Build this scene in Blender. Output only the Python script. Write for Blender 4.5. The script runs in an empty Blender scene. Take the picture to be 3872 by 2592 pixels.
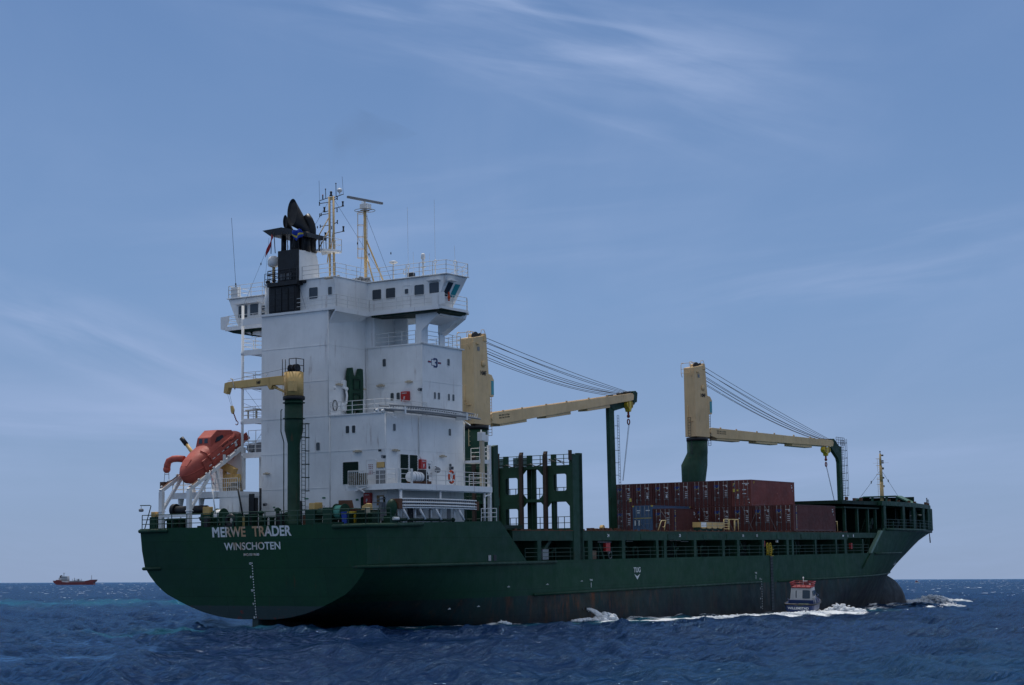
import bpy, bmesh, math, random
import numpy as np
from mathutils import Matrix, Vector
random.seed(7)
S = bpy.context.scene
C = S.collection
PI = math.pi
rad = math.radians

# ------------------------------------------------------------------ camera
CAM_H, PITCH, ROLL, FPX = 3.2155, 0.13774, -0.00379, 6500.0
cd = bpy.data.cameras.new('camera')
cd.sensor_fit = 'HORIZONTAL'; cd.sensor_width = 36.0; cd.lens = FPX / 3872 * 36.0
cd.clip_start = 0.5; cd.clip_end = 90000
cam = bpy.data.objects.new('camera', cd); C.objects.link(cam)
R0 = Vector((1, 0, 0)); U0 = Vector((0, -math.sin(PITCH), math.cos(PITCH))); F0 = Vector((0, math.cos(PITCH), math.sin(PITCH)))
r_ = R0 * math.cos(ROLL) + U0 * math.sin(ROLL); u_ = U0 * math.cos(ROLL) - R0 * math.sin(ROLL)
cam.matrix_world = Matrix(((r_.x, u_.x, -F0.x, 0), (r_.y, u_.y, -F0.y, 0), (r_.z, u_.z, -F0.z, CAM_H), (0, 0, 0, 1)))
S.camera = cam

# ------------------------------------------------------------------ sky and sun
SUN_EL, SUN_AZ = rad(68), rad(-12)          # azimuth from +Y towards +X
SKY_STRENGTH, SUN_STRENGTH, EXPOSURE = 0.092, 2.4, 0.0
w = bpy.data.worlds.new('World'); S.world = w; w.use_nodes = True
nt = w.node_tree; nt.nodes.clear()
def N(t, kind, **k):
    n = t.nodes.new(kind)
    for a, b in k.items():
        if a.startswith('i_'):
            n.inputs[int(a[2:]) if a[2:].isdigit() else a[2:].replace('_', ' ')].default_value = b
        else: setattr(n, a, b)
    return n
sky = N(nt, 'ShaderNodeTexSky', sky_type='NISHITA', sun_disc=False, sun_elevation=SUN_EL, sun_rotation=SUN_AZ,
        air_density=1.0, dust_density=0.25, ozone_density=3.0, altitude=0)
tc = N(nt, 'ShaderNodeTexCoord')
sep = N(nt, 'ShaderNodeSeparateXYZ'); nt.links.new(tc.outputs['Generated'], sep.inputs[0])
zz = N(nt, 'ShaderNodeMath', operation='ADD'); nt.links.new(sep.outputs[2], zz.inputs[0]); zz.inputs[1].default_value = 0.06
dx = N(nt, 'ShaderNodeMath', operation='DIVIDE'); nt.links.new(sep.outputs[0], dx.inputs[0]); nt.links.new(zz.outputs[0], dx.inputs[1])
dy = N(nt, 'ShaderNodeMath', operation='DIVIDE'); nt.links.new(sep.outputs[1], dy.inputs[0]); nt.links.new(zz.outputs[0], dy.inputs[1])
cmb = N(nt, 'ShaderNodeCombineXYZ'); nt.links.new(dx.outputs[0], cmb.inputs[0]); nt.links.new(dy.outputs[0], cmb.inputs[1])
def cloud(scale, rot, sx, sy, lo, hi, det=7, dist=1.2, off=(0, 0, 0)):
    mp = N(nt, 'ShaderNodeMapping'); mp.inputs['Scale'].default_value = (sx, sy, 1); mp.inputs['Rotation'].default_value = (0, 0, rot); mp.inputs['Location'].default_value = off
    nt.links.new(cmb.outputs[0], mp.inputs[0])
    no = N(nt, 'ShaderNodeTexNoise'); no.inputs['Scale'].default_value = scale; no.inputs['Detail'].default_value = det
    no.inputs['Roughness'].default_value = 0.58; no.inputs['Distortion'].default_value = dist
    nt.links.new(mp.outputs[0], no.inputs['Vector'])
    mr = N(nt, 'ShaderNodeMapRange', interpolation_type='SMOOTHSTEP'); nt.links.new(no.outputs[0], mr.inputs[0])
    mr.inputs[1].default_value = lo; mr.inputs[2].default_value = hi
    return mr.outputs[0]
def mul(a, b):
    m = N(nt, 'ShaderNodeMath', operation='MULTIPLY'); nt.links.new(a, m.inputs[0])
    if isinstance(b, float): m.inputs[1].default_value = b
    else: nt.links.new(b, m.inputs[1])
    return m.outputs[0]
def add(a, b):
    m = N(nt, 'ShaderNodeMath', operation='ADD'); nt.links.new(a, m.inputs[0]); nt.links.new(b, m.inputs[1]); m.use_clamp = True
    return m.outputs[0]
c1 = cloud(0.55, rad(24), 1.0, 0.42, 0.42, 0.80, off=(1.3, 0.2, 0))
c2 = cloud(1.5, rad(18), 1.0, 0.28, 0.36, 0.85, off=(4.3, 2.2, 0))
mask = cloud(0.16, rad(10), 1.0, 0.7, 0.36, 0.66, det=2, dist=0.4, off=(0.4, 1.7, 0))
cl = add(mul(mul(c1, mask), 0.45), mul(c2, 0.14))
# cirrus: fine streaks gathered in a few patches of the sky
cx_ = N(nt, 'ShaderNodeCombineXYZ'); nt.links.new(sep.outputs[0], cx_.inputs[0]); nt.links.new(sep.outputs[2], cx_.inputs[1])
def patch(px, pz, rx, rz, rot, strength, sx, sz, off):
    mp = N(nt, 'ShaderNodeMapping', vector_type='TEXTURE'); mp.inputs['Location'].default_value = (px, pz, 0); mp.inputs['Rotation'].default_value = (0, 0, rot); mp.inputs['Scale'].default_value = (rx, rz, 1)
    nt.links.new(cx_.outputs[0], mp.inputs[0])
    ln = N(nt, 'ShaderNodeVectorMath', operation='LENGTH'); nt.links.new(mp.outputs[0], ln.inputs[0])
    fo = N(nt, 'ShaderNodeMapRange', interpolation_type='SMOOTHSTEP'); nt.links.new(ln.outputs['Value'], fo.inputs[0]); fo.inputs[1].default_value = 0; fo.inputs[2].default_value = 1; fo.inputs[3].default_value = 1; fo.inputs[4].default_value = 0
    m2 = N(nt, 'ShaderNodeMapping'); m2.inputs['Scale'].default_value = (sx, sz, 1); m2.inputs['Location'].default_value = off; nt.links.new(mp.outputs[0], m2.inputs[0])
    no = N(nt, 'ShaderNodeTexNoise'); no.inputs['Scale'].default_value = 1; no.inputs['Detail'].default_value = 7; no.inputs['Roughness'].default_value = .52; no.inputs['Distortion'].default_value = .5; nt.links.new(m2.outputs[0], no.inputs['Vector'])
    mr = N(nt, 'ShaderNodeMapRange', interpolation_type='SMOOTHSTEP'); nt.links.new(no.outputs[0], mr.inputs[0]); mr.inputs[1].default_value = .36; mr.inputs[2].default_value = .78
    return mul(mul(fo.outputs[0], mr.outputs[0]), strength)
for a_ in ((.055, .292, .19, .055, rad(-17), .72, 1.2, 2.4, (1, 2, 0)), (.00, .315, .26, .05, rad(-8), .6, 2.0, 3.0, (5, 2, 0)), (-.235, .135, .15, .035, rad(-20), .80, 1.3, 1.8, (3, 7, 0)), (-.24, .085, .26, .05, rad(2), 1.0, 1.0, 1.3, (9, 1, 0)),
           (.20, .175, .20, .05, rad(8), .42, 1.6, 3.0, (2, 9, 0)), (.14, .06, .38, .05, rad(1), .55, 1.3, 2.0, (8, 8, 0)), (-.05, .20, .3, .06, rad(5), .30, 2.0, 3.0, (4, 4, 0))): cl = add(cl, patch(*a_))
mix = N(nt, 'ShaderNodeMix', data_type='RGBA')
nt.links.new(cl, mix.inputs[0])
mix.inputs[7].default_value = (3.7, 4.9, 7.6, 1)
hs = N(nt, 'ShaderNodeHueSaturation'); hs.inputs['Saturation'].default_value = 1.0; hs.inputs['Value'].default_value = 1.0
# pale blue marine haze low down; unseen overhead sky made brighter to light walls
hz = N(nt, 'ShaderNodeMapRange', interpolation_type='SMOOTHSTEP'); nt.links.new(sep.outputs[2], hz.inputs[0]); hz.inputs[1].default_value = -.02; hz.inputs[2].default_value = .8; hz.inputs[3].default_value = .92; hz.inputs[4].default_value = .6
rp = N(nt, 'ShaderNodeValToRGB'); nt.links.new(sep.outputs[2], rp.inputs[0]); e_ = rp.color_ramp.elements
k_ = 1 / SKY_STRENGTH
while len(e_) < 5: e_.new(.5)
for el_, (ps, cc) in zip(e_, ((0, (.240, .340, .545)), (.06, (.235, .345, .565)), (.16, (.180, .305, .550)), (.34, (.118, .225, .465)), (.62, (.72, .735, .76)))): el_.position = ps; el_.color = (*cc, 1)
sc1 = N(nt, 'ShaderNodeVectorMath', operation='SCALE'); nt.links.new(rp.outputs[0], sc1.inputs[0]); sc1.inputs['Scale'].default_value = k_
mh = N(nt, 'ShaderNodeMix', data_type='RGBA'); nt.links.new(hz.outputs[0], mh.inputs[0]); nt.links.new(sky.outputs[0], mh.inputs[6]); nt.links.new(sc1.outputs[0], mh.inputs[7])
nt.links.new(mh.outputs[2], mix.inputs[6])
nt.links.new(mix.outputs[2], hs.inputs['Color'])
bg = N(nt, 'ShaderNodeBackground'); bg.inputs[1].default_value = SKY_STRENGTH
nt.links.new(hs.outputs[0], bg.inputs[0])
wo = N(nt, 'ShaderNodeOutputWorld'); nt.links.new(bg.outputs[0], wo.inputs[0])
sd = bpy.data.lights.new('sun', 'SUN'); sd.energy = SUN_STRENGTH; sd.angle = rad(0.53); sd.color = (1.0, 0.955, 0.89)
sun = bpy.data.objects.new('sun', sd); C.objects.link(sun)
sv = Vector((math.sin(SUN_AZ) * math.cos(SUN_EL), math.cos(SUN_AZ) * math.cos(SUN_EL), math.sin(SUN_EL)))
sun.rotation_euler = sv.to_track_quat('Z', 'Y').to_euler(); sun.location = (0, 0, 200)
S.view_settings.view_transform = 'Standard'; S.view_settings.look = 'None'
S.view_settings.exposure = EXPOSURE; S.view_settings.gamma = 1.0

# ------------------------------------------------------------------ frames
# ship frame: x forward from the transom, y to port, z up (trimmed by the stern); world: camera looks along +Y
TH, TA, X0, D0 = 0.5634, 0.01958, -19.69, 129.03
s_, c_, st_, ct_ = math.sin(TH), math.cos(TH), math.sin(TA), math.cos(TA)
SHIP = Matrix(((s_ * ct_, -c_, -s_ * st_, X0), (c_ * ct_, s_, -c_ * st_, D0), (st_, 0, ct_, 0), (0, 0, 0, 1)))
def on_ship(x, y, z, rz=0.0): return SHIP @ Matrix.Translation((x, y, z)) @ Matrix.Rotation(rz, 4, 'Z')
def sc(p): return (.98 * p[0] - 1.97, .98 * p[1] - 1.71, .98 * p[2] + .103)
def level(p):                                        # ship point -> sea level world xy
    q = SHIP @ Vector(p); return q.x, q.y

# ------------------------------------------------------------------ mesh builder
class MB:
    def __init__(s, tf=None): s.v = []; s.f = []; s.tf = tf; s.smooth = set()
    def add(s, vs, fs, smooth=False):
        b = len(s.v); s.v += [tuple(p) for p in vs]
        for f in fs:
            if smooth: s.smooth.add(len(s.f))
            s.f.append([b + i for i in f])
        return s
    def box(s, x0, x1, y0, y1, z0, z1):
        x0, x1 = sorted((x0, x1)); y0, y1 = sorted((y0, y1)); z0, z1 = sorted((z0, z1))
        return s.add([(x0, y0, z0), (x1, y0, z0), (x1, y1, z0), (x0, y1, z0), (x0, y0, z1), (x1, y0, z1), (x1, y1, z1), (x0, y1, z1)],
              [(0, 3, 2, 1), (4, 5, 6, 7), (0, 1, 5, 4), (1, 2, 6, 5), (2, 3, 7, 6), (3, 0, 4, 7)])
    def beam(s, p, q, w, h=None):
        h = h or w; p, q = Vector(p), Vector(q); d = (q - p).normalized()
        up = Vector((0, 0, 1)) if abs(d.z) < .95 else Vector((1, 0, 0))
        a = d.cross(up).normalized() * w / 2; b = a.cross(d).normalized() * h / 2
        return s.add([p - a - b, p + a - b, p + a + b, p - a + b, q - a - b, q + a - b, q + a + b, q - a + b],
              [(0, 1, 2, 3), (7, 6, 5, 4), (0, 4, 5, 1), (1, 5, 6, 2), (2, 6, 7, 3), (3, 7, 4, 0)])
    def tube(s, p, q, r, n=8, r2=None, cap=True):
        p, q = Vector(p), Vector(q); d = (q - p)
        if d.length < 1e-6: return s
        d.normalize(); up = Vector((0, 0, 1)) if abs(d.z) < .95 else Vector((1, 0, 0))
        a = d.cross(up).normalized(); b = a.cross(d).normalized(); r2 = r if r2 is None else r2
        vs = []
        for c, rr in ((p, r), (q, r2)):
            for i in range(n):
                t = 2 * PI * i / n; vs.append(c + (a * math.cos(t) + b * math.sin(t)) * rr)
        fs = [(i, n + i, n + (i + 1) % n, (i + 1) % n) for i in range(n)]
        s.add(vs, fs, n > 5)
        if cap: k = len(s.v) - 2 * n; s.f.append([k + i for i in range(n)]); s.f.append([k + 2 * n - 1 - i for i in range(n)])
        return s
    def path(s, pts, r, n=6, closed=False):
        P = [Vector(p) for p in pts]; m = len(P)
        vs = []; a0 = None
        for i, p in enumerate(P):
            if closed: d = P[(i + 1) % m] - P[i - 1]
            else: d = P[min(i + 1, m - 1)] - P[max(i - 1, 0)]
            d.normalize()
            up = a0 if a0 is not None else (Vector((0, 0, 1)) if abs(d.z) < .9 else Vector((1, 0, 0)))
            if a0 is None: a = d.cross(up).normalized()
            else: a = (a0 - d * a0.dot(d)).normalized()
            a0 = a; b = a.cross(d).normalized()
            for k in range(n):
                t = 2 * PI * k / n; vs.append(p + (a * math.cos(t) + b * math.sin(t)) * r)
        fs = []
        for i in range(m if closed else m - 1):
            j = (i + 1) % m
            fs += [(i * n + k, j * n + k, j * n + (k + 1) % n, i * n + (k + 1) % n) for k in range(n)]
        s.add(vs, fs, True)
        if not closed: k = len(s.v) - m * n; s.f.append([k + i for i in range(n)]); s.f.append([k + m * n - 1 - i for i in range(n)])
        return s
    def loft(s, rings, cap=True, smooth=True, closed=True):
        n = len(rings[0]); b = len(s.v); vs = [p for r in rings for p in r]; fs = []
        for i in range(len(rings) - 1):
            for k in range(n if closed else n - 1):
                fs.append((i * n + k, (i + 1) * n + k, (i + 1) * n + (k + 1) % n, i * n + (k + 1) % n))
        s.add(vs, fs, smooth)
        if cap and closed:
            s.f.append([b + i for i in range(n)]); s.f.append([b + len(vs) - 1 - i for i in range(n)])
        return s
    def lathe(s, c, prof, n=20, axis='z', ang=2 * PI):
        rings = []
        for r, h in prof:
            ring = []
            for i in range(n):
                t = 2 * PI * i / n; u, v = r * math.cos(t), r * math.sin(t)
                ring.append({'z': (c[0] + u, c[1] + v, c[2] + h), 'x': (c[0] + h, c[1] + u, c[2] + v), 'y': (c[0] + u, c[1] + h, c[2] + v)}[axis])
            rings.append(ring)
        return s.loft(rings)
    def prism(s, poly, axis, a, b):                    # poly in the two other coordinates, in xyz order
        def P(u, v, t): return {'x': (t, u, v), 'y': (u, t, v), 'z': (u, v, t)}[axis]
        n = len(poly); vs = [P(u, v, a) for u, v in poly] + [P(u, v, b) for u, v in poly]
        fs = [list(range(n)), list(range(2 * n - 1, n - 1, -1))] + [(i, n + i, n + (i + 1) % n, (i + 1) % n) for i in range(n)]
        return s.add(vs, fs)
    def quad(s, a, b, c, d): return s.add([a, b, c, d], [(0, 1, 2, 3)])
    def ball(s, c, rx, ry=None, rz=None, n=14, m=9, lo=-PI / 2, hi=PI / 2):
        ry = ry or rx; rz = rz or rx; rings = []
        for j in range(m + 1):
            t = lo + (hi - lo) * j / m; k = max(math.cos(t), .001)
            rings.append([(c[0] + rx * k * math.cos(2 * PI * i / n), c[1] + ry * k * math.sin(2 * PI * i / n), c[2] + rz * math.sin(t)) for i in range(n)])
        return s.loft(rings)
    def mesh(s, name, mat):
        me = bpy.data.meshes.new(name)
        v = [s.tf(p) for p in s.v] if s.tf else s.v
        me.from_pydata(v, [], s.f); 
        if s.smooth:
            fl = np.zeros(len(s.f), bool); fl[list(s.smooth)] = True; me.polygons.foreach_set('use_smooth', fl)
        bm = bmesh.new(); bm.from_mesh(me); bmesh.ops.recalc_face_normals(bm, faces=bm.faces); bm.to_mesh(me); bm.free()
        me.materials.append(mat); me.update(); return me
    def pieces(s):
        par = list(range(len(s.v)))
        def root(a):
            while par[a] != a: par[a] = par[par[a]]; a = par[a]
            return a
        for f in s.f:
            r = root(f[0])
            for k in f[1:]: par[root(k)] = r
        comp = {}
        for i in range(len(s.v)): comp.setdefault(root(i), []).append(i)
        bb = []
        for ids in comp.values():
            P = [s.v[i] for i in ids]; bb.append([[min(p[k] for p in P) - .04 for k in range(3)], [max(p[k] for p in P) + .04 for k in range(3)], ids])
        again = True
        while again:
            again = False
            for i in range(len(bb)):
                for j in range(i + 1, len(bb)):
                    if all(bb[i][0][k] <= bb[j][1][k] and bb[j][0][k] <= bb[i][1][k] for k in range(3)):
                        bb[i] = [[min(a, b) for a, b in zip(bb[i][0], bb[j][0])], [max(a, b) for a, b in zip(bb[i][1], bb[j][1])], bb[i][2] + bb[j][2]]; bb.pop(j); again = True; break
                if again: break
        out = []
        for _, _, ids in bb:
            st = set(ids); mp = {v: i for i, v in enumerate(sorted(st))}; q = MB(s.tf); q.v = [s.v[i] for i in sorted(st)]
            for fi, f in enumerate(s.f):
                if f[0] in st:
                    if fi in s.smooth: q.smooth.add(len(q.f))
                    q.f.append([mp[i] for i in f])
            out.append(q)
        return out
    def build(s, name, mat, parent=None, bevel=0):
        if name in ('mast_lamp', 'screen_panel', 'twistlock_socket', 'rescue_davit', 'tower_ladder', 'bay_sign', 'light_fitting', 'guide_cone', 'gallery_post', 'window_visor', 'jib_bracket', 'tip_sheave', 'safety_sign', 'block_strap'):
            ps = s.pieces()
            if len(ps) > 1: return [q.build_one(name, mat, parent, bevel) for q in ps][0]
        return s.build_one(name, mat, parent, bevel)
    def build_one(s, name, mat, parent=None, bevel=0):
        o = bpy.data.objects.new(name, s.mesh(name, mat)); C.objects.link(o)
        if parent is not None: o.parent = parent
        if bevel:
            b = o.modifiers.new('bevel', 'BEVEL'); b.width = bevel; b.segments = 2; b.limit_method = 'ANGLE'; b.angle_limit = rad(40)
        if s.smooth:
            pass
        return o

def tag(o, label=None, cat=None, group=None, kind=None):
    for k, v in (('label', label), ('category', cat), ('group', group), ('kind', kind)):
        if v: o[k] = v
    return o
def thing(name, label, cat, mw, group=None, kind=None):
    o = bpy.data.objects.new(name, None); C.objects.link(o); o.matrix_world = mw; o.empty_display_size = .3
    return tag(o, label, cat, group, kind)
def copy_tree(o, parent=None):
    c = o.copy(); C.objects.link(c)
    if parent is not None: c.parent = parent
    for ch in list(o.children): copy_tree(ch, c)
    return c

# ------------------------------------------------------------------ materials
MATS = {}
def paint(name, col, rough=.5, rust=0.0, dirt=.25, streak=.3, metal=0.0, bump=.15, scale=1.0, rustcol=(.16, .055, .02), spec=.4):
    if name in MATS: return MATS[name]
    m = bpy.data.materials.new(name); m.use_nodes = True; t = m.node_tree; t.nodes.clear()
    out = N(t, 'ShaderNodeOutputMaterial'); p = N(t, 'ShaderNodeBsdfPrincipled'); t.links.new(p.outputs[0], out.inputs[0])
    co = N(t, 'ShaderNodeTexCoord')
    def noise(sx, sy, sz, sc_, det, ro=.6):
        mp = N(t, 'ShaderNodeMapping'); mp.inputs['Scale'].default_value = (sx, sy, sz); t.links.new(co.outputs['Object'], mp.inputs[0])
        n = N(t, 'ShaderNodeTexNoise'); n.inputs['Scale'].default_value = sc_ * scale; n.inputs['Detail'].default_value = det; n.inputs['Roughness'].default_value = ro
        t.links.new(mp.outputs[0], n.inputs['Vector']); return n.outputs[0]
    def rng(a, lo, hi, o0=0., o1=1.):
        r = N(t, 'ShaderNodeMapRange'); t.links.new(a, r.inputs[0]); r.inputs[1].default_value = lo; r.inputs[2].default_value = hi
        r.inputs[3].default_value = o0; r.inputs[4].default_value = o1; return r.outputs[0]
    def mixc(f, a, b):
        x = N(t, 'ShaderNodeMix', data_type='RGBA')
        if isinstance(f, float): x.inputs[0].default_value = f
        else: t.links.new(f, x.inputs[0])
        for i, v in ((6, a), (7, b)):
            if isinstance(v, tuple): x.inputs[i].default_value = (*v[:3], 1)
            else: t.links.new(v, x.inputs[i])
        return x.outputs[2]
    patch = noise(1, 1, 1, .35, 5)
    dk = tuple(c * .62 for c in col); lt = tuple(min(1, c * 1.12 + .004) for c in col)
    base = mixc(rng(patch, .38, .68), mixc(1.0, col, lt), mixc(1.0, col, tuple(c * (1 - dirt) for c in col)))
    stk = noise(3.2, 3.2, .22, 1.0, 5, .65)
    base = mixc(rng(stk, .52, .82, 0, streak), base, tuple(c * .55 + .012 for c in dk))
    if rust > 0:
        rn = noise(2.4, 2.4, .32, 1.0, 6, .7); r2 = noise(1, 1, 1, .5, 3)
        mm = N(t, 'ShaderNodeMath', operation='MULTIPLY'); t.links.new(rng(rn, .60 - .1 * rust, .74 - .05 * rust), mm.inputs[0]); t.links.new(rng(r2, .42, .62), mm.inputs[1])
        m3 = N(t, 'ShaderNodeMath', operation='MULTIPLY'); t.links.new(mm.outputs[0], m3.inputs[0]); m3.inputs[1].default_value = min(1, rust + .25)
        base = mixc(m3.outputs[0], base, rustcol)
    t.links.new(base, p.inputs['Base Color'])
    p.inputs['Metallic'].default_value = metal
    p.inputs['Specular IOR Level'].default_value = spec
    t.links.new(rng(noise(1, 1, 1, 2.0, 3), .3, .7, max(.05, rough - .12), min(1, rough + .15)), p.inputs['Roughness'])
    if bump:
        b = N(t, 'ShaderNodeBump'); b.inputs['Strength'].default_value = bump; b.inputs['Distance'].default_value = .05
        t.links.new(noise(1, 1, .6, .9, 3), b.inputs['Height']); t.links.new(b.outputs[0], p.inputs['Normal'])
    MATS[name] = m; return m
GREEN = paint('green_steel', (.0115, .053, .029), .55, .25, .3, .35, spec=.25)
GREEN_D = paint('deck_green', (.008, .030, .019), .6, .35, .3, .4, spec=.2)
WHITE = paint('white_steel', (.79, .79, .775), .42, .36, .05, .12, bump=.25)
WHITE2 = paint('white_trim', (.76, .76, .74), .42, .28, .08, .2)
CREAM = paint('crane_cream', (.68, .475, .24), .45, .28, .10, .25)
YELL = paint('crane_yellow', (.62, .40, .14), .45, .45, .12, .3)
MASTY = paint('mast_yellow', (.56, .40, .19), .5, .2, .12, .2)
BLACK = paint('funnel_black', (.008, .009, .011), .5, 0, .2, .2)
DARK = paint('dark_steel', (.02, .022, .026), .45, .1, .2, .2)
GREY = paint('grey_steel', (.22, .23, .24), .5, .15, .2, .2)
ORANGE = paint('lifeboat_orange', (.48, .095, .065), .6, 0, .2, .25, scale=2)
RED = paint('red_box', (.42, .025, .02), .35, 0, .15, .1)
MAROON = paint('container_maroon', (.105, .024, .018), .5, .22, .25, .35)
MAROON_T = paint('container_red_brown', (.20, .050, .038), .5, .22, .25, .3)
CBLUE = paint('container_blue', (.065, .12, .21), .5, .2, .25, .3)
RUSTY = paint('rusty_steel', (.12, .05, .025), .75, .7, .3, .4)
YBRIGHT = paint('bright_yellow', (.62, .44, .03), .4, .1, .1, .1)
BINBLUE = paint('bin_blue', (.02, .06, .35), .4, 0, .1, .1)
TARP = paint('tarp_black', (.02, .022, .025), .7, 0, .3, .3, bump=.6)
ROPE = paint('mooring_rope', (.22, .19, .14), .9, 0, .4, .2, bump=.6, scale=6)
TEAL = paint('rope_teal', (.10, .35, .27), .8, 0, .2, .2, scale=4)
WIRE = paint('wire_rope', (.03, .032, .036), .4, 0, .1, 0, bump=0)
LETTER = paint('letter_white', (.72, .74, .74), .5, .05, .1, .1, bump=0)
INK = paint('letter_black', (.012, .012, .012), .5, 0, .1, 0, bump=0)
INKR = paint('letter_red', (.45, .03, .03), .5, 0, .1, 0, bump=0)
INKB = paint('emblem_blue', (.01, .03, .12), .5, 0, .1, 0, bump=0)
YCOL = paint('letter_yellow', (.62, .48, .08), .5, 0, .1, 0, bump=0)
RAILW = paint('rail_white', (.66, .66, .64), .45, .35, .1, .1, bump=0)
RAILG = paint('rail_green', (.016, .06, .04), .45, .3, .1, .1, bump=0)
BRASS = paint('lamp_cream', (.5, .42, .3), .5, .3, .2, .2)
def glass(name, col, rough=.08):
    m = bpy.data.materials.new(name); m.use_nodes = True; p = m.node_tree.nodes['Principled BSDF']
    p.inputs['Base Color'].default_value = (*col, 1); p.inputs['Roughness'].default_value = rough; p.inputs['Specular IOR Level'].default_value = .6
    t = m.node_tree; co = N(t, 'ShaderNodeTexCoord'); n = N(t, 'ShaderNodeTexNoise'); n.inputs['Scale'].default_value = 1.5; t.links.new(co.outputs['Object'], n.inputs['Vector'])
    mr = N(t, 'ShaderNodeMapRange'); t.links.new(n.outputs[0], mr.inputs[0]); mr.inputs[3].default_value = rough * .6; mr.inputs[4].default_value = rough * 1.8; t.links.new(mr.outputs[0], p.inputs['Roughness'])
    return m
GLASS = glass('window_glass', (.030, .042, .055)); GLASS_D = glass('porthole_glass', (.05, .062, .070), .2); GLASS_T = glass('cab_glass', (.03, .30, .34), .15)

# hull paint: green topsides, worn dark underwater paint below a fixed height on the hull, rust along the lower fender
def hull_mat():
    m = bpy.data.materials.new('hull_paint'); m.use_nodes = True; t = m.node_tree; t.nodes.clear()
    out = N(t, 'ShaderNodeOutputMaterial'); p = N(t, 'ShaderNodeBsdfPrincipled'); t.links.new(p.outputs[0], out.inputs[0])
    co = N(t, 'ShaderNodeTexCoord'); sp = N(t, 'ShaderNodeSeparateXYZ'); t.links.new(co.outputs['Object'], sp.inputs[0])
    def noise(s, sc_, det=5, ro=.6, off=(0, 0, 0)):
        mp = N(t, 'ShaderNodeMapping'); mp.inputs['Scale'].default_value = s; mp.inputs['Location'].default_value = off; t.links.new(co.outputs['Object'], mp.inputs[0])
        n = N(t, 'ShaderNodeTexNoise'); n.inputs['Scale'].default_value = sc_; n.inputs['Detail'].default_value = det; n.inputs['Roughness'].default_value = ro
        t.links.new(mp.outputs[0], n.inputs['Vector']); return n.outputs[0]
    def rng(a, lo, hi, o0=0., o1=1.):
        r = N(t, 'ShaderNodeMapRange'); t.links.new(a, r.inputs[0]); r.inputs[1].default_value = lo; r.inputs[2].default_value = hi
        r.inputs[3].default_value = o0; r.inputs[4].default_value = o1; return r.outputs[0]
    def mixc(f, a, b):
        x = N(t, 'ShaderNodeMix', data_type='RGBA')
        if isinstance(f, float): x.inputs[0].default_value = f
        else: t.links.new(f, x.inputs[0])
        for i, v in ((6, a), (7, b)):
            if isinstance(v, tuple): x.inputs[i].default_value = (*v[:3], 1)
            else: t.links.new(v, x.inputs[i])
        return x.outputs[2]
    def mu(a, b):
        q = N(t, 'ShaderNodeMath', operation='MULTIPLY')
        for i, v in ((0, a), (1, b)):
            if isinstance(v, float): q.inputs[i].default_value = v
            else: t.links.new(v, q.inputs[i])
        return q.outputs[0]
    z = sp.outputs[2]; x = sp.outputs[0]
    g = mixc(rng(noise((1, 1, 1), .16, 6), .35, .68), (.0092, .064, .0245), (.0085, .046, .026))
    g = mixc(rng(noise((.12, .12, 2.2), .9, 4), .40, .75, 0, .35), g, (.012, .055, .038))       # horizontal scuffed bands
    g = mixc(rng(noise((1, 1, .16), 1.6, 6, .7), .56, .78, 0, .45), g, (.010, .030, .022))       # vertical runs
    rs = mu(rng(noise((1.3, 1.3, .14), 1.3, 6, .75), .63, .74), rng(noise((1, 1, 1), .25, 2), .40, .58))
    g = mixc(mu(rs, .85), g, (.085, .032, .014))
    # belt under the lower fender: weathered blue-green, brown and rust
    bt = mixc(rng(noise((.5, .5, .35), .7, 6, .7), .40, .70), (.010, .030, .034), (.022, .019, .014))
    bt = mixc(rng(noise((.5, .5, .5), .35, 4, .6, (7, 3, 1)), .42, .60), bt, (.007, .011, .017))
    bt = mixc(mu(rng(z, -.3, 1.5), rng(noise((.8, .8, .5), .6, 5, .7), .30, .62)), bt, (.011, .046, .040))
    rb = rng(noise((1.2, 1.2, .25), 1.1, 6, .75), .52, .66); near = rng(z, -1.6, 1.75, .15, 1.0)
    rx = mu(rng(x, 18, 30), rng(x, 46, 34)) 
    ad = N(t, 'ShaderNodeMath', operation='ADD'); t.links.new(mu(rx, .7), ad.inputs[0]); ad.inputs[1].default_value = .35
    bt = mixc(mu(mu(rng(noise((.5, .5, .6), .5, 5, .7, (2, 9, 4)), .44, .60), rx), .9), bt, (.048, .034, .016))
    bt = mixc(mu(mu(rb, near), ad.outputs[0]), bt, (.17, .052, .016))
    # stern boot band: grey teal with red primer showing
    band = mixc(rng(noise((1, 1, 1.6), 1.0, 6, .7), .60, .66, 0, .8), (.030, .055, .058), (.20, .028, .020))
    af = mixc(rng(x, 1.15, 1.35), band, bt)
    edge = N(t, 'ShaderNodeMath', operation='ADD'); t.links.new(z, edge.inputs[0]); t.links.new(rng(noise((.3, .3, 1), 2, 3), 0, 1, -.04, .04), edge.inputs[1])
    lim = rng(x, 1.2, 1.4, 1.42, 1.60)
    gt = N(t, 'ShaderNodeMath', operation='SUBTRACT'); t.links.new(edge.outputs[0], gt.inputs[0]); t.links.new(lim, gt.inputs[1])
    col = mixc(rng(gt.outputs[0], -.02, .02), af, g)
    low = mixc(rng(noise((.6, .6, .4), .8, 5), .35, .7), (.014, .010, .009), (.020, .016, .012))
    col = mixc(rng(gt.outputs[0], -3.2, -2.2), low, col)
    t.links.new(col, p.inputs['Base Color'])
    t.links.new(rng(noise((1, 1, 1), .8, 4), .3, .7, .48, .72), p.inputs['Roughness']); p.inputs['Specular IOR Level'].default_value = .25
    # plate seams: staggered welded plates, faintly visible
    sx_ = N(t, 'ShaderNodeMath', operation='ADD'); t.links.new(sp.outputs[0], sx_.inputs[0]); t.links.new(sp.outputs[1], sx_.inputs[1])
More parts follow.
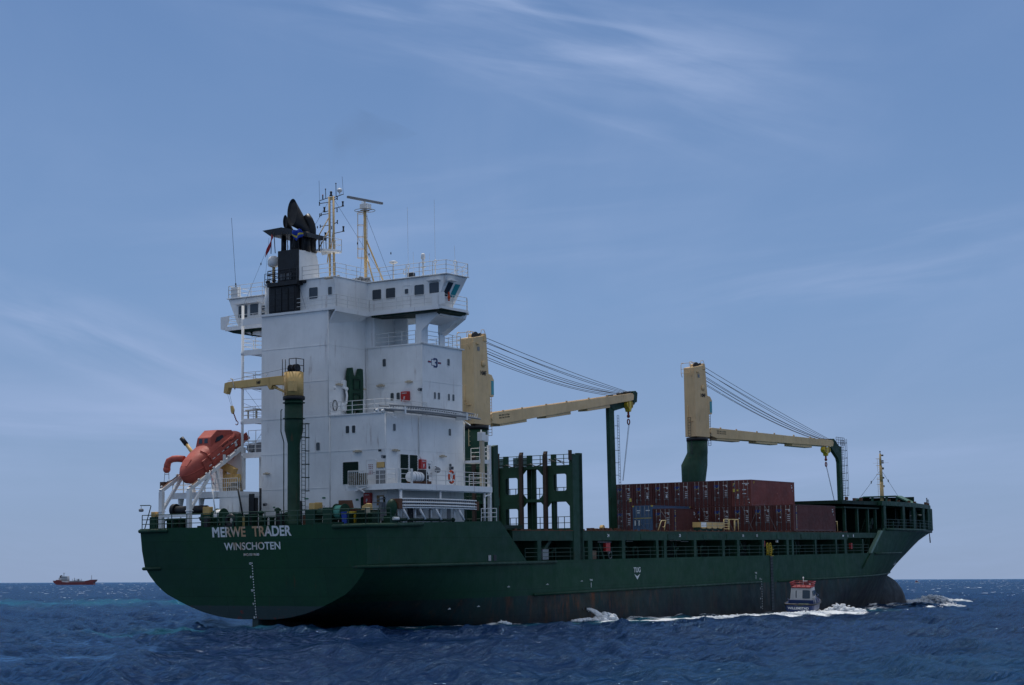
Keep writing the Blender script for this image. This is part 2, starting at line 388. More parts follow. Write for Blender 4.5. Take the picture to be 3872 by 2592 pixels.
    cv = N(t, 'ShaderNodeCombineXYZ'); t.links.new(sx_.outputs[0], cv.inputs[0]); t.links.new(sp.outputs[2], cv.inputs[1])
    bk = N(t, 'ShaderNodeTexBrick'); t.links.new(cv.outputs[0], bk.inputs['Vector']); bk.inputs['Scale'].default_value = 1; bk.inputs['Brick Width'].default_value = 6.5; bk.inputs['Row Height'].default_value = 2.1; bk.inputs['Mortar Size'].default_value = .035; bk.inputs['Mortar Smooth'].default_value = .6
    bk.inputs['Color1'].default_value = (1, 1, 1, 1); bk.inputs['Color2'].default_value = (.80, .84, .82, 1); bk.inputs['Mortar'].default_value = (.50, .52, .50, 1)
    mb_ = N(t, 'ShaderNodeMix', data_type='RGBA', blend_type='MULTIPLY'); mb_.inputs[0].default_value = .55; t.links.new(col, mb_.inputs[6]); t.links.new(bk.outputs['Color'], mb_.inputs[7])
    t.links.new(mb_.outputs[2], p.inputs['Base Color'])
    b = N(t, 'ShaderNodeBump'); b.inputs['Strength'].default_value = .5; b.inputs['Distance'].default_value = .12
    t.links.new(noise((.55, .55, .45), 1.0, 3), b.inputs['Height']); t.links.new(b.outputs[0], p.inputs['Normal'])
    return m
HULL = hull_mat()
def rust_letters():
    m = bpy.data.materials.new('rusty_letters'); m.use_nodes = True; t = m.node_tree; p = t.nodes['Principled BSDF']; p.inputs['Roughness'].default_value = .6
    co = N(t, 'ShaderNodeTexCoord'); sp = N(t, 'ShaderNodeSeparateXYZ'); t.links.new(co.outputs['Object'], sp.inputs[0])
    mp = N(t, 'ShaderNodeMapping'); mp.inputs['Scale'].default_value = (1, 1, .3); t.links.new(co.outputs['Object'], mp.inputs[0])
    n = N(t, 'ShaderNodeTexNoise'); n.inputs['Scale'].default_value = 2.3; n.inputs['Detail'].default_value = 6; t.links.new(mp.outputs[0], n.inputs['Vector'])
    ab = N(t, 'ShaderNodeMath', operation='ABSOLUTE'); t.links.new(sp.outputs[1], ab.inputs[0])
    r = N(t, 'ShaderNodeMapRange'); t.links.new(ab.outputs[0], r.inputs[0]); r.inputs[1].default_value = 1.5; r.inputs[2].default_value = 2.5; r.inputs[3].default_value = .34; r.inputs[4].default_value = -.14
    a = N(t, 'ShaderNodeMath', operation='ADD'); t.links.new(n.outputs[0], a.inputs[0]); t.links.new(r.outputs[0], a.inputs[1])
    zr = N(t, 'ShaderNodeMapRange'); t.links.new(sp.outputs[2], zr.inputs[0]); zr.inputs[1].default_value = 5.9; zr.inputs[2].default_value = 6.6; zr.inputs[3].default_value = -.22; zr.inputs[4].default_value = 0
    a2 = N(t, 'ShaderNodeMath', operation='ADD'); t.links.new(a.outputs[0], a2.inputs[0]); t.links.new(zr.outputs[0], a2.inputs[1])
    f = N(t, 'ShaderNodeMapRange'); t.links.new(a2.outputs[0], f.inputs[0]); f.inputs[1].default_value = .50; f.inputs[2].default_value = .82; f.inputs[4].default_value = .85
    x = N(t, 'ShaderNodeMix', data_type='RGBA'); t.links.new(f.outputs[0], x.inputs[0]); x.inputs[6].default_value = (.70, .72, .72, 1); x.inputs[7].default_value = (.45, .22, .06, 1)
    t.links.new(x.outputs[2], p.inputs['Base Color']); return m
RLET = rust_letters()

# ------------------------------------------------------------------ lettering: flat solid letters raised 1 cm from their surface
def text(name, s, mat, parent, origin, right, up, height, width=None, bold=.0, thick=.012, align='CENTER', tf=None, spacing=1.0):
    cu = bpy.data.curves.new(name, 'FONT'); cu.body = s; cu.size = 1.0; cu.align_x = align; cu.offset = bold; cu.extrude = .5; cu.space_character = spacing
    ob = bpy.data.objects.new(name, cu); C.objects.link(ob); bpy.context.view_layer.update()
    me = bpy.data.meshes.new_from_object(ob.evaluated_get(bpy.context.evaluated_depsgraph_get()))
    bpy.data.objects.remove(ob); bpy.data.curves.remove(cu)
    n = len(me.vertices); a = np.empty(n * 3); me.vertices.foreach_get('co', a); a = a.reshape(-1, 3)
    x0, x1 = a[:, 0].min(), a[:, 0].max(); y0, y1 = a[:, 1].min(), a[:, 1].max()
    sy = height / (y1 - y0); sx = width / (x1 - x0) if width else sy
    r, u = Vector(right).normalized(), Vector(up).normalized(); nn = r.cross(u); o = Vector(origin)
    px = (a[:, 0] - ((x0 + x1) / 2 if align == 'CENTER' else x0)) * sx; py = (a[:, 1] - y0) * sy; pz = (a[:, 2] + .5) * thick
    out = np.array(o)[None] + px[:, None] * np.array(r) + py[:, None] * np.array(u) + pz[:, None] * np.array(nn)
    if tf: out = np.array([tf(p) for p in out])
    me.vertices.foreach_set('co', out.ravel()); me.materials.clear(); me.materials.append(mat); me.update(); me.name = name
    ob = bpy.data.objects.new(name, me); C.objects.link(ob); ob.parent = parent; return ob

def rails(parent, mat, runs, tf=None, **k):
    for pts in runs: m = MB(tf); rail(m, pts, **k); m.build('railing', mat, parent)
def rail(mb, pts, h=1.05, bars=3, gap=1.4, r=.024, rp=None, up=Vector((0, 0, 1))):
    rp = rp or r * 1.25
    for a, b in zip(pts, pts[1:]):
        a, b = Vector(a), Vector(b); L = (b - a).length
        for k in range(bars): o = up * h * (k + 1) / bars; mb.tube(a + o, b + o, r, 5)
        n = max(1, round(L / gap))
        for i in range(n + 1): p = a.lerp(b, i / n); mb.tube(p, p + up * h, rp, 5)
    return mb
def ladder(mb, p, q, wdir, w=.4, step=.3, r=.02, cage=False):
    p, q, wd = Vector(p), Vector(q), Vector(wdir).normalized() * w / 2
    mb.tube(p - wd, q - wd, r, 5); mb.tube(p + wd, q + wd, r, 5)
    n = int((q - p).length / step)
    for i in range(n + 1): c = p.lerp(q, i / max(n, 1)); mb.tube(c - wd, c + wd, r * .8, 5)
    return mb

# ================================================================== SEA
def vnoise(x, y, seed):
    xi = np.floor(x).astype(np.int64); yi = np.floor(y).astype(np.int64); fx = x - xi; fy = y - yi
    fx = fx * fx * (3 - 2 * fx); fy = fy * fy * (3 - 2 * fy)
    def h(a, b):
        n = (a * 374761393 + b * 668265263 + seed * 974711) & 0xffffffff
        n = ((n ^ (n >> 13)) * 1274126177) & 0xffffffff
        return ((n ^ (n >> 16)) & 0xffff) / 65535.0
    return (h(xi, yi) * (1 - fx) + h(xi + 1, yi) * fx) * (1 - fy) + (h(xi, yi + 1) * (1 - fx) + h(xi + 1, yi + 1) * fx) * fy
def fbm(x, y, seed, o=4):
    s = 0; a = .5
    for k in range(o): s = s + a * vnoise(x * 2 ** k, y * 2 ** k, seed + k); a *= .5
    return s / (1 - .5 ** o)
WR = random.Random(11)
WAVES = []
for i in range(64):
    lam = 1.1 * (26 / 1.1) ** (i / 63.0) * WR.uniform(.9, 1.1)
    WAVES.append((lam, rad(200 + WR.gauss(0, 34 if lam < 8 else 22)), WR.uniform(0, 2 * PI), (.0260 * lam ** 1.0 if lam < 4 else .140 * (4 / lam) ** .45 if lam < 10 else .05) * WR.uniform(.6, 1.3) * .80))
def sea_height(X, Y, spacing=None, calm=None):
    Z = np.zeros_like(X); wx = X + 1.6 * (fbm(X / 9, Y / 9, 5, 2) - .5); wy = Y + 1.6 * (fbm(X / 9, Y / 9, 9, 2) - .5)
    gust = .62 + .76 * fbm(X / 42, Y / 42, 3, 3)
    for lam, d, ph, a in WAVES:
        k = 2 * PI / lam; p = k * (wx * math.cos(d) + wy * math.sin(d)) + ph
        v = a * (1.15 * (1 - np.abs(np.sin(p / 2 + 1))) ** 1.4 * 1.25 - .42 if lam < 9 else np.sin(p))
        if spacing is not None: v = v * np.clip(lam / (2.2 * spacing) - 1, 0, 1)
        Z += v * (1 if lam > 9 else gust)
    if calm is not None: Z = Z * (1 - .72 * calm)
    return Z
def seg_d(x, y, pts):
    best = np.full(x.shape, 1e9); along = np.zeros(x.shape)
    for k, (a, b) in enumerate(zip(pts, pts[1:])):
        ax, ay = a; bx, by = b; dx_, dy_ = bx - ax, by - ay; L = dx_ * dx_ + dy_ * dy_
        t = np.clip(((x - ax) * dx_ + (y - ay) * dy_) / L, 0, 1)
        d = np.hypot(x - ax - t * dx_, y - ay - t * dy_); u = d < best; best = np.where(u, d, best); along = np.where(u, k + t, along)
    return best, along
def build_sea():
    rr = [6.0]
    while rr[-1] < 60000:
        r = rr[-1]; rr.append(r + (2.0 if r < 38 else max(.20, r * .0042) if r < 420 else r * .011 if r < 2500 else r * .07))
    rr = np.array(rr)
    aa = np.concatenate([np.linspace(-PI, rad(-24), 60)[:-1], np.linspace(rad(-24), rad(24), 760), np.linspace(rad(24), PI, 60)[1:-1]])
    nr, na = len(rr), len(aa); Rg, Ag = np.meshgrid(rr, aa, indexing='ij')
    X = Rg * np.sin(Ag); Y = Rg * np.cos(Ag)
    sp = np.maximum(np.gradient(rr)[:, None] * np.ones_like(X), Rg * np.gradient(aa)[None, :])
    # ship-frame coordinates of the sea surface
    xs = (X - X0) * s_ + (Y - D0) * c_; ys = -(X - X0) * c_ + (Y - D0) * s_
    hb = np.where(xs < 30, 11.2 * np.clip((xs + 1) / 14, 0, 1) ** .6, np.where(xs < 92, 11.2, 11.2 * np.clip(1 - ((xs - 92) / 48), 0, 1) ** .75))
    off = -ys - hb                                    # metres off the starboard side
    inx = (xs > -1) & (xs < 140)
    n1 = fbm(X * .9, Y * .9, 21, 4); n2 = fbm(X * .28, Y * .28, 31, 3); n3 = fbm(X * 2.3, Y * 2.3, 41, 3)
    foam = np.zeros_like(X)
    lace = np.clip((n1 - .50) * 5, 0, 1)
    # thin lace along the side
    wdt = np.interp(xs, [-2, 10, 30, 60, 90, 130], [1.2, 1.5, 2.2, 3.0, 3.6, 2.5])
    foam = np.maximum(foam, np.where(inx, np.exp(-(np.clip(off - .2, 0, 99) / wdt) ** 2) * (off > -1.2) * (.42 + .9 * lace) * np.interp(xs, [-2, 6, 22, 60, 80, 140], [.25, .45, .8, .9, 1, 1]), 0))
    # wake of the launch running aft along the ship's side, and its bow wave
    d, al = seg_d(xs, ys, [(77, -18.5), (70, -18.9), (62, -18.8), (53, -18.0), (40, -16.8), (26, -14.4)])
    wv = np.interp(al, [0, 1, 2, 3, 4, 5], [1.4, 2.4, 2.8, 2.4, 1.8, .9])
    foam = np.maximum(foam, np.exp(-(d / wv) ** 2) * np.interp(al, [0, 1, 2, 3, 4, 5], [1.3, 1.6, 1.5, 1.25, .95, .5]) * (.75 + lace))
    d, al = seg_d(xs, ys, [(77, -19.0), (90, -19), (106, -17), (126, -13), (139, -6)])
    foam = np.maximum(foam, np.exp(-(d / 1.7) ** 2) * (.2 + 1.0 * np.clip((n2 - .46) * 5, 0, 1)) * (.4 + lace))
    d, al = seg_d(xs, ys, [(141, 0), (144, -4), (147, -9), (148, -13)])
    foam = np.maximum(foam, np.exp(-(d / 2.4) ** 2) * np.interp(al, [0, 1, 2, 3], [1.0, .8, .5, .2]) * (.35 + lace))
    d, al = seg_d(xs, ys, [(30.6, -12.2), (32.2, -12.6)]); foam = np.maximum(foam, np.exp(-(d / 1.3) ** 2) * 1.5)
    # scattered whitecaps, every one a patch of foam on the water
    cell = fbm(X / 16 + 3.1, Y / 8, 61, 2); cap = np.clip((n1 - .60) * 9, 0, 1) * np.clip((cell - .58) * 9, 0, 1)
    far = np.clip((Rg - 150) / 500, 0, 1)
    foam = np.maximum(foam, cap * (.36 + .62 * far) * (Y > 60))
    foam = np.clip(foam, 0, 1.2)
    # slick patches astern and the aerated turquoise water
    calm = np.exp(-(seg_d(X, Y, [(-60, 66), (-34, 74), (-14, 86), (-2, 104)])[0] / 5.0) ** 2) * np.clip((n2 - .33) * 4, 0, 1)
    calm = np.maximum(calm, .8 * np.exp(-(seg_d(X, Y, [(-46, 92), (-24, 98), (-10, 108)])[0] / 3.5) ** 2) * np.clip((n2 - .40) * 5, 0, 1))
    turq = .60 * np.exp(-((Y - 285) / 34) ** 2) * np.clip(1 - (X + 55) / 50, 0, 1) * (.6 + .8 * (n2 - .5))
    turq = np.maximum(turq, .40 * np.exp(-(seg_d(xs, ys, [(-14, -3), (2, -6), (18, -14.5), (60, -15), (90, -16)])[0] / 4.0) ** 2) * np.clip((n2 - .28) * 3, 0, 1))
    turq = np.maximum(turq, .07 * np.exp(-(seg_d(X, Y, [(10, 60), (26, 74), (60, 100)])[0] / 9) ** 2))
    Z = sea_height(X, Y, sp, calm)
    inside = np.clip((hb + .4 - np.abs(ys)) / 1.5, 0, 1) * inx
    Z = Z * (1 - inside) * (1 - .72 * np.exp(-(seg_d(xs, ys, [(5, -13), (20, -14), (90, -17)])[0] / 7) ** 2)) + foam * .08 * (n3 + .2) * (Rg < 400) * (1 - inside)
    Z = Z * np.interp(Rg, [0, 900, 4000], [1, 1, 0])
    Z = Z - .22
    co = np.stack([X, Y, Z], -1).reshape(-1, 3)
    me = bpy.data.meshes.new('sea')
    idx = np.arange(nr * na).reshape(nr, na)
    q = np.stack([idx[:-1, :-1], idx[:-1, 1:], idx[1:, 1:], idx[1:, :-1]], -1).reshape(-1, 4)
    wrap = np.stack([idx[:-1, -1], idx[:-1, 0], idx[1:, 0], idx[1:, -1]], -1).reshape(-1, 4)
    q = np.concatenate([q, wrap])
    me.vertices.add(len(co)); me.vertices.foreach_set('co', co.ravel())
    me.loops.add(q.size); me.loops.foreach_set('vertex_index', q.ravel())
    me.polygons.add(len(q)); me.polygons.foreach_set('loop_start', np.arange(0, q.size, 4)); me.polygons.foreach_set('loop_total', np.full(len(q), 4))
    me.polygons.foreach_set('use_smooth', np.ones(len(q), bool))
    me.update(calc_edges=True)
    for nm, arr in (('foam', foam), ('calm', calm), ('turq', turq)):
        at = me.attributes.new(nm, 'FLOAT', 'POINT'); at.data.foreach_set('value', arr.ravel().astype(np.float32))
    if me.polygons[0].normal.z < 0: me.flip_normals()
    return me
def sea_mat():
    m = bpy.data.materials.new('sea_water'); m.use_nodes = True; t = m.node_tree; t.nodes.clear()
    out = N(t, 'ShaderNodeOutputMaterial'); p = N(t, 'ShaderNodeBsdfDiffuse'); gl = N(t, 'ShaderNodeBsdfGlossy'); ms = N(t, 'ShaderNodeMixShader'); t.links.new(p.outputs[0], ms.inputs[1]); t.links.new(gl.outputs[0], ms.inputs[2]); t.links.new(ms.outputs[0], out.inputs[0])
    geo = N(t, 'ShaderNodeNewGeometry')
    def attr(n): a = N(t, 'ShaderNodeAttribute'); a.attribute_name = n; return a.outputs['Fac']
    def noise(s, det, scl=(1, 1, 1), ro=.6):
        mp = N(t, 'ShaderNodeMapping'); mp.inputs['Scale'].default_value = scl; mp.inputs['Rotation'].default_value = (0, 0, rad(20)); t.links.new(geo.outputs['Position'], mp.inputs[0])
        n = N(t, 'ShaderNodeTexNoise'); n.inputs['Scale'].default_value = s; n.inputs['Detail'].default_value = det; n.inputs['Roughness'].default_value = ro; t.links.new(mp.outputs[0], n.inputs['Vector']); return n.outputs[0]
    def ma(op, a, b, cl=False):
        q = N(t, 'ShaderNodeMath', operation=op); q.use_clamp = cl
        for i, v in ((0, a), (1, b)):
            if isinstance(v, (int, float)): q.inputs[i].default_value = v
            else: t.links.new(v, q.inputs[i])
        return q.outputs[0]
    def mixc(f, a, b):
        x = N(t, 'ShaderNodeMix', data_type='RGBA'); t.links.new(f, x.inputs[0])
        for i, v in ((6, a), (7, b)):
            if isinstance(v, tuple): x.inputs[i].default_value = (*v, 1)
            else: t.links.new(v, x.inputs[i])
        return x.outputs[2]
    big = noise(.02, 3)
    r = N(t, 'ShaderNodeMapRange'); t.links.new(big, r.inputs[0]); r.inputs[1].default_value = .35; r.inputs[2].default_value = .65
    col = mixc(r.outputs[0], (.0016, .0095, .043), (.0028, .015, .058))
    col = mixc(ma('MULTIPLY', attr('turq'), .8, True), col, (.018, .20, .235))
    fn = noise(3.2, 6, (1, 1, 1), .7)
    fo = ma('ADD', ma('MULTIPLY', attr('foam'), 1.25), ma('MULTIPLY', ma('SUBTRACT', fn, .52), 1.7))
    r2 = N(t, 'ShaderNodeMapRange', interpolation_type='SMOOTHSTEP'); t.links.new(fo, r2.inputs[0]); r2.inputs[1].default_value = .42; r2.inputs[2].default_value = .95
    fa = ma('MULTIPLY', r2.outputs[0], ma('GREATER_THAN', attr('foam'), .02), True)
    col = mixc(fa, col, (.72, .76, .80))
    t.links.new(col, p.inputs['Color']); gl.inputs['Roughness'].default_value = .10; gl.inputs['Color'].default_value = (.46, .72, .94, 1)
    fr = N(t, 'ShaderNodeFresnel'); fr.inputs['IOR'].default_value = 1.333
    # the sea's unresolved facets lean towards the viewer, so its mirror share stays well below a flat sheet's
    lim = ma('MINIMUM', ma('MULTIPLY', fr.outputs[0], .72), ma('ADD', .56, ma('MULTIPLY', attr('calm'), .30)))
    t.links.new(ma('MULTIPLY', lim, ma('SUBTRACT', 1.0, ma('MULTIPLY', fa, .95))), ms.inputs[0])
    st = ma('SUBTRACT', 1.0, ma('MULTIPLY', attr('calm'), .75))
    b1 = N(t, 'ShaderNodeBump'); b1.inputs['Distance'].default_value = .34; t.links.new(ma('MULTIPLY', st, 1.0), b1.inputs['Strength']); t.links.new(ma('ADD', ma('MULTIPLY', noise(1.9, 6, (1, .75, 1), .66), .6), ma('MULTIPLY', noise(.62, 3, (.8, 1.5, 1), .6), 1.7)), b1.inputs['Height'])
    b2 = N(t, 'ShaderNodeBump'); b2.inputs['Distance'].default_value = 1.0; b2.inputs['Strength'].default_value = .8; t.links.new(noise(.16, 4, (1, .8, 1), .6), b2.inputs['Height'])
    t.links.new(b2.outputs[0], b1.inputs['Normal']); [t.links.new(b1.outputs[0], q_.inputs['Normal']) for q_ in (p, gl, fr)]
    return m
sea_me = build_sea(); sea_me.materials.append(sea_mat())
sea = bpy.data.objects.new('sea', sea_me); C.objects.link(sea); tag(sea, kind='structure')

# ================================================================== THE SHIP
ship = thing('cargo_ship', 'large dark green cargo ship with white superstructure seen from astern', 'cargo ship', SHIP)

# hull: sections from the transom forward, then levels running to the raked stem
TR = [(0, .42), (1.9, .43), (3.4, .58), (5.0, .90), (6.35, 1.32), (7.52, 1.78), (8.75, 2.3), (9.66, 2.98), (10.4, 3.75), (10.8, 4.4)]
MS = [(0, -7.4), (4, -7.4), (8, -7.4), (9.6, -7.2), (10.6, -6.4), (11.1, -5.2), (11.15, -3.0), (11.15, 0.0), (11.15, 2.2), (11.15, 4.4)]
def smooth(t): t = min(1, max(0, t)); return t * t * (3 - 2 * t)
def resample(P, n):
    L = [0]
    for a, b in zip(P, P[1:]): L.append(L[-1] + math.hypot(b[0] - a[0], b[1] - a[1]))
    out = []
    for i in range(n):
        s = L[-1] * i / (n - 1); k = max(j for j in range(len(L)) if L[j] <= s + 1e-9); k = min(k, len(P) - 2)
        f = (s - L[k]) / max(1e-9, L[k + 1] - L[k]); out.append((P[k][0] + (P[k + 1][0] - P[k][0]) * f, P[k][1] + (P[k + 1][1] - P[k][1]) * f))
    return out
NK = 28
TRr, MSr = resample(TR, NK), resample(MS, NK)
def rake(x, z): return x - .12 * (z - 7.4) * max(0, 1 - x / 18)
STEM = [(-7.4, 130), (-4, 133), (-2, 134), (0, 134.5), (1.2, 135), (2.76, 138), (3.92, 140.7), (4.4, 142), (5.1, 144), (6.09, 147.1), (6.76, 150.9), (7.5, 153.9)]
def interp(T, z):
    return float(np.interp(z, [a for a, b in T], [b for a, b in T]))
def half(x, z):
    """half breadth for x > 78"""
    base = 11.15
    if z < -3: 
        k = [(b, a) for a, b in MS]; base = float(np.interp(z, [p[0] for p in k], [p[1] for p in k]))
    xs = interp(STEM, z); start = float(np.interp(z, [-7, -2, 2, 4.4, 7.5], [78, 84, 94, 99, 104])); 
    if x <= start: return base
    u = (xs - x) / (xs - start); p = float(np.interp(z, [-7, -2, 2, 4.4, 7.5], [1.15, 1.3, 1.55, 1.8, 2.05]))
    return max(0.02, base * (1 - (1 - max(0, u)) ** p))
AFTX = [0, 1.5, 3, 5, 7.5, 10, 13, 16, 20, 25, 31, 38, 46, 55, 65, 72, 78]
FW = [0] + [1 - (1 - i / 22) ** 1.35 for i in range(1, 23)]
rings = {1: [], -1: []}
hull = MB()
for sgn in (1, -1):
    grid = []
    for x in AFTX:
        wz = smooth(x / 42) ; wy = smooth(x / 24); row = []
        for k in range(NK):
            y = TRr[k][0] * (1 - wy) + MSr[k][0] * wy; z = TRr[k][1] * (1 - wz) + MSr[k][1] * wz
            if k == NK - 1: z = 4.4; y = 10.8 + .35 * smooth(x / 12)
            row.append((rake(x, z), sgn * y, z))
        grid.append(row)
    for f in FW[1:]:
        row = []
        for k in range(NK):
            z = MSr[k][1]; y0 = MSr[k][0]; xs = interp(STEM, z); x = 78 + (xs - 78) * f
            hb_ = half(x, z); y = min(y0, hb_) if z > -7.3 else y0 * hb_ / 11.15
            if z <= -5: y = y0 * min(1, half(x, z) / max(half(78, z), .1))
            row.append((x, sgn * y, z))
        grid.append(row)
    hull.loft(grid, cap=False, closed=False)
    # quarter strake aft (x 0 to 21) with its sloping end
    g = []
    for x in [0, 1.5, 3, 5, 8, 11, 14, 17.5]:
        yb = 10.8 + .35 * smooth(x / 12); zt = 7.33 + .27 * x / 17.5
        g.append([(rake(x, 4.4 + (zt - 4.4) * j / 4), sgn * (yb + (.2 * (j / 4) * (1 - smooth(x / 12)))), 4.4 + (zt - 4.4) * j / 4) for j in range(5)])
    g.append([(21.2 - 3.6 * j / 4, sgn * 11.15, 4.4 + 3.17 * j / 4) for j in range(5)])
    hull.loft(g[:-1], cap=False, closed=False)
    g2 = [[(17.5, sgn * 11.15, 4.4 + 3.2 * j / 4) for j in range(5)], [(21.4 - 3.85 * j / 4, sgn * 11.15, 4.4 + 3.2 * j / 4) for j in range(5)]]
    hull.loft(g2, cap=False, closed=False)
    # forecastle strake
    g = []
    xa = [99.3, 104.0]
    for f in [0, .06] + [.06 + .94 * (1 - (1 - i / 20) ** 1.3) for i in range(1, 21)]:
        row = []
        for j in range(7):
            z = 4.4 + 3.0 * j / 6; x_start = 99.4 + 4.6 * j / 6; x = x_start + (interp(STEM, z) - x_start) * f
            row.append((x, sgn * half(x, z), z))
        g.append(row)
    hull.loft(g, cap=False, closed=False)
# transom plate
tp = [(-y, z) for y, z in reversed(TRr[1:])] + [(y, z) for y, z in TRr]
tp = [(-11.0, 7.33), (-10.97, 5.6)] + tp + [(10.97, 5.6), (11.0, 7.33)]
b0 = len(hull.v)
hull.v += [(rake(0, z), y, z) for y, z in tp]; hull.f.append([b0 + i for i in range(len(tp))])
hull.box(.9, 30, -.28, .28, -7.4, .42)                                # skeg on the centreline
o_hull = hull.build('hull', HULL, ship)
bulb = MB(); prof = []
for i in range(15):
    t = i / 14 * PI / 2; prof.append((math.cos(t) ** .8, math.sin(t)))
bulb.loft([[(129 + 11.4 * sx if sx > 0 else 118, 2.35 * cx * math.cos(a) * (1 if math.sin(a) > 0 else 1.0), -3.35 + (5.0 if math.sin(a) > 0 else 4.2) * cx * math.sin(a)) for a in [2 * PI * k / 22 for k in range(22)]] for cx, sx in ([(.75, -1), (1, 0)] + prof[1:-1] + [(.02, 1)])])
bulb.build('bulbous_bow', HULL, ship)
dk = MB()
dk.prism([(0.05, 10.9), (21, 11.05), (21, -11.05), (.05, -10.9)], 'z', 7.0, 7.29)
dk.box(17, 102, -11.08, 11.08, 4.1, 4.36)
fcp = [(104, -11)] + [(x, -half(x, 7.3) + .04) for x in range(106, 154, 3)] + [(153.3, 0)] + [(x, half(x, 7.3) - .04) for x in reversed(range(106, 154, 3))] + [(104, 11)]
dk.prism(fcp, 'z', 7.0, 7.34)
dk.build('deck', GREEN_D, ship)
bh = MB(); bh.box(103.2, 103.6, -11, 11, 4.3, 7.3); bh.build('forecastle_bulkhead', GREEN_D, ship)
def fender(pts, r=.13, name='rubbing_strake'):
    m = MB(); m.path(pts, r, 8)
    for p in (pts[0], pts[-1]): m.ball(p, r, n=8, m=5)
    return m.build(name, GREEN, o_hull)
fender([(.2 + rake(0, 4.24), -8.9, 4.24), (rake(0, 4.24) - .02, -10.6, 4.24), (rake(0, 4.24) + .1, -10.92, 4.24), (3, -11.0, 4.24), (12, -11.2, 4.25), (26, -11.2, 4.26)])
fender([(rake(0, 4.24), 9.2, 4.24), (rake(0, 4.24) - .05, 10.9, 4.24), (3, 11.0, 4.24)])
fender([(-.03, -8.1, 7.14), (-.05, -10.8, 7.16), (.12, -11.08, 7.17), (3, -11.15, 7.2), (6.7, -11.22, 7.3)], .15)
fender([(-.02, 8.2, 7.14), (-.05, 11.0, 7.14), (.3, 11.1, 7.15)], .15)
fender([(22.5, -11.2, 1.64), (32, -11.2, 1.67), (67.3, -11.2, 1.67)], .11)
fender([(71.8, -11.2, 1.67), (85, -11.2, 1.67), (93, -11.15, 1.67)] + [(x, -half(x, 1.67) - .03, 1.67) for x in range(97, 131, 3)], .11)
fender([(x, -half(x, 7.2) - .04, 7.22) for x in range(105, 128, 3)], .15)
fender([(x, -half(x, 4.3) - .04, 4.33) for x in range(101, 117, 3)], .12)
fender([(104.2, -11.16, 7.3)] + [(104.2 - 1.52 * k, -11.2, 7.3 - .93 * k) for k in range(1, 6)], .08, 'plate_edge')
lp = MB(); lp.prism([(101.2, 4.45), (103.0, 4.45), (105.4, 7.0), (104.6, 7.0)], 'y', -11.14, -11.06)
# writing on the transom and side
def trn(s, zb, h, w, yc, name='lettering', mat=RLET, bold=.02, spacing=1.0):
    x = rake(0, zb) - .012; return text(name, s, mat, o_hull, (x, yc, zb), (0, -1, 0), (-.12, 0, 1), h, w, bold, tf=None, spacing=spacing)
trn('ERWE', 6.55, .76, 2.46, 1.49, bold=.026)
for dy_ in (-.035, 0, .035):
    zb = 6.55; text('lettering', 'M', RLET, o_hull, (rake(0, zb) - .012 - .08 * (dy_ + .035), 3.19 + dy_, zb), (0, -1, 0), (-.12, 0, 1), .76, .64, 0)
trn('TRADER', 6.55, .77, 3.74, -2.27, bold=.026)
trn('WINSCHOTEN', 5.57, .57, 5.46, -.27, bold=.016); trn('IMO.9319600', 5.13, .19, 1.52, -.15)
for k, m_ in enumerate((12, 11, 10, 9, 8)):
    zb = m_ - 7.42 - .1; yo = -.02 - .11 * k * .3
    trn(str(m_), zb, .17, .20 if m_ > 9 else .10, .02 - .0 * k, 'draft_mark', LETTER, .02)
dm = MB()
for k in range(21):
    zb = 12 - 7.42 - .2 * k; dm.box(rake(0, zb) - .025, rake(0, zb), -.19, -.12, zb - .03, zb + .05)
dm.build('draft_scale', LETTER, o_hull)
def sidetext(s, x, z, h, w=None, bold=.02, mat=LETTER, y=-11.165, name='lettering'): return text(name, s, mat, o_hull, (x, y, z), (1, 0, 0), (0, 0, 1), h, w, bold)
sidetext('TUG', 40.35, 3.14, .46, 1.3, .015)
ar = MB(); ar.prism([(39.8, 3.0), (40.35, 2.78), (40.9, 3.0), (40.35, 2.5)], 'y', -11.18, -11.16); ar.build('tug_arrow', LETTER, o_hull)
for x, s in ((31.9, 'T41'), (66.2, 'T16')): sidetext(s, x, 2.55, .17, .5); a = MB(); a.box(x - .03, x + .03, -11.175, -11.16, 2.0, 2.42); a.build('hull_tick', LETTER, o_hull)
for x, z in ((18.6, 2.35), (24.6, 2.40), (30.3, 2.55), (10.2, .9), (14.2, .95)):
    a = MB(); a.box(x - .2, x + .2, -11.17, -11.155, z, z + .03); a.box(x - .05, x + .1, -11.17, -11.155, z + .06, z + .09); a.build('hull_tick', LETTER, o_hull)
sc_ = MB()
for k in range(13): sc_.box(67.55, 67.63, -11.175, -11.16, 1.9 - .25 * k, 2.0 - .25 * k)
sc_.build('draft_scale', LETTER, o_hull)
for zq, s in ((1.9, '8'), (.9, '7'), (-.1, '6'), (-1.0, '5')): sidetext(s, 67.2, zq, .2, .14, name='draft_mark')
a = MB(); y_ = -half(118, 2.9) - .02
sidetext('TUG', 117.3, 2.75, .42, 1.2, .012, y=-half(117.5, 3.0) - .03)
# freeing ports and scuppers in the quarter plating, overboard outlets
m = MB()
for x in (15.67, 16.45):
    m.box(x, x + .42, -11.17, -11.05, 4.46, 4.92)
m.build('freeing_port', DARK, o_hull)
m = MB(); 
for k in range(3): m.box(15.72 + .13 * k, 15.78 + .13 * k, -11.18, -11.16, 4.47, 4.91)
m.build('freeing_port_bars', WHITE2, o_hull)
m = MB(); m.lathe((31.0, -11.17, .22), [(.02, 0), (.13, 0), (.13, -.04), (.02, -.04)], 12, 'y'); m.lathe((30.4, -11.17, .2), [(.02, 0), (.08, 0), (.08, -.04), (.02, -.04)], 12, 'y'); m.build('overboard_outlet', DARK, o_hull)
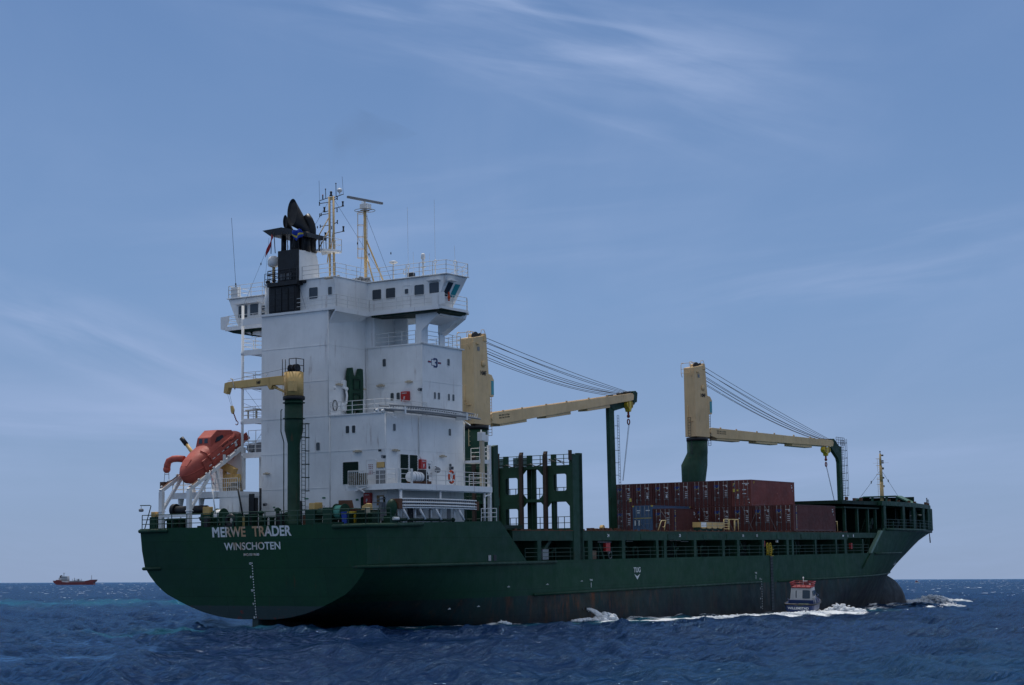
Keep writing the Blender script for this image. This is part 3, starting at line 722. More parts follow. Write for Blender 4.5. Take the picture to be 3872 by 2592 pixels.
# pilot ladder trunk: dark recess with rungs
m = MB(); m.box(69.9, 70.55, -11.20, -11.15, -1.3, 4.36); m.build('ladder_recess', DARK, o_hull)
m = MB()
for k in range(18): m.box(69.95, 70.5, -11.26, -11.2, -1.1 + .3 * k, -1.05 + .3 * k)
m.build('ladder_rungs', GREEN_D, o_hull)

# ------------------------------------------------------------------ superstructure (measured frame, placed by sc)
def rr(u0, u1, v0, v1, r, n=4):
    u0, u1 = sorted((u0, u1)); v0, v1 = sorted((v0, v1)); out = []
    for cu, cv, a0 in ((u1 - r, v1 - r, 0), (u0 + r, v1 - r, 90), (u0 + r, v0 + r, 180), (u1 - r, v0 + r, 270)):
        for k in range(n + 1): a = rad(a0 + 90 * k / n); out.append((cu + r * math.cos(a), cv + r * math.sin(a)))
    return out
def ring(m, outer, inner, axis, a, b):
    def P(u, v, t): return {'x': (t, u, v), 'y': (u, t, v), 'z': (u, v, t)}[axis]
    n = len(outer); vs = [P(*p, a) for p in outer] + [P(*p, a) for p in inner] + [P(*p, b) for p in outer] + [P(*p, b) for p in inner]
    fs = []
    for i in range(n):
        j = (i + 1) % n
        fs += [(i, j, n + j, n + i), (2 * n + i, 3 * n + i, 3 * n + j, 2 * n + j), (i, 2 * n + i, 2 * n + j, j), (n + i, n + j, 3 * n + j, 3 * n + i)]
    return m.add(vs, fs)
def window(parent, axis, at, u0, u1, v0, v1, r=.09, f=.045, g=None, tf=sc, fm=None, name='window'):
    """rectangular window on a wall facing aft (axis x) or to starboard (axis y); at = wall plane"""
    m = MB(tf); ring(m, rr(u0 - f, u1 + f, v0 - f, v1 + f, r + f) if u0 < u1 else rr(u1 - f, u0 + f, v0 - f, v1 + f, r + f), rr(u0, u1, v0, v1, r), axis, at - .035, at + .02)
    o = m.build(name, fm or WHITE2, parent)
    m = MB(tf); m.prism(rr(u0, u1, v0, v1, r), axis, at - .012, at + .02); m.build('pane', g or GLASS_D, o); return o
sup = MB(sc)
PT = 5.7
sup.box(8.15, 13.1, -1.2, PT, 16.0, 24.55)                 # tower
sup.box(8.15, 18.8, -6.85, PT, 7.25, 16.0)                  # lower block
sup.box(13.1, 18.85, -6.75, PT, 16.0, 21.8)               # upper block
sup.box(13.102, 15.9, -2.03, PT - .01, 21.8, 24.5)              # behind the wing recess
sup.box(15.9, 16.1, -3.3, PT - .01, 21.8, 24.5); sup.box(16.1, 18.84, -.8, PT - .01, 21.8, 24.5)
sup.box(13.1, 14.0, -6.74, -6.3, 21.8, 24.2); sup.box(13.1, 13.25, -6.3, -6.15, 21.8, 24.2)             # corner column
sup.box(15.70, 16.42, -6.74, -6.6, 21.8, 24.2)
sup.prism([(-6.74, 24.3), (-8.8, 24.3), (-8.7, 23.95), (-6.75, 22.75), (-6.5, 22.75), (-6.5, 23.75), (-5.3, 24.0), (-5.3, 24.3)], 'x', 15.75, 16.6)
sup.prism([(-6.72, 24.3), (-8.45, 24.3), (-8.3, 24.0), (-6.74, 22.85), (-6.1, 22.85)], 'x', 13.12, 13.3)
sup.prism([(13.3, 24.0), (13.3, 23.2), (14.0, 23.2), (14.2, 23.5), (15.6, 23.5), (15.75, 23.35), (15.75, 24.3), (13.3, 24.3)], 'y', -6.74, -6.6)
# inclined underside plate between column and wing tip
sup.add([(13.3, -8.45, 24.05), (15.8, -8.7, 23.97), (15.8, -6.75, 23.52), (13.3, -6.75, 23.56), (13.3, -8.45, 24.15), (15.8, -8.7, 24.1), (15.8, -6.7, 23.62), (13.3, -6.7, 23.66)],
        [(0, 1, 2, 3), (4, 7, 6, 5), (0, 4, 5, 1), (1, 5, 6, 2), (2, 6, 7, 3), (3, 7, 4, 0)])
sup.box(13.3, 15.75, -6.74, -6.5, 23.8, 24.3)
# port wing bracket
sup.prism([(5.7, 24.3), (12.0, 24.3), (11.2, 23.95), (9.3, 23.6), (7.6, 22.9), (5.7, 22.0)], 'x', 12.9, 13.3)
sup.prism([(5.7, 24.3), (12.0, 24.3), (11.2, 23.95), (9.3, 23.6), (7.6, 22.9), (5.7, 22.0)], 'x', 16.0, 16.4)
o_sup = sup.build('superstructure', WHITE, ship, bevel=.03)
# weld seams and trim strips
m = MB(sc)
for z in (21.67, 18.82, 15.99, 13.17):
    y1 = -1.2 if z > 16 else -6.85
    m.box(8.12, 8.15, y1, PT, z - .028, z + .028)
for z in (21.67, 18.82): m.box(8.15, 13.1, -1.222, -1.2, z - .018, z + .018)
m.box(13.08, 13.1, -6.75, -1.2, 18.8, 18.84); m.box(13.1, 18.85, -6.775, -6.75, 18.8, 18.84)
m.box(8.15, 18.8, -6.875, -6.85, 13.15, 13.19)
m.box(8.12, 8.15, -1.36, PT, 10.33, 10.36)
for x, y, a, b in ((8.12, -1.22, 16, 24.4), (8.12, -1.36, 7.4, 15.9), (13.07, -6.77, 16, 21.7)): m.tube((x, y, a), (x, y, b), .045, 6)
m.tube((13.05, -5.95, 21.85), (13.05, -5.95, 7.4), .001)
m.tube((13.02, -1.32, 21.75), (13.02, -1.32, 16.05), .055, 6); m.tube((12.4, -6.92, 15.9), (12.4, -6.92, 12.9), .045, 6); m.tube((12.4, -6.92, 12.9), (12.6, -6.95, 12.5), .045, 6)
m.tube((8.1, -6.8, 15.9), (8.1, -6.8, 10.4), .05, 6); m.tube((18.87, -6.86, 15.9), (18.87, -6.86, 10.4), .05, 6)
m.box(13.0, 19.0, -6.9, -6.7, 21.76, 21.86); m.box(13.0, 13.15, -6.9, -1.3, 21.76, 21.86)
m.box(8.05, 8.2, -6.92, -1.3, 15.94, 16.03)
m.build('wall_seam', WHITE2, o_sup)
# upper block windows: aft and starboard
for a in ((-2.87, -3.21, 20.18, 20.80), (-3.64, -3.98, 17.38, 17.98), (-4.24, -4.58, 17.38, 17.98)): window(o_sup, 'x', 13.1, *a)
for a in ((16.64, 17.0, 20.3, 20.86), (14.7, 14.98, 17.44, 18.0), (15.26, 15.56, 17.44, 18.0), (16.7, 16.98, 17.45, 18.0), (17.32, 17.64, 17.45, 18.0)): window(o_sup, 'y', -6.75, *a)
for a in ((-2.92, -3.28, 14.52, 15.1), (-3.54, -3.88, 14.52, 15.1), (.02, -.36, 13.3, 13.93)): window(o_sup, 'x', 8.15, *a)
for a in ((8.98, 9.34, 14.57, 15.13), (16.6, 16.94, 14.58, 15.14), (16.63, 16.97, 11.75, 12.3)): window(o_sup, 'y', -6.85, *a)
window(o_sup, 'x', 15.9, -1.15, -1.42, 22.95, 23.6)
# green ventilation grilles
def grille(axis, at, u0, u1, v0, v1):
    u0, u1 = sorted((u0, u1)); f = MB(sc); ring(f, rr(u0 - .05, u1 + .05, v0 - .05, v1 + .05, .08), rr(u0, u1, v0, v1, .06), axis, at - .05, at + .01); o = f.build('ventilation_grille', WHITE2, o_sup)
    g = MB(sc); n = int((v1 - v0) / .13)
    for i in range(n):
        z = v0 + (v1 - v0) * i / n
        if axis == 'x': g.beam((at - .02, u0, z + .05), (at - .02, u1, z + .05), .09, .06)
        else: g.beam((u0, at - .02, z + .05), (u1, at - .02, z + .05), .09, .06)
    (g.box(at - .01, at + .01, u0, u1, v0, v1) if axis == 'x' else g.box(u0, u1, at - .01, at + .01, v0, v1))
    g.build('louvre_slats', GREEN_D, o)
grille('x', 8.15, -2.66, -4.18, 10.55, 12.27)
grille('y', -6.85, 9.9, 10.95, 10.5, 12.8); grille('y', -6.85, 11.15, 12.18, 10.5, 12.8)
# doors
def door(axis, at, u0, u1, v0, v1, mat=WHITE, win=False, name='door'):
    u0, u1 = sorted((u0, u1)); d = MB(sc); ring(d, rr(u0 - .06, u1 + .06, v0 - .06, v1 + .06, .16), rr(u0 - .01, u1 + .01, v0 - .01, v1 + .01, .12), axis, at - .05, at + .01)
    d.prism(rr(u0, u1, v0, v1, .12), axis, at - .028, at + .01); o = d.build(name, mat, o_sup)
    h = MB(sc); zc = (v0 + v1) / 2
    if axis == 'x': h.tube((at - .09, u0 + .12, zc), (at - .09, u0 + .3, zc + .02), .02, 5); h.tube((at - .09, u0 + .12, zc), (at, u0 + .12, zc), .02, 5)
    else: h.tube((u1 - .12, at - .09, zc), (u1 - .3, at - .09, zc + .02), .02, 5); h.tube((u1 - .12, at - .09, zc), (u1 - .12, at, zc), .02, 5)
    h.build('handle', GREY, o)
    if win:
        g = MB(sc); c = ((u0 + u1) / 2, v1 - .5)
        g.lathe((at - .04, c[0], c[1]) if axis == 'x' else (c[0], at - .04, c[1]), [(.01, 0), (.13, 0), (.13, .02)], 14, axis); g.build('porthole', DARK, o)
    return o
door('x', 8.15, -4.95, -5.85, 10.4, 12.35); door('y', -6.85, 13.45, 14.2, 10.4, 12.4, win=True)
door('x', 8.15, 2.15, 1.5, 7.5, 9.35, DARK); door('x', 8.15, 0.35, -.30, 7.6, 8.55, GREEN_D); door('x', 8.15, -4.45, -4.78, 8.1, 9.5, GREEN_D, name='hatch_door')
door('y', -6.85, 9.4, 10.1, 7.5, 8.9, GREEN_D); door('y', -6.85, 10.9, 11.5, 7.5, 8.9, DARK)
m = MB(sc); m.box(8.02, 8.15, -5.99, -6.69, 11.72, 12.15); m.build('junction_box', YELL, o_sup, bevel=.02)
m = MB(sc); m.box(8.0, 8.14, -6.0, -6.6, 8.85, 9.6); m.build('notice_board', paint('plywood', (.30, .19, .08), .7), o_sup, bevel=.01)
m = MB(sc); m.box(7.93, 8.0, -6.35, -6.62, 8.9, 9.5); m.build('control_box', WHITE2, o_sup, bevel=.01)
# red fire stations with lettering
def firebox(axis, at, u, v, wd=.68, h=.95, d=.26, lab=''):
    m = MB(sc)
    if axis == 'x': m.box(at - d, at, u - wd / 2, u + wd / 2, v, v + h); rt, o_ = (0, -1, 0), (at - d - .006, u, v)
    else: m.box(u - wd / 2, u + wd / 2, at - d, at, v, v + h); rt, o_ = (1, 0, 0), (u, at - d - .006, v)
    o = m.build('fire_hose_box', RED, o_sup, bevel=.04)
    p = Vector(o_)
    text('lettering', 'F', LETTER, o, p + Vector((0, 0, h * .14)), rt, (0, 0, 1), .26, .14, .02, tf=sc)
    text('lettering', 'FIREBOX', LETTER, o, p + Vector((0, 0, h * .76)), rt, (0, 0, 1), .085, wd * .62, .01, tf=sc)
    return o
firebox('x', 8.15, -5.15, 8.97, .70, .85); firebox('x', 13.1, -5.2, 17.24, .78, .78); firebox('y', -6.85, 12.75, 11.75, .78, .74)
# cream lamp trays over doors
def lamp(axis, at, u, v, wd=.62):
    m = MB(sc)
    if axis == 'x': m.box(at - .3, at - .02, u - wd / 2, u + wd / 2, v, v + .1); m.beam((at - .02, u, v + .05), (at + .02, u, v + .05), .4, .05); m.tube((at - .16, u - wd * .3, v + .13), (at - .16, u + wd * .3, v + .13), .04, 6)
    else: m.box(u - wd / 2, u + wd / 2, at - .3, at - .02, v, v + .1); m.beam((u, at - .02, v + .05), (u, at + .02, v + .05), .4, .05); m.tube((u - wd * .3, at - .16, v + .13), (u + wd * .3, at - .16, v + .13), .04, 6)
    m.build('light_fitting', BRASS, o_sup, bevel=.01)
lamp('y', -1.2, 9.35, 18.5); lamp('y', -1.2, 12.4, 18.35); lamp('x', 13.1, -2.75, 18.58, .7); lamp('x', 13.1, -5.55, 18.72, .6)
lamp('x', 8.15, -4.15, 13.0, .7); lamp('y', -6.85, 9.2, 13.0, .7); lamp('y', -6.85, 15.6, 12.8, .7); lamp('x', 8.15, 5.0, 11.6, .5); lamp('x', 8.15, -1.35, 27.0 - .12, .7)
lamp('x', 15.9, -.95, 24.1, .8)
# floodlights
def flood(p, dirx=(-1, 0, 0), s=.3, mat=GREY):
    m = MB(sc); p = Vector(p); d = Vector(dirx).normalized(); m.beam(p, p + d * s * .7, s, s * .8); m.beam(p - d * .25, p, .05, .05)
    o = m.build('floodlight', mat, o_sup, bevel=.01); g = MB(sc); g.beam(p + d * s * .7, p + d * (s * .7 + .015), s * .82, s * .62); g.build('lamp_glass', GLASS_D, o)
flood((7.8, -6.75, 12.55), (-.3, -1, -.2)); flood((16.45, -7.15, 11.95), (-.4, -1, -.2)); flood((13.0, -6.55, 18.1), (-.3, -1, -.1)); flood((8.0, -6.35, 13.05), (-1, -.3, -.2), .2, DARK); flood((7.8, 4.9, 9.2), (-1, 0, -.2), .28)
m = MB(sc); m.ball((14.45, -7.25, 11.7), .24, n=12, m=8); m.tube((14.45, -7.0, 12.0), (14.45, -7.25, 11.9), .04); m.build('searchlight', GREY, o_sup)
m = MB(sc); m.ball((8.6, -1.5, 17.9 + .3), .14, n=10, m=6); m.path([(10.05, -1.5, 18.1), (10.02, -1.6, 17.7), (10.0, -1.55, 17.1), (9.9, -1.4, 16.9)], .09, 8); m.ball((10.08, -1.5, 18.25), .17, n=10, m=6); m.build('ventilator', WHITE, o_sup)
m = MB(sc); m.path([(8.9 + .28 * math.cos(a), -1.28, 16.85 + .42 * math.sin(a)) for a in [2 * PI * k / 18 for k in range(18)]], .035, 6, True); m.build('hose_reel', DARK, o_sup)
# emblem on the starboard side: a dark blue 3 joined to a thin square, a dash either side
eb = MB(sc)
for u0, u1, v0, v1 in ((14.82, 15.22, 20.60, 20.74), (15.10, 15.28, 20.42, 20.66), (14.96, 15.2, 20.33, 20.46), (15.10, 15.28, 20.10, 20.36), (14.82, 15.22, 20.01, 20.14), (14.72, 14.86, 20.46, 20.66), (14.72, 14.86, 20.10, 20.26)): pass
eb.prism([(14.72, 20.76), (15.15, 20.76), (15.28, 20.66), (15.28, 20.47), (15.21, 20.40), (15.28, 20.33), (15.28, 20.12), (15.15, 20.0), (14.72, 20.0), (14.72, 20.18), (14.86, 20.18), (14.86, 20.13), (15.02, 20.13), (15.09, 20.17), (15.09, 20.30), (15.03, 20.34), (14.93, 20.34), (14.93, 20.46), (15.03, 20.46), (15.09, 20.50), (15.09, 20.60), (15.02, 20.64), (14.86, 20.64), (14.86, 20.58), (14.72, 20.58)], 'y', -6.77, -6.755)
eb.box(14.42, 14.46, -6.77, -6.755, 20.14, 20.66); eb.box(14.42, 14.72, -6.77, -6.755, 20.62, 20.66); eb.box(14.42, 14.72, -6.77, -6.755, 20.14, 20.18)
for u0, u1 in ((13.93, 14.36), (15.32, 15.76)): eb.box(u0, u1, -6.77, -6.755, 20.34, 20.48)
o_e = eb.build('company_emblem', INKB, o_sup)
er = MB(sc)
for u0, u1 in ((13.97, 14.32), (15.36, 15.72)): er.box(u0, u1, -6.78, -6.77, 20.38, 20.44)
er.build('emblem_stripe', INKR, o_e)
# printed notices on the doors
for (x, y, z, n, w_) in ((8.10, -5.35, 11.95, 6, .42), ):
    nt_ = MB(sc)
    for k in range(n):
        for j in range(3): nt_.box(x - .006, x, y - w_ / 2 + j * .15, y - w_ / 2 + j * .15 + random.uniform(.07, .12), z - k * .14, z - k * .14 + .06)
    nt_.build('door_notice', paint('notice_red', (.35, .08, .09), .6), o_sup)
nt_ = MB(sc); nt_.box(13.6, 14.0, -6.905, -6.88, 12.15, 12.2); nt_.box(13.65, 13.95, -6.905, -6.88, 12.08, 12.11); nt_.box(13.5, 14.1, -6.905, -6.88, 11.3, 11.34); nt_.box(13.6, 14.1, -6.905, -6.88, 11.2, 11.24); nt_.build('door_notice', GREY, o_sup)
m = MB(sc); m.box(8.11, 8.14, -3.9, -4.15, 9.25, 9.4); m.box(8.11, 8.14, 4.3 - .1, 4.5 - .1, 8.9, 9.0); m.box(8.11, 8.14, 1.2, .8, 9.5, 9.6); m.box(8.11, 8.14, -.6, -.9, 9.5, 9.62); m.build('safety_sign', paint('sign_green', (.03, .16, .09), .5), o_sup)

# --- bridge deck with narrow walkways and the wings
bd = MB(sc)
bd.box(8.0, 12.5, -2.0, PT, 24.42, 24.6)                    # aft walkway
bd.prism([(12.4, -2.0), (12.4, -8.9), (16.1, -9.2), (17.2, -8.6), (19.2, -4), (19.2, PT + 4), (16.1, 13.3), (12.4, 13.3), (12.4, PT)], 'z', 24.38, 24.6)
bd.box(12.3, 12.45, -8.95, -2.0, 24.32, 24.66); bd.box(8.0, 12.45, -2.1, -1.98, 24.25, 24.66)
bd.box(12.3, 12.45, PT, 13.35, 24.32, 24.66)
bd.add([(8.0, -2.0, 24.3), (12.4, -2.0, 24.3), (12.4, -1.2, 23.9), (8.3, -1.2, 23.4), (8.0, -1.9, 24.3), (12.4, -1.9, 24.4), (12.4, -1.1, 24.0), (8.3, -1.1, 23.5)], [(0, 1, 2, 3), (4, 7, 6, 5), (0, 4, 5, 1), (1, 5, 6, 2), (2, 6, 7, 3), (3, 7, 4, 0)])
o_bd = bd.build('bridge_deck', WHITE, ship)
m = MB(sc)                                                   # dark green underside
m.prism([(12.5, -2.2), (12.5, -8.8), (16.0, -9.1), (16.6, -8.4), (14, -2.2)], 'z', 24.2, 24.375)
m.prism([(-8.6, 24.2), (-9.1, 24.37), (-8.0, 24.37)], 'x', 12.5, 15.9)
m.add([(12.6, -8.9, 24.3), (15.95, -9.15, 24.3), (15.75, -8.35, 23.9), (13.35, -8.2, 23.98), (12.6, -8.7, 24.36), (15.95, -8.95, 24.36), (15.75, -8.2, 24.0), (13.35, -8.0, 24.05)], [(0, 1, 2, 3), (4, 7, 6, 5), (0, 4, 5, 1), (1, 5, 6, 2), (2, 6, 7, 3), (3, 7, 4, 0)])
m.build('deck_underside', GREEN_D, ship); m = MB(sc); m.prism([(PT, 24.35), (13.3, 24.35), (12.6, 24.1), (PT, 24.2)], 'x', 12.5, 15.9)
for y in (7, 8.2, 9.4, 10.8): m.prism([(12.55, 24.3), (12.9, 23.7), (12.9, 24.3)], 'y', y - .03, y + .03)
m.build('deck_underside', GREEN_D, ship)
# wheelhouse
wh = MB(sc)
wh.box(8.55, 18.6, -1.55, PT, 24.6, 27.12)
wh.add([(12.86, -1.5, 24.6), (12.86, -8.25, 24.6), (12.86, -9.45, 27.1), (12.86, -1.5, 27.1), (16.2, -1.5, 24.6), (15.2, -8.25, 24.6), (15.5, -9.6, 27.1), (16.2, -1.5, 27.1)],
       [(0, 1, 2, 3), (4, 7, 6, 5), (0, 4, 5, 1), (1, 5, 6, 2), (2, 6, 7, 3), (3, 7, 4, 0)])
wh.add([(12.86, PT - .1, 24.6), (12.86, 12.3, 24.6), (12.86, 13.45, 27.1), (12.86, PT - .1, 27.1), (16.2, PT, 24.6), (15.2, 12.3, 24.6), (15.5, 13.6, 27.1), (16.2, PT - .1, 27.1)],
       [(0, 1, 2, 3), (4, 7, 6, 5), (0, 4, 5, 1), (1, 5, 6, 2), (2, 6, 7, 3), (3, 7, 4, 0)])
wh.box(8.45, 18.8, -1.65, PT, 27.121, 27.2); wh.prism([(12.65, -1.66), (12.65, -9.55), (15.6, -9.75), (16.3, -1.66)], 'z', 27.12, 27.2); wh.prism([(12.65, 13.5), (15.6, 13.7), (16.3, PT + .01), (12.65, PT + .01)], 'z', 27.12, 27.2)
o_wh = wh.build('wheelhouse', WHITE, ship, bevel=.03)
def wslant(z): return 12.95 - .2 * (z - 24.6) / 2.5
for a in ((-2.05, -2.95, 25.62, 26.5), (-3.42, -4.36, 25.62, 26.5), (-6.26, -7.2, 25.62, 26.5), (-7.72, -8.66, 25.66, 26.55)):
    window(o_wh, 'x', 12.86, *a, r=.1, g=GLASS)
window(o_wh, 'x', 12.86, -5.3, -5.66, 25.88, 26.28, r=.06, g=GLASS)
m = MB(sc); ring(m, rr(-5.95, -5.08, 24.7, 26.6, .12), rr(-5.9, -5.13, 24.75, 26.55, .1), 'x', 12.82, 12.87); m.build('door', WHITE2, o_wh)
m = MB(sc); m.box(12.4, 12.9, -8.8, -7.6, 26.68, 26.74); m.box(12.5, 12.8, -8.7, -7.7, 26.63, 26.68); m.build('window_visor', WHITE, o_wh)
window(o_wh, 'x', 8.55, 1.06, .16, 25.53, 26.45, r=.12, g=GLASS); window(o_wh, 'x', 8.55, -.88, -1.27, 25.68, 26.34, g=GLASS_D)
for a in ((12.3, 11.3, 25.4, 26.45), (11.0, 10.08, 25.55, 26.5), (9.7, 9.3, 25.4, 26.3)): window(o_wh, 'x', 12.86, a[1], a[0], a[2], a[3], r=.08, g=GLASS)
m = MB(sc); m.box(12.45, 12.85, 11.1, 12.5, 26.55, 26.68); m.box(12.45, 12.85, 9.9, 11.0, 26.55, 26.68); m.build('window_visor', WHITE, o_wh)
# raked end windows of the starboard wing
def endwin(x0, x1, z0, z1, mat=GLASS_T):
    def yy(x, z): return -8.25 - (z - 24.6) / 2.5 * (1.2 + .15 * (x - 12.9) / 2.4) - .02
    o = None
    for nm, e, off, mt in (('window', .05, 0, WHITE2), ('pane', 0, .02, mat)):
        q = [(x0 - e, z0 - e), (x1 + e, z0 - e), (x1 + e + .12, z1 + e), (x0 - e + .12, z1 + e)]
        g = MB(sc); g.add([(x, yy(x, z) - off - .01, z) for x, z in q] + [(x, yy(x, z) + .05, z) for x, z in q], [(0, 1, 2, 3), (7, 6, 5, 4), (0, 4, 5, 1), (1, 5, 6, 2), (2, 6, 7, 3), (3, 7, 4, 0)])
        x_ = g.build(nm, mt, o or o_wh); o = o or x_
endwin(13.2, 13.85, 25.5, 26.55, GLASS); endwin(14.15, 14.8, 25.5, 26.5)
m = MB(sc); m.box(13.1, 13.95, -9.75, -9.2, 26.62, 26.68); m.build('window_visor', WHITE, o_wh)
m = MB(sc); m.prism([(-9.5, 25.6), (-9.5, 24.7), (-8.6, 24.6), (-8.3, 24.66), (-8.3, 25.6)], 'x', 12.33, 12.39); m.box(12.33, 12.5, -8.95, -8.88, 24.6, 25.62); m.build('wing_dodger', WHITE, ship)
m = MB(sc); m.prism([(12.95, 25.6), (13.88, 25.55), (13.85, 24.5), (13.55, 24.42), (13.2, 24.7), (13.0, 25.1)], 'x', 12.33, 12.42); m.build('wing_dodger', WHITE, ship)
# rails of the bridge deck and roofs
rails(o_bd, RAILW, ([(8.1, 2.3, 24.6), (8.1, -2.05, 24.6), (12.42, -2.05, 24.6), (12.42, -8.88, 24.6), (16.05, -9.15, 24.6), (17.1, -8.5, 24.6)],
    [(8.1, PT, 24.6), (12.4, PT + .1, 24.6), (12.4, 13.3, 24.6), (16, 13.3, 24.6)]), sc, h=1.0, gap=1.5)
rails(o_wh, RAILW, ([(8.55, 1.75, 27.2), (8.55, -1.6, 27.2), (12.7, -1.62, 27.2), (12.7, -9.45, 27.2), (15.5, -9.65, 27.2), (18.5, -6, 27.2)],
    [(12.7, 7.0, 27.2), (12.7, 13.3, 27.2), (15.5, 13.4, 27.2)]), sc)
rails(o_sup, RAILW, ([(13.15, -2.1, 21.85), (13.15, -6.1, 21.85)], [(14.05, -6.65, 21.85), (15.65, -6.65, 21.85)], [(16.45, -6.65, 21.85), (18.8, -6.65, 21.85), (18.8, -3, 21.85)],
    [(8.25, -1.3, 16.0), (8.25, -6.75, 16.0), (11.5, -6.8, 16.0), (13.6, -6.85, 16.0)]), sc, gap=1.2)

# --- side galleries on the port side of the tower, with posts and awning slabs
pg = MB(sc)
for z in (21.66, 18.85, 15.99, 13.2):
    pg.box(9.0, 12.9, PT + .002, 8.45, z, z + .28); pg.box(8.9, 9.0, PT + .003, 8.5, z - .14, z + .30)
pg.box(8.85, 9.0, PT + .003, 8.5, 24.0, 24.55)
o_pg = pg.build('side_gallery', WHITE, ship)
m = MB(sc); m.tube((12.8, 8.4, 7.3), (12.8, 8.4, 24.4), .1, 8); m.build('gallery_post', WHITE, o_pg); m = MB(sc); m.tube((8.95, 8.4, 7.3), (8.95, 8.4, 25.7), .11, 8); n_ = MB(sc); n_.box(9.6, 9.9, 6.7, 7.15, 10.3, 13.2); n_.build('gallery_post', WHITE, o_pg)
for z in (21.66, 18.85, 15.99, 13.2): m.tube((8.95, 8.4, z - .1), (8.95, 8.4, z + .2), .15, 8)
m.build('gallery_post', WHITE, o_pg)
rails(o_pg, RAILW, [[(9.0, PT + .05, z), (9.0, 8.4, z), (12.9, 8.4, z)] for z in (21.95, 19.13, 16.27, 13.48)], sc, h=1.0)
m = MB(sc)
for a, b in (((9, 8.3, 19.0), (9, 5.8, 18.2)), ((9, 8.3, 18.9), (9, 6.1, 16.5)), ((9, 8.3, 17.6), (9, 5.8, 16.6)), ((9, 5.8, 18.0), (9, 6.4, 16.3)), ((9, 8.4, 17.9), (9, 5.8, 17.8))): m.tube(a, b, .012, 4)
m.build('mooring_line', WIRE, o_pg)
m = MB(sc); m.box(9.05, 9.5, 6.7, 8.2, 16.95, 17.05); m.box(9.1, 9.2, 7.0, 7.1, 16.2, 16.95); m.box(9.1, 9.2, 7.9, 8.0, 16.2, 16.95); m.build('bench', BRASS, o_pg)
m = MB(sc); m.box(9.3, 10.2, 6.1, 7.4, 13.5, 14.3); m.tube((9.3, 7.9, 13.9), (10, 7.9, 13.9), .35, 12); m.build('davit_winch', GREY, o_pg)
# stair frames beside the tower
m = MB(sc)
ladder(m, (9.2, 7.6, 13.5), (11.5, 7.6, 15.9), (0, 1, 0), .7, .25); m.build('stair', RAILW, o_pg); m = MB(sc); ladder(m, (9.2, 6.6, 25.0), (10.6, 6.6, 27.2), (0, 1, 0), .7, .25)
m.build('stair', RAILW, o_pg); rails(o_pg, RAILW, [[(9.0, 6.2, 13.5), (9.0, 7.8, 13.5)]], sc, h=1.8, bars=2, gap=.8)

# --- boat deck gallery around the lower block (first deck above the poop)
ga = MB(sc)
ga.prism([(6.9, -3.9), (6.9, -9.0), (19.4, -9.1), (19.4, -6.851), (8.149, -6.851), (8.149, -3.9)], 'z', 10.18, 10.36)
ga.box(6.8, 6.9, -9.12, -3.9, 9.98, 10.42); ga.box(6.8, 19.4, -9.22, -9.12, 9.98, 10.42)
ga.box(6.9, 19.4, -9.0, -8.9, 9.9, 10.18)
o_ga = ga.build('boat_deck_gallery', WHITE, ship)
m = MB(sc)
for x in (7.1, 12.3, 18.6): m.tube((x, -8.95, 7.3), (x, -8.95, 10.2), .11, 8); m.build('gallery_post', WHITE, o_ga); m = MB(sc)
m.tube((18.2, -9.2, 9.5), (18.2, -9.2, 7.4), .06, 6); m.path([(19.2, -9.2, 10.0), (19.1, -9.2, 9.75), (18.5, -9.2, 9.7), (18.25, -9.2, 9.5)], .06, 6)
m.build('gallery_post', WHITE, o_ga)
rails(o_ga, RAILW, ([(6.9, -4.1, 10.4), (6.9, -8.6, 10.4)], [(6.9, -9.1, 10.4), (8.2, -9.15, 10.4)], [(10.2, -9.15, 10.4), (19.35, -9.15, 10.4), (19.35, -7, 10.4)]), sc, h=1.1)
for a in ((6.82, 6.98, -9.0, -8.86), (8.2, 8.34, -9.2, -9.06)): m = MB(sc); m.box(*a, 10.4, 11.55); m.build('gate_post', RAILW, o_ga)
# rope cage at the gallery's inner corner
m = MB(sc)
for y in np.linspace(-4.4, -6.2, 10): m.tube((6.5, y, 10.3), (6.5, y, 11.4), .022, 5)
for z in (10.3, 11.4): m.tube((6.5, -4.4, z), (6.5, -6.2, z), .03, 5); m.tube((6.5, -4.4, z), (6.9, -4.1, z), .03, 5)
m.beam((6.6, -4.9, 9.9), (6.6, -6.2, 10.25), .1); m.beam((6.5, -6.0, 9.8), (6.5, -5.2, 10.25), .08)
m.build('rope_cage', RAILW, o_ga)
m = MB(sc); m.box(7.9, 8.13, -6.0, -6.75, 10.45, 11.5); m.build('locker', GREY, o_ga, bevel=.02)
# upper small gallery at the front corner with the tall fire-monitor post
m = MB(sc); m.box(18.86, 20.5, -8.3, -6.5, 12.42, 12.62); m.box(18.86, 20.5, -8.4, -8.3, 12.36, 12.68); m.box(20.22, 20.48, -8.45, -8.2, 7.3, 13.9); m.box(19.4, 19.55, -8.3, -8.15, 12.6, 13.7)
o_fg = m.build('front_gallery', WHITE, ship)
rails(o_fg, RAILW, ([(18.9, -8.35, 12.66), (20.4, -8.35, 12.66), (20.4, -6.5, 12.66)], [(19.4, -8.5, 10.4), (20.4, -8.5, 10.4)]), sc, gap=1.0)
m = MB(sc); m.box(19.42, 20.5, -8.5, -6.0, 10.2, 10.36); m.build('gallery_slab', WHITE, o_fg)
m = MB(sc); m.box(18.95, 19.25, -8.6, -8.3, 10.4, 14.2); m.build('flood_post', BRASS, o_fg)
m = MB(sc); m.box(18.8, 19.3, -8.7, -8.2, 14.2, 14.9); m.box(19.3, 19.9, -8.6, -8.3, 14.15, 14.7); m.box(18.95, 19.05, -8.5, -8.4, 14.9, 15.1); m.build('flood_box', WHITE2, o_fg, bevel=.02)
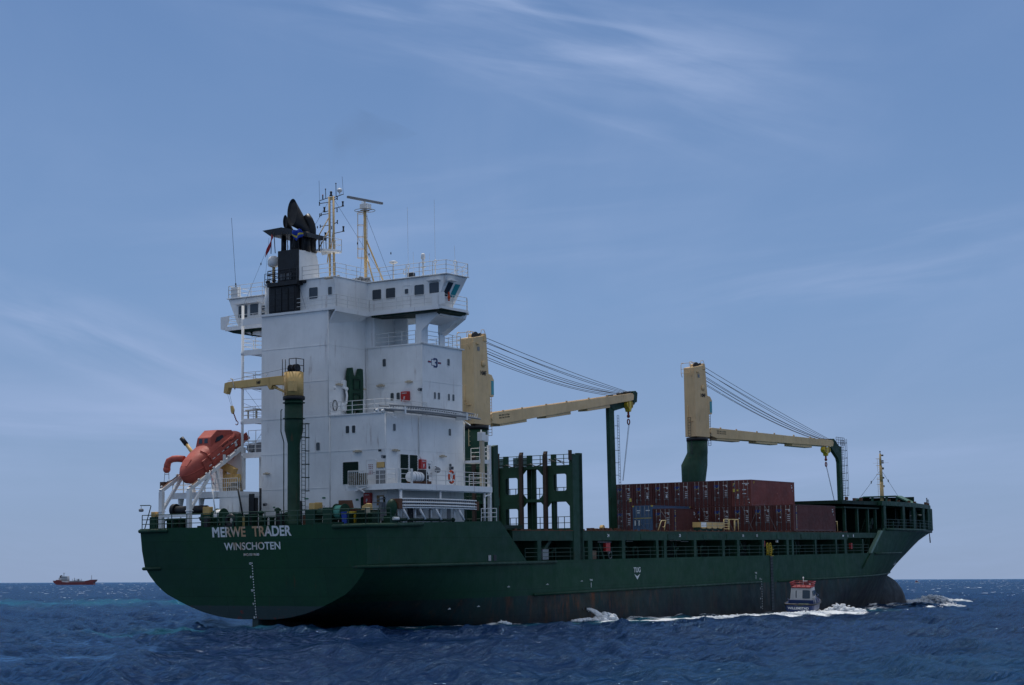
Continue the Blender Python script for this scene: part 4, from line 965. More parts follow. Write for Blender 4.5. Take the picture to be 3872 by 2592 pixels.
m = MB(sc); ladder(m, (19.9, -8.0, 10.4), (19.9, -8.0, 12.4), (1, 0, 0), .4, .28, .03); m.build('ladder', RAILW, o_fg)
# green watertight escape hatch stowed upright on the tower's side
m = MB(sc); m.prism([(10.2, 16.5), (10.35, 16.25), (10.7, 16.25), (10.8, 16.6), (11.45, 16.6), (11.5, 16.25), (11.85, 16.25), (12.0, 16.6), (12.0, 19.2), (11.95, 19.95), (11.65, 20.0), (11.45, 19.5), (11.3, 19.3), (10.9, 19.3), (10.75, 19.45), (10.6, 20.0), (10.3, 19.95), (10.15, 19.3)], 'y', -1.75, -1.35)
o_h = m.build('stowed_ramp', GREEN, o_sup, bevel=.03)
m = MB(sc)
for a in ((10.6, 11.55, 17.2, 17.95), (10.6, 11.55, 18.2, 19.1)): ring(m, rr(*a, .05), rr(a[0] + .1, a[1] - .1, a[2] + .1, a[3] - .1, .04), 'y', -1.82, -1.74)
m.build('ramp_stiffener', GREEN_D, o_h)
for z in (18.6, 16.8): m = MB(sc); m.prism(rr(9.7, 10.2, z - .35, z + .35, .2), 'y', -1.45, -1.22); m.build('ramp_bracket', WHITE, o_h)

# ------------------------------------------------------------------ funnel
m = MB(sc); m.box(8.151, 10.3, 1.79, 3.80, 27.0, 29.62)
m.v = []; m.f = []
m.prism([(8.17, 27.0), (10.95, 27.0), (10.6, 29.0), (10.3, 29.72), (8.17, 29.6)], 'y', 1.79, 3.80)
o_fu = m.build('funnel', WHITE, ship, bevel=.03)
m = MB(sc); m.box(7.98, 8.15, 1.77, 3.83, 27.1, 29.66); m.box(7.98, 10.6, 3.80, 3.86, 27.1, 29.66); m.box(8.0, 8.6, 1.98, 4.82, 24.62, 26.75); m.box(8.6, 10.4, 3.9, 4.82, 24.62, 26.75); m.box(7.75, 8.6, 1.70, 4.80, 26.75, 27.08); m.box(8.2, 9.2, 1.35, 1.76, 26.9, 27.1)
for k in range(4): m.box(7.955, 8.0, 2.1 + .68 * k, 2.62 + .68 * k, 24.7, 26.6)
m.prism([(8.3, 27.25), (8.3, 26.85), (7.8, 27.05)], 'y', 4.75, 4.8)
m.build('funnel_casing', BLACK, o_fu, bevel=.015)
m = MB(sc)
for k in range(16): m.box(7.93, 7.96, 2.1 + .68 * (k % 4), 2.62 + .68 * (k % 4), 24.8 + .45 * (k // 4), 24.84 + .45 * (k // 4))
m.build('louvre_slats', DARK, o_fu)
m = MB(sc)
for y0 in (3.1, 2.45): m.box(7.95, 7.98, y0, y0 + .5, 27.25, 27.75)
m.build('grille_panel', GREY, o_fu)
m = MB(sc); rail(m, [(7.8, 1.75, 27.08), (7.8, 4.75, 27.08), (9.5, 4.78, 27.08)], 1.0, 3, .75, .03); m.build('railing', DARK, o_fu); m = MB(sc); rail(m, [(7.8, 2.1, 27.05), (7.8, 3.4, 27.05)], .85, 2, .35, .02); m.build('railing', DARK, o_fu)
m = MB(sc)
PL = MB(sc)
PL.prism([(4.9, 31.05), (5.78, 31.62), (3.75, 31.68), (1.1, 30.98), (1.06, 30.62), (3.4, 31.1)], 'x', 8.3, 10.8)
PL.build('funnel_cap', DARK, o_fu)
m.prism([(1.1, 30.65), (2.6, 30.98), (2.6, 31.2), (1.1, 30.95)], 'x', 8.25, 10.85); m.build('funnel_cap_rim', BLACK, o_fu)
m = MB(sc)
for x, y, y2, z0 in ((8.3, 4.85, 4.8, 27.1), (8.3, 4.4, 4.55, 29.6), (10.6, 4.35, 4.4, 29.6), (8.3, 3.75, 3.7, 29.6), (8.3, 3.1, 3.1, 29.6), (8.3, 2.4, 2.5, 29.6), (8.3, 1.9, 2.1, 29.6), (10.6, 1.7, 1.75, 29.7), (10.6, 1.45, 1.5, 29.7), (10.2, 1.3, 1.35, 29.7), (10.8, 1.1, 1.15, 29.7)):
    m.tube((x, y, max(z0, 29.6)), (x, y2, 30.95 + .12 * (y2 - 1)), .035, 6)
m.build('cap_stanchion', DARK, o_fu)
def pipe(cx, cy, r, zb, mid, oc, a1, b1, n=22, name='exhaust_pipe'):
    R = []
    for (x, y, z, k) in ((cx, cy, zb, 1), (cx, cy, mid, 1), (cx, cy + .12, mid + .35, 1.04)):
        R.append([(x + r * k * math.cos(2 * PI * i / n), y + r * k * math.sin(2 * PI * i / n), z) for i in range(n)])
    R.append([(oc[0] + b1 * .55 * math.cos(2 * PI * i / n), oc[1] + (b1 * 1.0) * math.sin(2 * PI * i / n) + a1 * .30 * -math.cos(2 * PI * i / n) * 0, oc[2] + a1 * math.cos(2 * PI * i / n) * 1.0 + 0) for i in range(n)])
    return R
def duct(base, r, zb, zmid, oc, major, minor, tilt, name='exhaust_pipe', n=24):
    """vertical pipe turning aft with a long oval mouth"""
    rings = []
    for z, k in ((zb, 1), (zmid, 1)):
        rings.append([(base[0] + r * math.cos(t), base[1] + r * math.sin(t), z) for t in [2 * PI * i / n for i in range(n)]])
    fin = [(oc[0] + .25 * math.cos(t) * major, oc[1] + minor * math.sin(t) + tilt * major * math.cos(t), oc[2] + major * math.cos(t)) for t in [2 * PI * i / n for i in range(n)]]
    a = rings[1]
    for f in (.35, .7): rings.append([tuple(a[i][k] * (1 - f) + fin[i][k] * f for k in range(3)) for i in range(n)])
    rings.append(fin)
    inner = [tuple(oc[k] + (fin[i][k] - oc[k]) * .93 + (.05 if k == 0 else 0) for k in range(3)) for i in range(n)]
    m = MB(sc); m.loft(rings, cap=False); m.loft([fin, inner], cap=False, smooth=False)
    deep = [tuple(oc[k] + (fin[i][k] - oc[k]) * .8 + (.15 if k == 0 else 0) for k in range(3)) for i in range(n)]
    m.loft([inner, deep], cap=False); b = len(m.v); m.v += deep; m.f.append([b + i for i in range(n)])
    return m.build(name, BLACK, o_fu)
duct((9.8, 2.35), .50, 29.6, 31.4, (8.9, 3.12, 32.95), 1.2, .52, .16)
m = MB(sc); m.path([(10.0, 1.95, 29.6), (10.0, 1.95, 31.6), (9.98, 2.0, 31.9), (9.9, 2.15, 32.3), (9.8, 2.4, 32.7)], .34, 16); m.build('exhaust_pipe', BLACK, o_fu)
duct((9.6, 3.6), .26, 29.6, 31.2, (9.1, 4.02, 32.3), .60, .24, .22)
m = MB(sc); m.tube((9.2, 4.25, 29.6), (9.2, 4.25, 31.2), .22, 14); m.tube((9.3, 1.9, 29.6), (9.3, 1.9, 31.2), .3, 14); m.tube((9.5, 3.1, 29.6), (9.5, 3.1, 31.2), .45, 14); m.build('exhaust_pipe', BLACK, o_fu)
m = MB(sc); m.prism([(10.2, 1.78), (10.2, .95), (11.0, .42), (12.0, .42), (12.0, 1.78)], 'z', 29.72, 29.9); m.prism([(10.3, 29.72), (11.6, 29.72), (10.5, 29.4)], 'y', 1.2, 1.3)
o_pf = m.build('mast_platform', WHITE, o_fu)
m = MB(sc); rail(m, [(10.3, .98, 29.9), (11.0, .46, 29.9), (12.0, .46, 29.9), (12.0, 1.75, 29.9)], .95, 2, .7, .02); m.build('railing', RAILW, o_fu)

# ------------------------------------------------------------------ signal mast
KX, KM = 11.5, 110.0 / 106.44
def M2(y, z, x=KX): return (x, -85.56 + (y + 85.56) * KM, 5.14 + (z - 5.14) * KM)
m = MB(sc)
for y in (-1.54, -1.97): m.tube((KX, M2(y, 27)[1], 27.2), M2(y + .06, 33.5), .085, 10)
m.tube(M2(-1.42, 31.8), (10.4, 1.9, 30.6), .045, 6); m.tube(M2(-1.45, 30.8), (10.3, 1.75, 29.6), .045, 6); m.tube(M2(-1.9, 30.9), (11.9, 1.5, 29.9), .045, 6); m.tube(M2(-1.5, 29.8), (11.2, 1.3, 28.9), .05, 6)
m.prism([(M2(-1.95, 0)[1], M2(0, 33.46)[2]), (M2(-1.4, 0)[1], M2(0, 33.5)[2]), (M2(-1.5, 0)[1], M2(0, 33.2)[2]), (M2(-1.9, 0)[1], M2(0, 33.2)[2])], 'x', KX - .05, KX + .05)
o_ma = m.build('signal_mast', MASTY, ship)
m = MB(sc); ladder(m, M2(-1.74, 27.3), M2(-1.7, 33.3), (0, 1, 0), .22, .27, .014); m.build('ladder', GREY, o_ma)
for a, b in (((-.48, 33.30), (-1.45, 33.45)), ((-1.95, 33.38), (-2.92, 33.55)), ((-.5, 33.07), (-1.4, 33.07)), ((-.5, 32.12), (-1.4, 32.15)), ((-.58, 31.2), (-1.4, 31.2)), ((-.65, 30.17), (-1.4, 30.2)), ((-2.0, 32.5), (-2.95, 32.58)), ((-2.0, 30.48), (-2.98, 30.55)), ((-1.1, 32.33), (-1.5, 32.38)), ((-1.2, 30.4), (-1.5, 30.4)), ((-2.0, 33.2), (-2.3, 33.3)), ((-2.0, 31.25), (-2.3, 31.4))): m = MB(sc); m.tube(M2(*a), M2(*b), .032, 6); m.build('crossarm', DARK, o_ma)
for i, (y, z, r, h) in enumerate(((-.52, 33.05, .055, .32), (-.55, 32.1, .05, .3), (-.7, 32.15, .05, .26), (-.6, 31.2, .05, .26), (-.62, 30.17, .05, .26), (-1.02, 32.5, .10, .42), (-1.12, 30.45, .10, .4), (-2.88, 32.75, .095, .42), (-2.93, 30.72, .095, .45), (-2.32, 33.3, .055, .32), (-2.3, 32.3, .055, .3), (-2.33, 31.35, .055, .32), (-1.75, 30.95, .05, .24))):
    p = M2(y, z); g = MB(sc); x_ = p[0] - .05; g.lathe((x_, p[1], p[2]), [(.005, -h / 2), (r, -h / 2), (r, -h / 3), (r * .72, -h / 4), (r * .72, h / 4), (r, h / 3), (r, h / 2), (.005, h / 2)], 10); g.build('signal_lamp', DARK, o_ma)
m = MB(sc)
m.tube(M2(-.49, 33.3), M2(-.44, 34.95), .013, 5); m.tube(M2(-2.9, 33.5), M2(-2.78, 35.0), .013, 5); m.tube(M2(-1.13, 33.4), M2(-1.1, 34.15), .03, 6); m.tube(M2(-2.17, 33.4), M2(-2.15, 34.5), .032, 6); m.ball(M2(-1.1, 34.17), .06, n=8, m=5); m.ball(M2(-2.15, 34.5), .06, n=8, m=5)
m.tube((13.0, .2, 27.2), (13.0, .2, 27.21), .01, 5)
m.build('whip_antenna', DARK, o_ma)
m = MB(sc); p = M2(-1.66, 33.55); m.lathe(p, [(.005, 0), (.14, 0), (.14, .06), (.09, .1), (.09, .28), (.12, .3), (.08, .38), (.005, .42)], 12); m.build('mast_head_lamp', DARK, o_ma)
m = MB(sc); p = M2(-.82, 33.4); m.tube(p, (p[0], p[1], p[2] + .3), .05, 8); m.build('antenna_base', DARK, o_ma)
m = MB(sc); p = M2(-.82, 33.72); m.ball(p, .06, n=8, m=5); m.build('red_lamp', RED, o_ma)
m = MB(sc); p = M2(-2.52, 33.9); m.ball((p[0], p[1], p[2]), .22, .22, .18, n=16, m=8, lo=-.4); m.tube((p[0], p[1], p[2] - .35), (p[0], p[1], p[2]), .04, 8); m.lathe((p[0], p[1], p[2] - .1), [(.21, 0), (.04, -.12)], 14); m.build('satellite_dome', WHITE2, o_ma)
def stay(parent, pts, r=.012, knobs=()):
    m = MB(sc)
    for a, b in pts: m.tube(a, b, r, 5)
    for a in knobs: m.ball(a, .05, .05, .12, n=8, m=5)
    return m.build('wire_stay', WIRE, parent)
stay(o_ma, [(M2(-1.3, 33.0), (10.5, 2.9, 30.9)), (M2(-2.05, 33.1), (14.3, -1.7, 28.2))], knobs=[(10.9, 2.1, 31.9), (12.9, -.5, 30.55)])

# ------------------------------------------------------------------ radar mast
RX, RK = 14.6, 113.1 / 110.08
def M3(y, z, x=RX): return (x, -85.56 + (y + 85.56) * RK, 5.14 + (z - 5.14) * RK)
m = MB(sc); b = M3(-2.35, 27.1); m.tube((RX, b[1], 27.2), M3(-2.27, 32.9), .13, 12)
m.tube(M3(-2.40, 30.45), (15.6, -1.35, 27.2), .07, 8); m.tube(M3(-2.40, 29.2), (13.4, -1.8, 27.2), .07, 8)
o_rm = m.build('radar_mast', MASTY, ship)
m = MB(sc)
for z in (32.62, 31.65, 30.68, 29.72, 28.95):
    m.path([M3(-2.04 + .28 * math.cos(a), z, RX - .25 + .32 * math.sin(a)) for a in [2 * PI * k / 14 for k in range(14)]], .022, 5, True)
for y, x in ((-1.74, RX - .3), (-2.0, RX - .58)): m.tube(M3(y, 32.62, x), M3(y, 28.95, x), .016, 5)
ladder(m, M3(-2.5, 27.6), M3(-2.42, 32.5), (0, 1, 0), .18, .3, .015)
m.build('ladder', MASTY, o_rm)
m = MB(sc); m.path([M3(-2.27 + .84 * math.cos(a), 32.88, RX + .84 * math.sin(a)) for a in [2 * PI * k / 26 for k in range(26)]], .028, 5, True); m.lathe(M3(-2.27, 32.85), [(.01, 0), (.4, 0), (.4, .05), (.01, .05)], 14); m.beam(M3(-1.45, 32.88), M3(-3.1, 32.88), .05); m.build('radar_platform', GREY, o_rm)
m = MB(sc); p = M3(-2.3, 33.05); m.box(p[0] - .3, p[0] + .3, p[1] - .42, p[1] + .35, p[2] - .02, p[2] + .36); m.tube((p[0], p[1] + .05, p[2] + .36), (p[0], p[1] + .05, p[2] + .6), .1, 10); m.tube((p[0] - .1, p[1] + .25, p[2] + .36), (p[0], p[1] + .3, p[2] + .62), .04, 6); m.build('radar_gearbox', WHITE2, o_rm, bevel=.03)
m = MB(sc); m.beam((p[0] - 1.95, p[1] + .36, p[2] + .70), (p[0] + 1.95, p[1] - .36, p[2] + .70), .2, .2); m.build('radar_scanner', GREY, o_rm, bevel=.04)
stay(o_rm, [(M3(-2.4, 32.5), (15.8, -2.0, 27.2)), (M3(-2.2, 32.4), (13.0, -.7, 27.6))], knobs=[(15.35, -2.1, 29.9), (13.55, -1.2, 29.65)])

# ------------------------------------------------------------------ roof equipment
def whip(x, y, z0, z1, loop=True, lean=.05):
    m = MB(sc); m.tube((x, y, z0), (x, y + lean, z1), .014, 5)
    if loop: m.tube((x, y, 27.2), (x, y, z0 - .2), .05, 6); m.path([(x, y + .14 * math.cos(a), z0 - .2 + .2 * math.sin(a)) for a in [rad(-20 + 20 * k) for k in range(12)]], .035, 6)
    return m.build('whip_antenna', WHITE2, o_wh)
whip(13.0, -5.55, 28.3, 33.0); whip(13.0, -8.2, 28.4, 33.3); whip(14.2, -9.3, 28.4, 29.6); whip(13.2, -5.95, 27.4, 29.3, False); whip(13.2, -7.55, 27.4, 29.0, False)
m = MB(sc); m.path([(13.0, -5.2 + .13 * math.cos(a), 27.7 + .2 * math.sin(a)) for a in [2 * PI * k / 14 for k in range(14)]], .035, 6, True); m.build('ventilator', WHITE2, o_wh)
m = MB(sc); m.tube((13.1, -4.0, 27.2), (13.1, -4.0, 28.5), .05, 8); m.lathe((13.1, -4.0, 28.5), [(.01, 0), (.15, .0), (.34, .1), (.36, .16), (.2, .24), (.01, .26)], 16); m.build('satellite_antenna', WHITE2, o_wh)
m = MB(sc); m.tube((13.1, -6.95, 27.2), (13.1, -6.95, 28.3), .07, 8); m.lathe((13.1, -6.95, 28.3), [(.01, 0), (.2, 0), (.2, .04), (.1, .06), (.1, .3), (.17, .32), (.17, .65), (.1, .76), (.01, .78)], 14); m.lathe((13.1, -6.95, 27.9), [(.2, 0), (.2, .04), (.01, .04)], 12); m.build('gps_dome', WHITE2, o_wh)
m = MB(sc)
for k in range(5): m.lathe((12.9 + .1 * k, -.15 - .28 * k, 27.5 + .06 * (k % 3)), [(.01, -.16), (.15, -.16), (.17, .1), (.01, .12)], 10, 'x')
m.box(12.9, 13.3, -1.6, -.1, 27.2, 27.42); m.build('loudspeaker', GREY, o_wh)
m = MB(sc); m.box(13.0, 13.4, -5.95, -5.45, 27.25, 27.6); m.build('battery_box', DARK, o_wh)
m = MB(sc); m.ball((11.6, .5, 27.7), .17, n=10, m=6); m.tube((11.6, .5, 27.2), (11.6, .5, 27.6), .03, 5); m.build('searchlight', GREY, o_wh)
m = MB(sc); x, y = 9.0, 5.14; m.tube((x, y, 27.1), (x, y, 28.6), .13, 10); o_sd = m.build('dome_post', MASTY, ship)
m = MB(sc); m.lathe((x, y, 28.6), [(.01, 0), (.2, 0), (.42, .08), (.50, .22), (.50, .5), (.47, .66), (.36, .84), (.18, .93), (.01, .95)], 24); m.build('satellite_dome', WHITE2, o_sd)
m = MB(sc); m.path([(x + .5 * math.cos(a), y + .6 * math.sin(a), 27.95) for a in [2 * PI * k / 18 for k in range(18)]], .03, 5, True); rail(m, [(8.4, 4.5, 27.1), (8.4, 5.6, 27.1)], .9, 2, .6, .02); m.ball((8.7, 5.5, 27.35), .2, n=8, m=5); m.ball((8.6, 4.75, 27.4), .16, n=8, m=5); m.build('dome_guard', DARK, o_sd)
m = MB(sc); m.box(12.75, 13.2, 12.35, 13.1, 27.2, 28.15); m.build('antenna_cabinet', WHITE2, o_wh, bevel=.02)
m = MB(sc); m.tube((12.95, 12.7, 28.15), (12.95, 13.25, 34.3), .016, 5); m.tube((12.95, 12.7, 28.15), (12.95, 12.73, 28.5), .06, 8); m.build('whip_antenna', DARK, o_wh)
m = MB(sc); m.box(8.6, 8.9, 5.0, 5.9, 26.9, 27.05); m.tube((8.75, 5.5, 24.6), (8.75, 5.5, 26.9), .28, 10); m.build('vent_trunk', WHITE2, o_wh)
stay(o_fu, [((8.2, 5.2, 30.0), (9.0, 8.8, 25.0)), ((8.1, 4.9, 30.9), (9.3, 6.6, 25.2)), ((8.0, 3.1, 30.9), (7.9, .9, 24.7))], .010, [(8.4, 6.0, 28.9)])
m = MB(sc); m.prism([(13.3, 25.6), (14.35, 25.65)] + [(14.3, 24.7), (13.9, 24.45), (13.3, 24.6)], 'x', 12.1, 12.2)

# ------------------------------------------------------------------ provision crane on the poop (true ship frame)
px_, py_ = 2.5, -2.35
m = MB(); m.lathe((px_, py_, 0), [(.01, 7.2), (.62, 7.2), (.62, 7.6), (.47, 7.7), (.47, 13.5), (.70, 14.5), (.70, 16.8), (.01, 16.8)], 28)
for z in (15.35, 16.55): m.lathe((px_, py_, z), [(.70, 0), (.84, 0), (.84, .06), (.70, .06)], 28)
o_pc = m.build('provision_crane', GREEN, ship)
m = MB(); m.lathe((px_, py_, 16.8), [(.01, 0), (.82, 0), (.84, .08), (.84, .24), (.76, .3), (.01, .3)], 28); m.build('slew_ring', BLACK, o_pc)
m = MB(); m.lathe((px_, py_, 17.1), [(.01, 0), (.74, 0), (.74, 1.80), (.01, 1.80)], 32); o_ph = m.build('crane_house', YELL, o_pc)
m = MB(); m.box(px_ - .80, px_ - .3, py_ - .62, py_ - .05, 17.4, 18.2); m.build('access_door', YELL, o_pc, bevel=.02)
m = MB(); ladder(m, (px_ - .78, py_ + .25, 17.1), (px_ - .78, py_ + .25, 18.85), (0, 1, 0), .35, .22, .02); m.build('house_ladder', YELL, o_pc)
m = MB(); m.tube((px_, py_ - .35, 19.2), (px_, py_ + .35, 19.2), .2, 16)
for dy in (-.38, -.12, .33): m.tube((px_, py_ + dy, 19.2), (px_, py_ + dy + .05, 19.2), .33, 16)
m.box(px_ - .3, px_ + .3, py_ - .5, py_ + .5, 18.88, 19.0); m.build('hoist_winch', DARK, o_pc)
m = MB(); rail(m, [(px_ - .5, py_ - .62, 18.9), (px_ + .4, py_ - .62, 18.9)], 1.0, 2, .9, .03); rail(m, [(px_ - .5, py_ + .05, 18.9), (px_ - .5, py_ - .62, 18.9)], 1.0, 2, .7, .03); m.tube((px_ - .6, py_ + .62, 18.6), (px_ - .6, py_ + .62, 19.9), .03); m.tube((px_ - .4, py_ + .5, 18.6), (px_ - .4, py_ + .5, 19.9), .03); m.build('railing', DARK, o_pc)
jy0 = py_ + .75
m = MB(); m.prism([(jy0, 18.72), (4.0, 18.58), (4.42, 18.5), (4.52, 17.75), (4.2, 17.62), (4.0, 18.12), (3.0, 18.02), (.15, 18.08), (-.1, 17.72), (-.25, 17.78), (-.4, 18.05), (jy0, 18.0)], 'x', px_ - .22, px_ + .22)
o_j = m.build('jib', YELL, o_pc, bevel=.02)
m = MB(); m.tube((px_, py_ + .6, 17.35), (px_, -.35, 17.95), .09, 10); m.tube((px_, -.7, 17.82), (px_, -.3, 17.98), .12, 10); m.build('hydraulic_ram', YELL, o_pc)
m = MB(); m.path([(px_ - .25, 3.75, 18.8), (px_ - .26, 3.55, 18.75), (px_ - .26, 3.45, 18.3), (px_ - .26, 3.3, 17.95)], .05, 6); m.path([(px_ - .1, .1, 19.0), (px_, .35, 18.8), (px_ + .1, .6, 19.0)], .015, 4); m.build('hook_cradle', BRASS, o_pc)
text('lettering', 'NMF', INK, o_j, (px_ - .225, .95, 18.2), (0, -1, 0), (0, 0, 1), .27, .42, .012)
m = MB(); m.tube((px_, py_ + .3, 19.3), (px_, 4.3, 18.68), .012, 4); m.tube((px_, 4.35, 17.8), (px_, 3.85, 16.6), .012, 4); m.tube((px_, 4.2, 18.0), (px_, 3.75, 16.6), .012, 4); m.build('wire_rope', WIRE, o_pc)
m = MB(); m.prism([(3.95, 16.7), (3.75, 16.72), (3.6, 16.4), (3.65, 16.1), (3.8, 16.08), (3.9, 16.3)], 'x', px_ - .08, px_ + .08); o_hb = m.build('hook_block', YELL, o_pc, bevel=.02)
m = MB()
P_ = [Vector((px_, 3.65, 16.1)).lerp(Vector((px_, 3.38, 15.55)), k / 4) for k in range(5)]
for a in P_: m.ball(a, .05, .05, .09, n=8, m=5)
m.path([(px_, 3.35 + .13 * math.cos(a) - .02, 15.35 + .15 * math.sin(a)) for a in [rad(80 + 28 * k) for k in range(10)]], .035, 6); m.build('hook', paint('hook_red', (.22, .03, .02), .5), o_pc)
m = MB(); ladder(m, (px_ + .1, py_ - .85, 7.6), (px_ + .1, py_ - .85, 14.9), (1, 0, 0), .42, .3, .022)
for z in (14.95, 13.9, 12.9, 11.9, 10.9, 9.9): m.path([(px_ + .1 + .3 * math.cos(a), py_ - 1.0 + .36 * math.sin(a), z) for a in [rad(160 + 22 * k) for k in range(11)]], .028, 5)
for dx_, dy_ in ((0, -1.36), (-.2, -1.2)): m.tube((px_ + .1 + dx_, py_ + dy_, 9.9), (px_ + .1 + dx_, py_ + dy_, 14.95), .022, 5)
m.path([(px_ - .45, py_ + .6, 8), (px_ - .45, py_ + .6, 13.6), (px_ - .55, py_ + .8, 14.4), (px_ - .55, py_ + .8, 16), (px_ - .5, py_ + .72, 16.1)], .04, 6)
m.build('caged_ladder', GREEN_D, o_pc)

# ------------------------------------------------------------------ free-fall lifeboat davit
m = MB()
for y in (6.7, 9.6):
    m.box(.72, 1.06, y - .17, y + .17, 7.2, 10.2); m.box(.66, 1.12, y - .22, y + .22, 8.60, 8.68)
    m.beam((.75, y, 10.22), (7.0, y, 13.8), .26, .30)
    m.beam((1.0, y, 8.75), (3.2, y, 11.45), .2, .24)
    m.beam((4.6, y, 10.1), (4.0, y, 11.9), .2, .25)
m.box(.78, 1.0, 6.85, 9.45, 8.18, 8.42); m.box(6.8, 7.1, 6.4, 9.8, 10.4, 13.8)
o_dv = m.build('lifeboat_davit', WHITE, ship, bevel=.02)
m = MB()
for y in (6.7, 9.6):
    m.beam((.85, y, 10.45), (3.6, y, 12.02), .2, .03)
m.build('slide_rail', RUSTY, o_dv)
m = MB()
for k in range(7):
    for y in (6.6, 9.7): x_ = 1.0 + .85 * k; m.tube((x_, y - .06, 10.5 + .574 * (x_ - .85)), (x_, y + .06, 10.5 + .574 * (x_ - .85)), .09, 8)
m.box(4.2, 4.5, 6.2, 6.25, 12.35, 13.1)
m.build('davit_roller', WHITE2, o_dv)
m = MB(); m.box(3.6, 7.5, 3.9, 11.1, 9.78, 10.12); m.box(3.5, 3.6, 3.9, 11.15, 9.7, 10.18)
for y in (8.2, 5.6, 10.4): m.prism([(3.65, 9.75), (4.2, 9.75), (4.1, 9.3), (3.95, 8.9), (3.7, 8.9)], 'y', y - .08, y + .08)
m.box(3.6, 6.05, 5.3, 5.44, 7.3, 9.78)
o_dp = m.build('davit_deck', WHITE, ship)
m = MB(); rail(m, [(7.3, 4.2, 12.9), (7.3, 9.5, 12.9)], 1.2, 3, 1.2); m.build('railing', RAILW, o_dp); m = MB(); rail(m, [(3.6, 4.2, 10.12), (3.6, 11.0, 10.12), (7.4, 11.0, 10.12)], 1.05, 3, 1.2)
for k in range(9): m.tube((3.6, 4.0 + .22 * k, 10.12), (3.6, 4.0 + .22 * k, 11.17), .02, 5)
m.build('railing', RAILW, o_dp)
m = MB()                                                        # rescue davit arm behind the boat
m.tube((5.6, 7.3, 10.1), (5.6, 7.3, 12.2), .16, 10); m.beam((5.6, 6.2, 11.8), (5.6, 7.6, 12.4), .5, .5); m.tube((5.6, 5.8, 11.3), (5.6, 6.9, 11.3), .3, 12); m.box(5.3, 5.9, 5.9, 7.2, 10.3, 11.6)
m.tube((6.2, 10.3, 12.4), (5.7, 11.6, 14.3), .15, 10); m.build('rescue_davit', YELL, ship)
m = MB(); m.tube((5.72, 11.55, 14.2), (5.55, 11.95, 14.75), .19, 10); m.build('davit_tip', BLACK, ship)
m = MB(); m.box(3.55, 6.0, 3.95, 6.0, 7.25, 9.78); m.build('deck_house', WHITE, ship)
m = MB(); rail(m, [(8.3, 4.2, 13.2), (8.3, 6.9, 13.2)], 1.0, 2, .9); m.build('railing', RAILW, o_dp)

# ------------------------------------------------------------------ mooring gear on the poop
def winch(x, y0, y1, zc, drum, rope, dmat, name='mooring_winch'):
    m = MB(); L = y1 - y0
    m.box(x - .6, x + .6, y0, y1, 7.29, 7.5); m.tube((x, y0 + .1, zc), (x, y1 - .1, zc), .14, 10)
    m.box(x - .45, x + .45, y1 - .55 * L, y1 - .28 * L, 7.5, zc + .35); m.tube((x, y1 - .28 * L, zc), (x, y1 - .02 * L, zc), .3, 14)
    for f in (drum[0], drum[1]): m.tube((x, y0 + f * L - .03, zc), (x, y0 + f * L + .03, zc), .62, 20)
    o = m.build(name, GREEN, ship, bevel=.015)
    g = MB(); g.tube((x, y0 + drum[0] * L, zc), (x, y0 + drum[1] * L, zc), rope, 20); g.build('rope_drum', dmat, o); return o
winch(2.6, -7.4, -4.6, 8.25, (.10, .38), .50, TEAL); winch(2.6, 4.5, 6.9, 8.2, (.08, .36), .52, WHITE2); winch(8.0 - 1.2, 7.5, 10.6, 8.3, (.1, .4), .45, ROPE)
m = MB(); m.tube((2.9, 6.7, 8.75), (2.9, 10.2, 8.75), .36, 20); m.tube((2.9, 9.9, 8.8), (2.9, 10.25, 8.8), .5, 20); m.tube((2.9, 7.2, 7.3), (2.9, 7.2, 8.5), .1, 8); m.box(2.3, 3.3, 8.75, 10.4, 7.3, 8.15); m.prism([(7.0, 8.2), (7.5, 8.2), (7.35, 7.9), (7.15, 7.9)], 'x', 2.8, 3.0)
m.build('hose_reel_drum', BLACK, ship, bevel=.01)
def bitt(x, y, h=.8, d=.24):
    m = MB(); m.box(x - .35, x + .35, y - .65, y + .65, 7.28, 7.38)
    for dy in (-.35, .35): m.lathe((x, y + dy, 7.3), [(.01, 0), (d * .8, 0), (d * .8, h - .1), (d * 1.05, h - .08), (d * 1.05, h), (.01, h)], 14)
    return m.build('bollard', GREEN, ship)
bitt(1.2, 3.9); bitt(1.2, .75, .95); bitt(1.3, -.9, .7); bitt(1.4, 8.2, .75); bitt(1.5, -8.9, .8); bitt(1.6, -9.9); bitt(1.4, -5.2 + 14.8, .7)
m = MB(); m.path([(.9, 2.45 + .38 * math.cos(a), 7.8 + .36 * math.sin(a)) for a in [2 * PI * k / 20 for k in range(20)]], .17, 10, True); m.box(.6, 1.3, 1.9, 3.0, 7.28, 7.45); m.build('mooring_ring', BLACK, ship)
m = MB(); m.box(.75, 1.35, 1.7, 1.9, 7.3, 8.3); m.box(.75, 1.35, 2.95, 3.2, 7.3, 8.25); m.box(.9, 1.3, 3.0, 1.8, 8.2, 8.35); m.build('fairlead_frame', GREEN, ship)
def locker(x0, x1, y0, y1, z0, z1, mat, name='deck_locker'):
    m = MB(); m.box(x0, x1, y0, y1, z0, z1); return m.build(name, mat, ship, bevel=.04)
locker(2.2, 3.2, -4.55, -3.7, 7.29, 8.5, GREEN); locker(2.3, 2.9, -4.5, -3.95, 8.5, 8.98, YELL, 'vent_hood'); locker(3.4, 3.9, -4.0, -3.6, 8.6, 9.05, YELL, 'motor_cover')
locker(3.4, 4.6, -7.1, -5.9, 7.29, 8.55, RUSTY, 'hatch_trunk')
m = MB(); m.prism([(-5.95, 8.55), (-7.3, 8.55), (-7.15, 9.12), (-5.98, 9.14)], 'x', 3.3, 3.45); m.build('hatch_lid', RUSTY, ship)
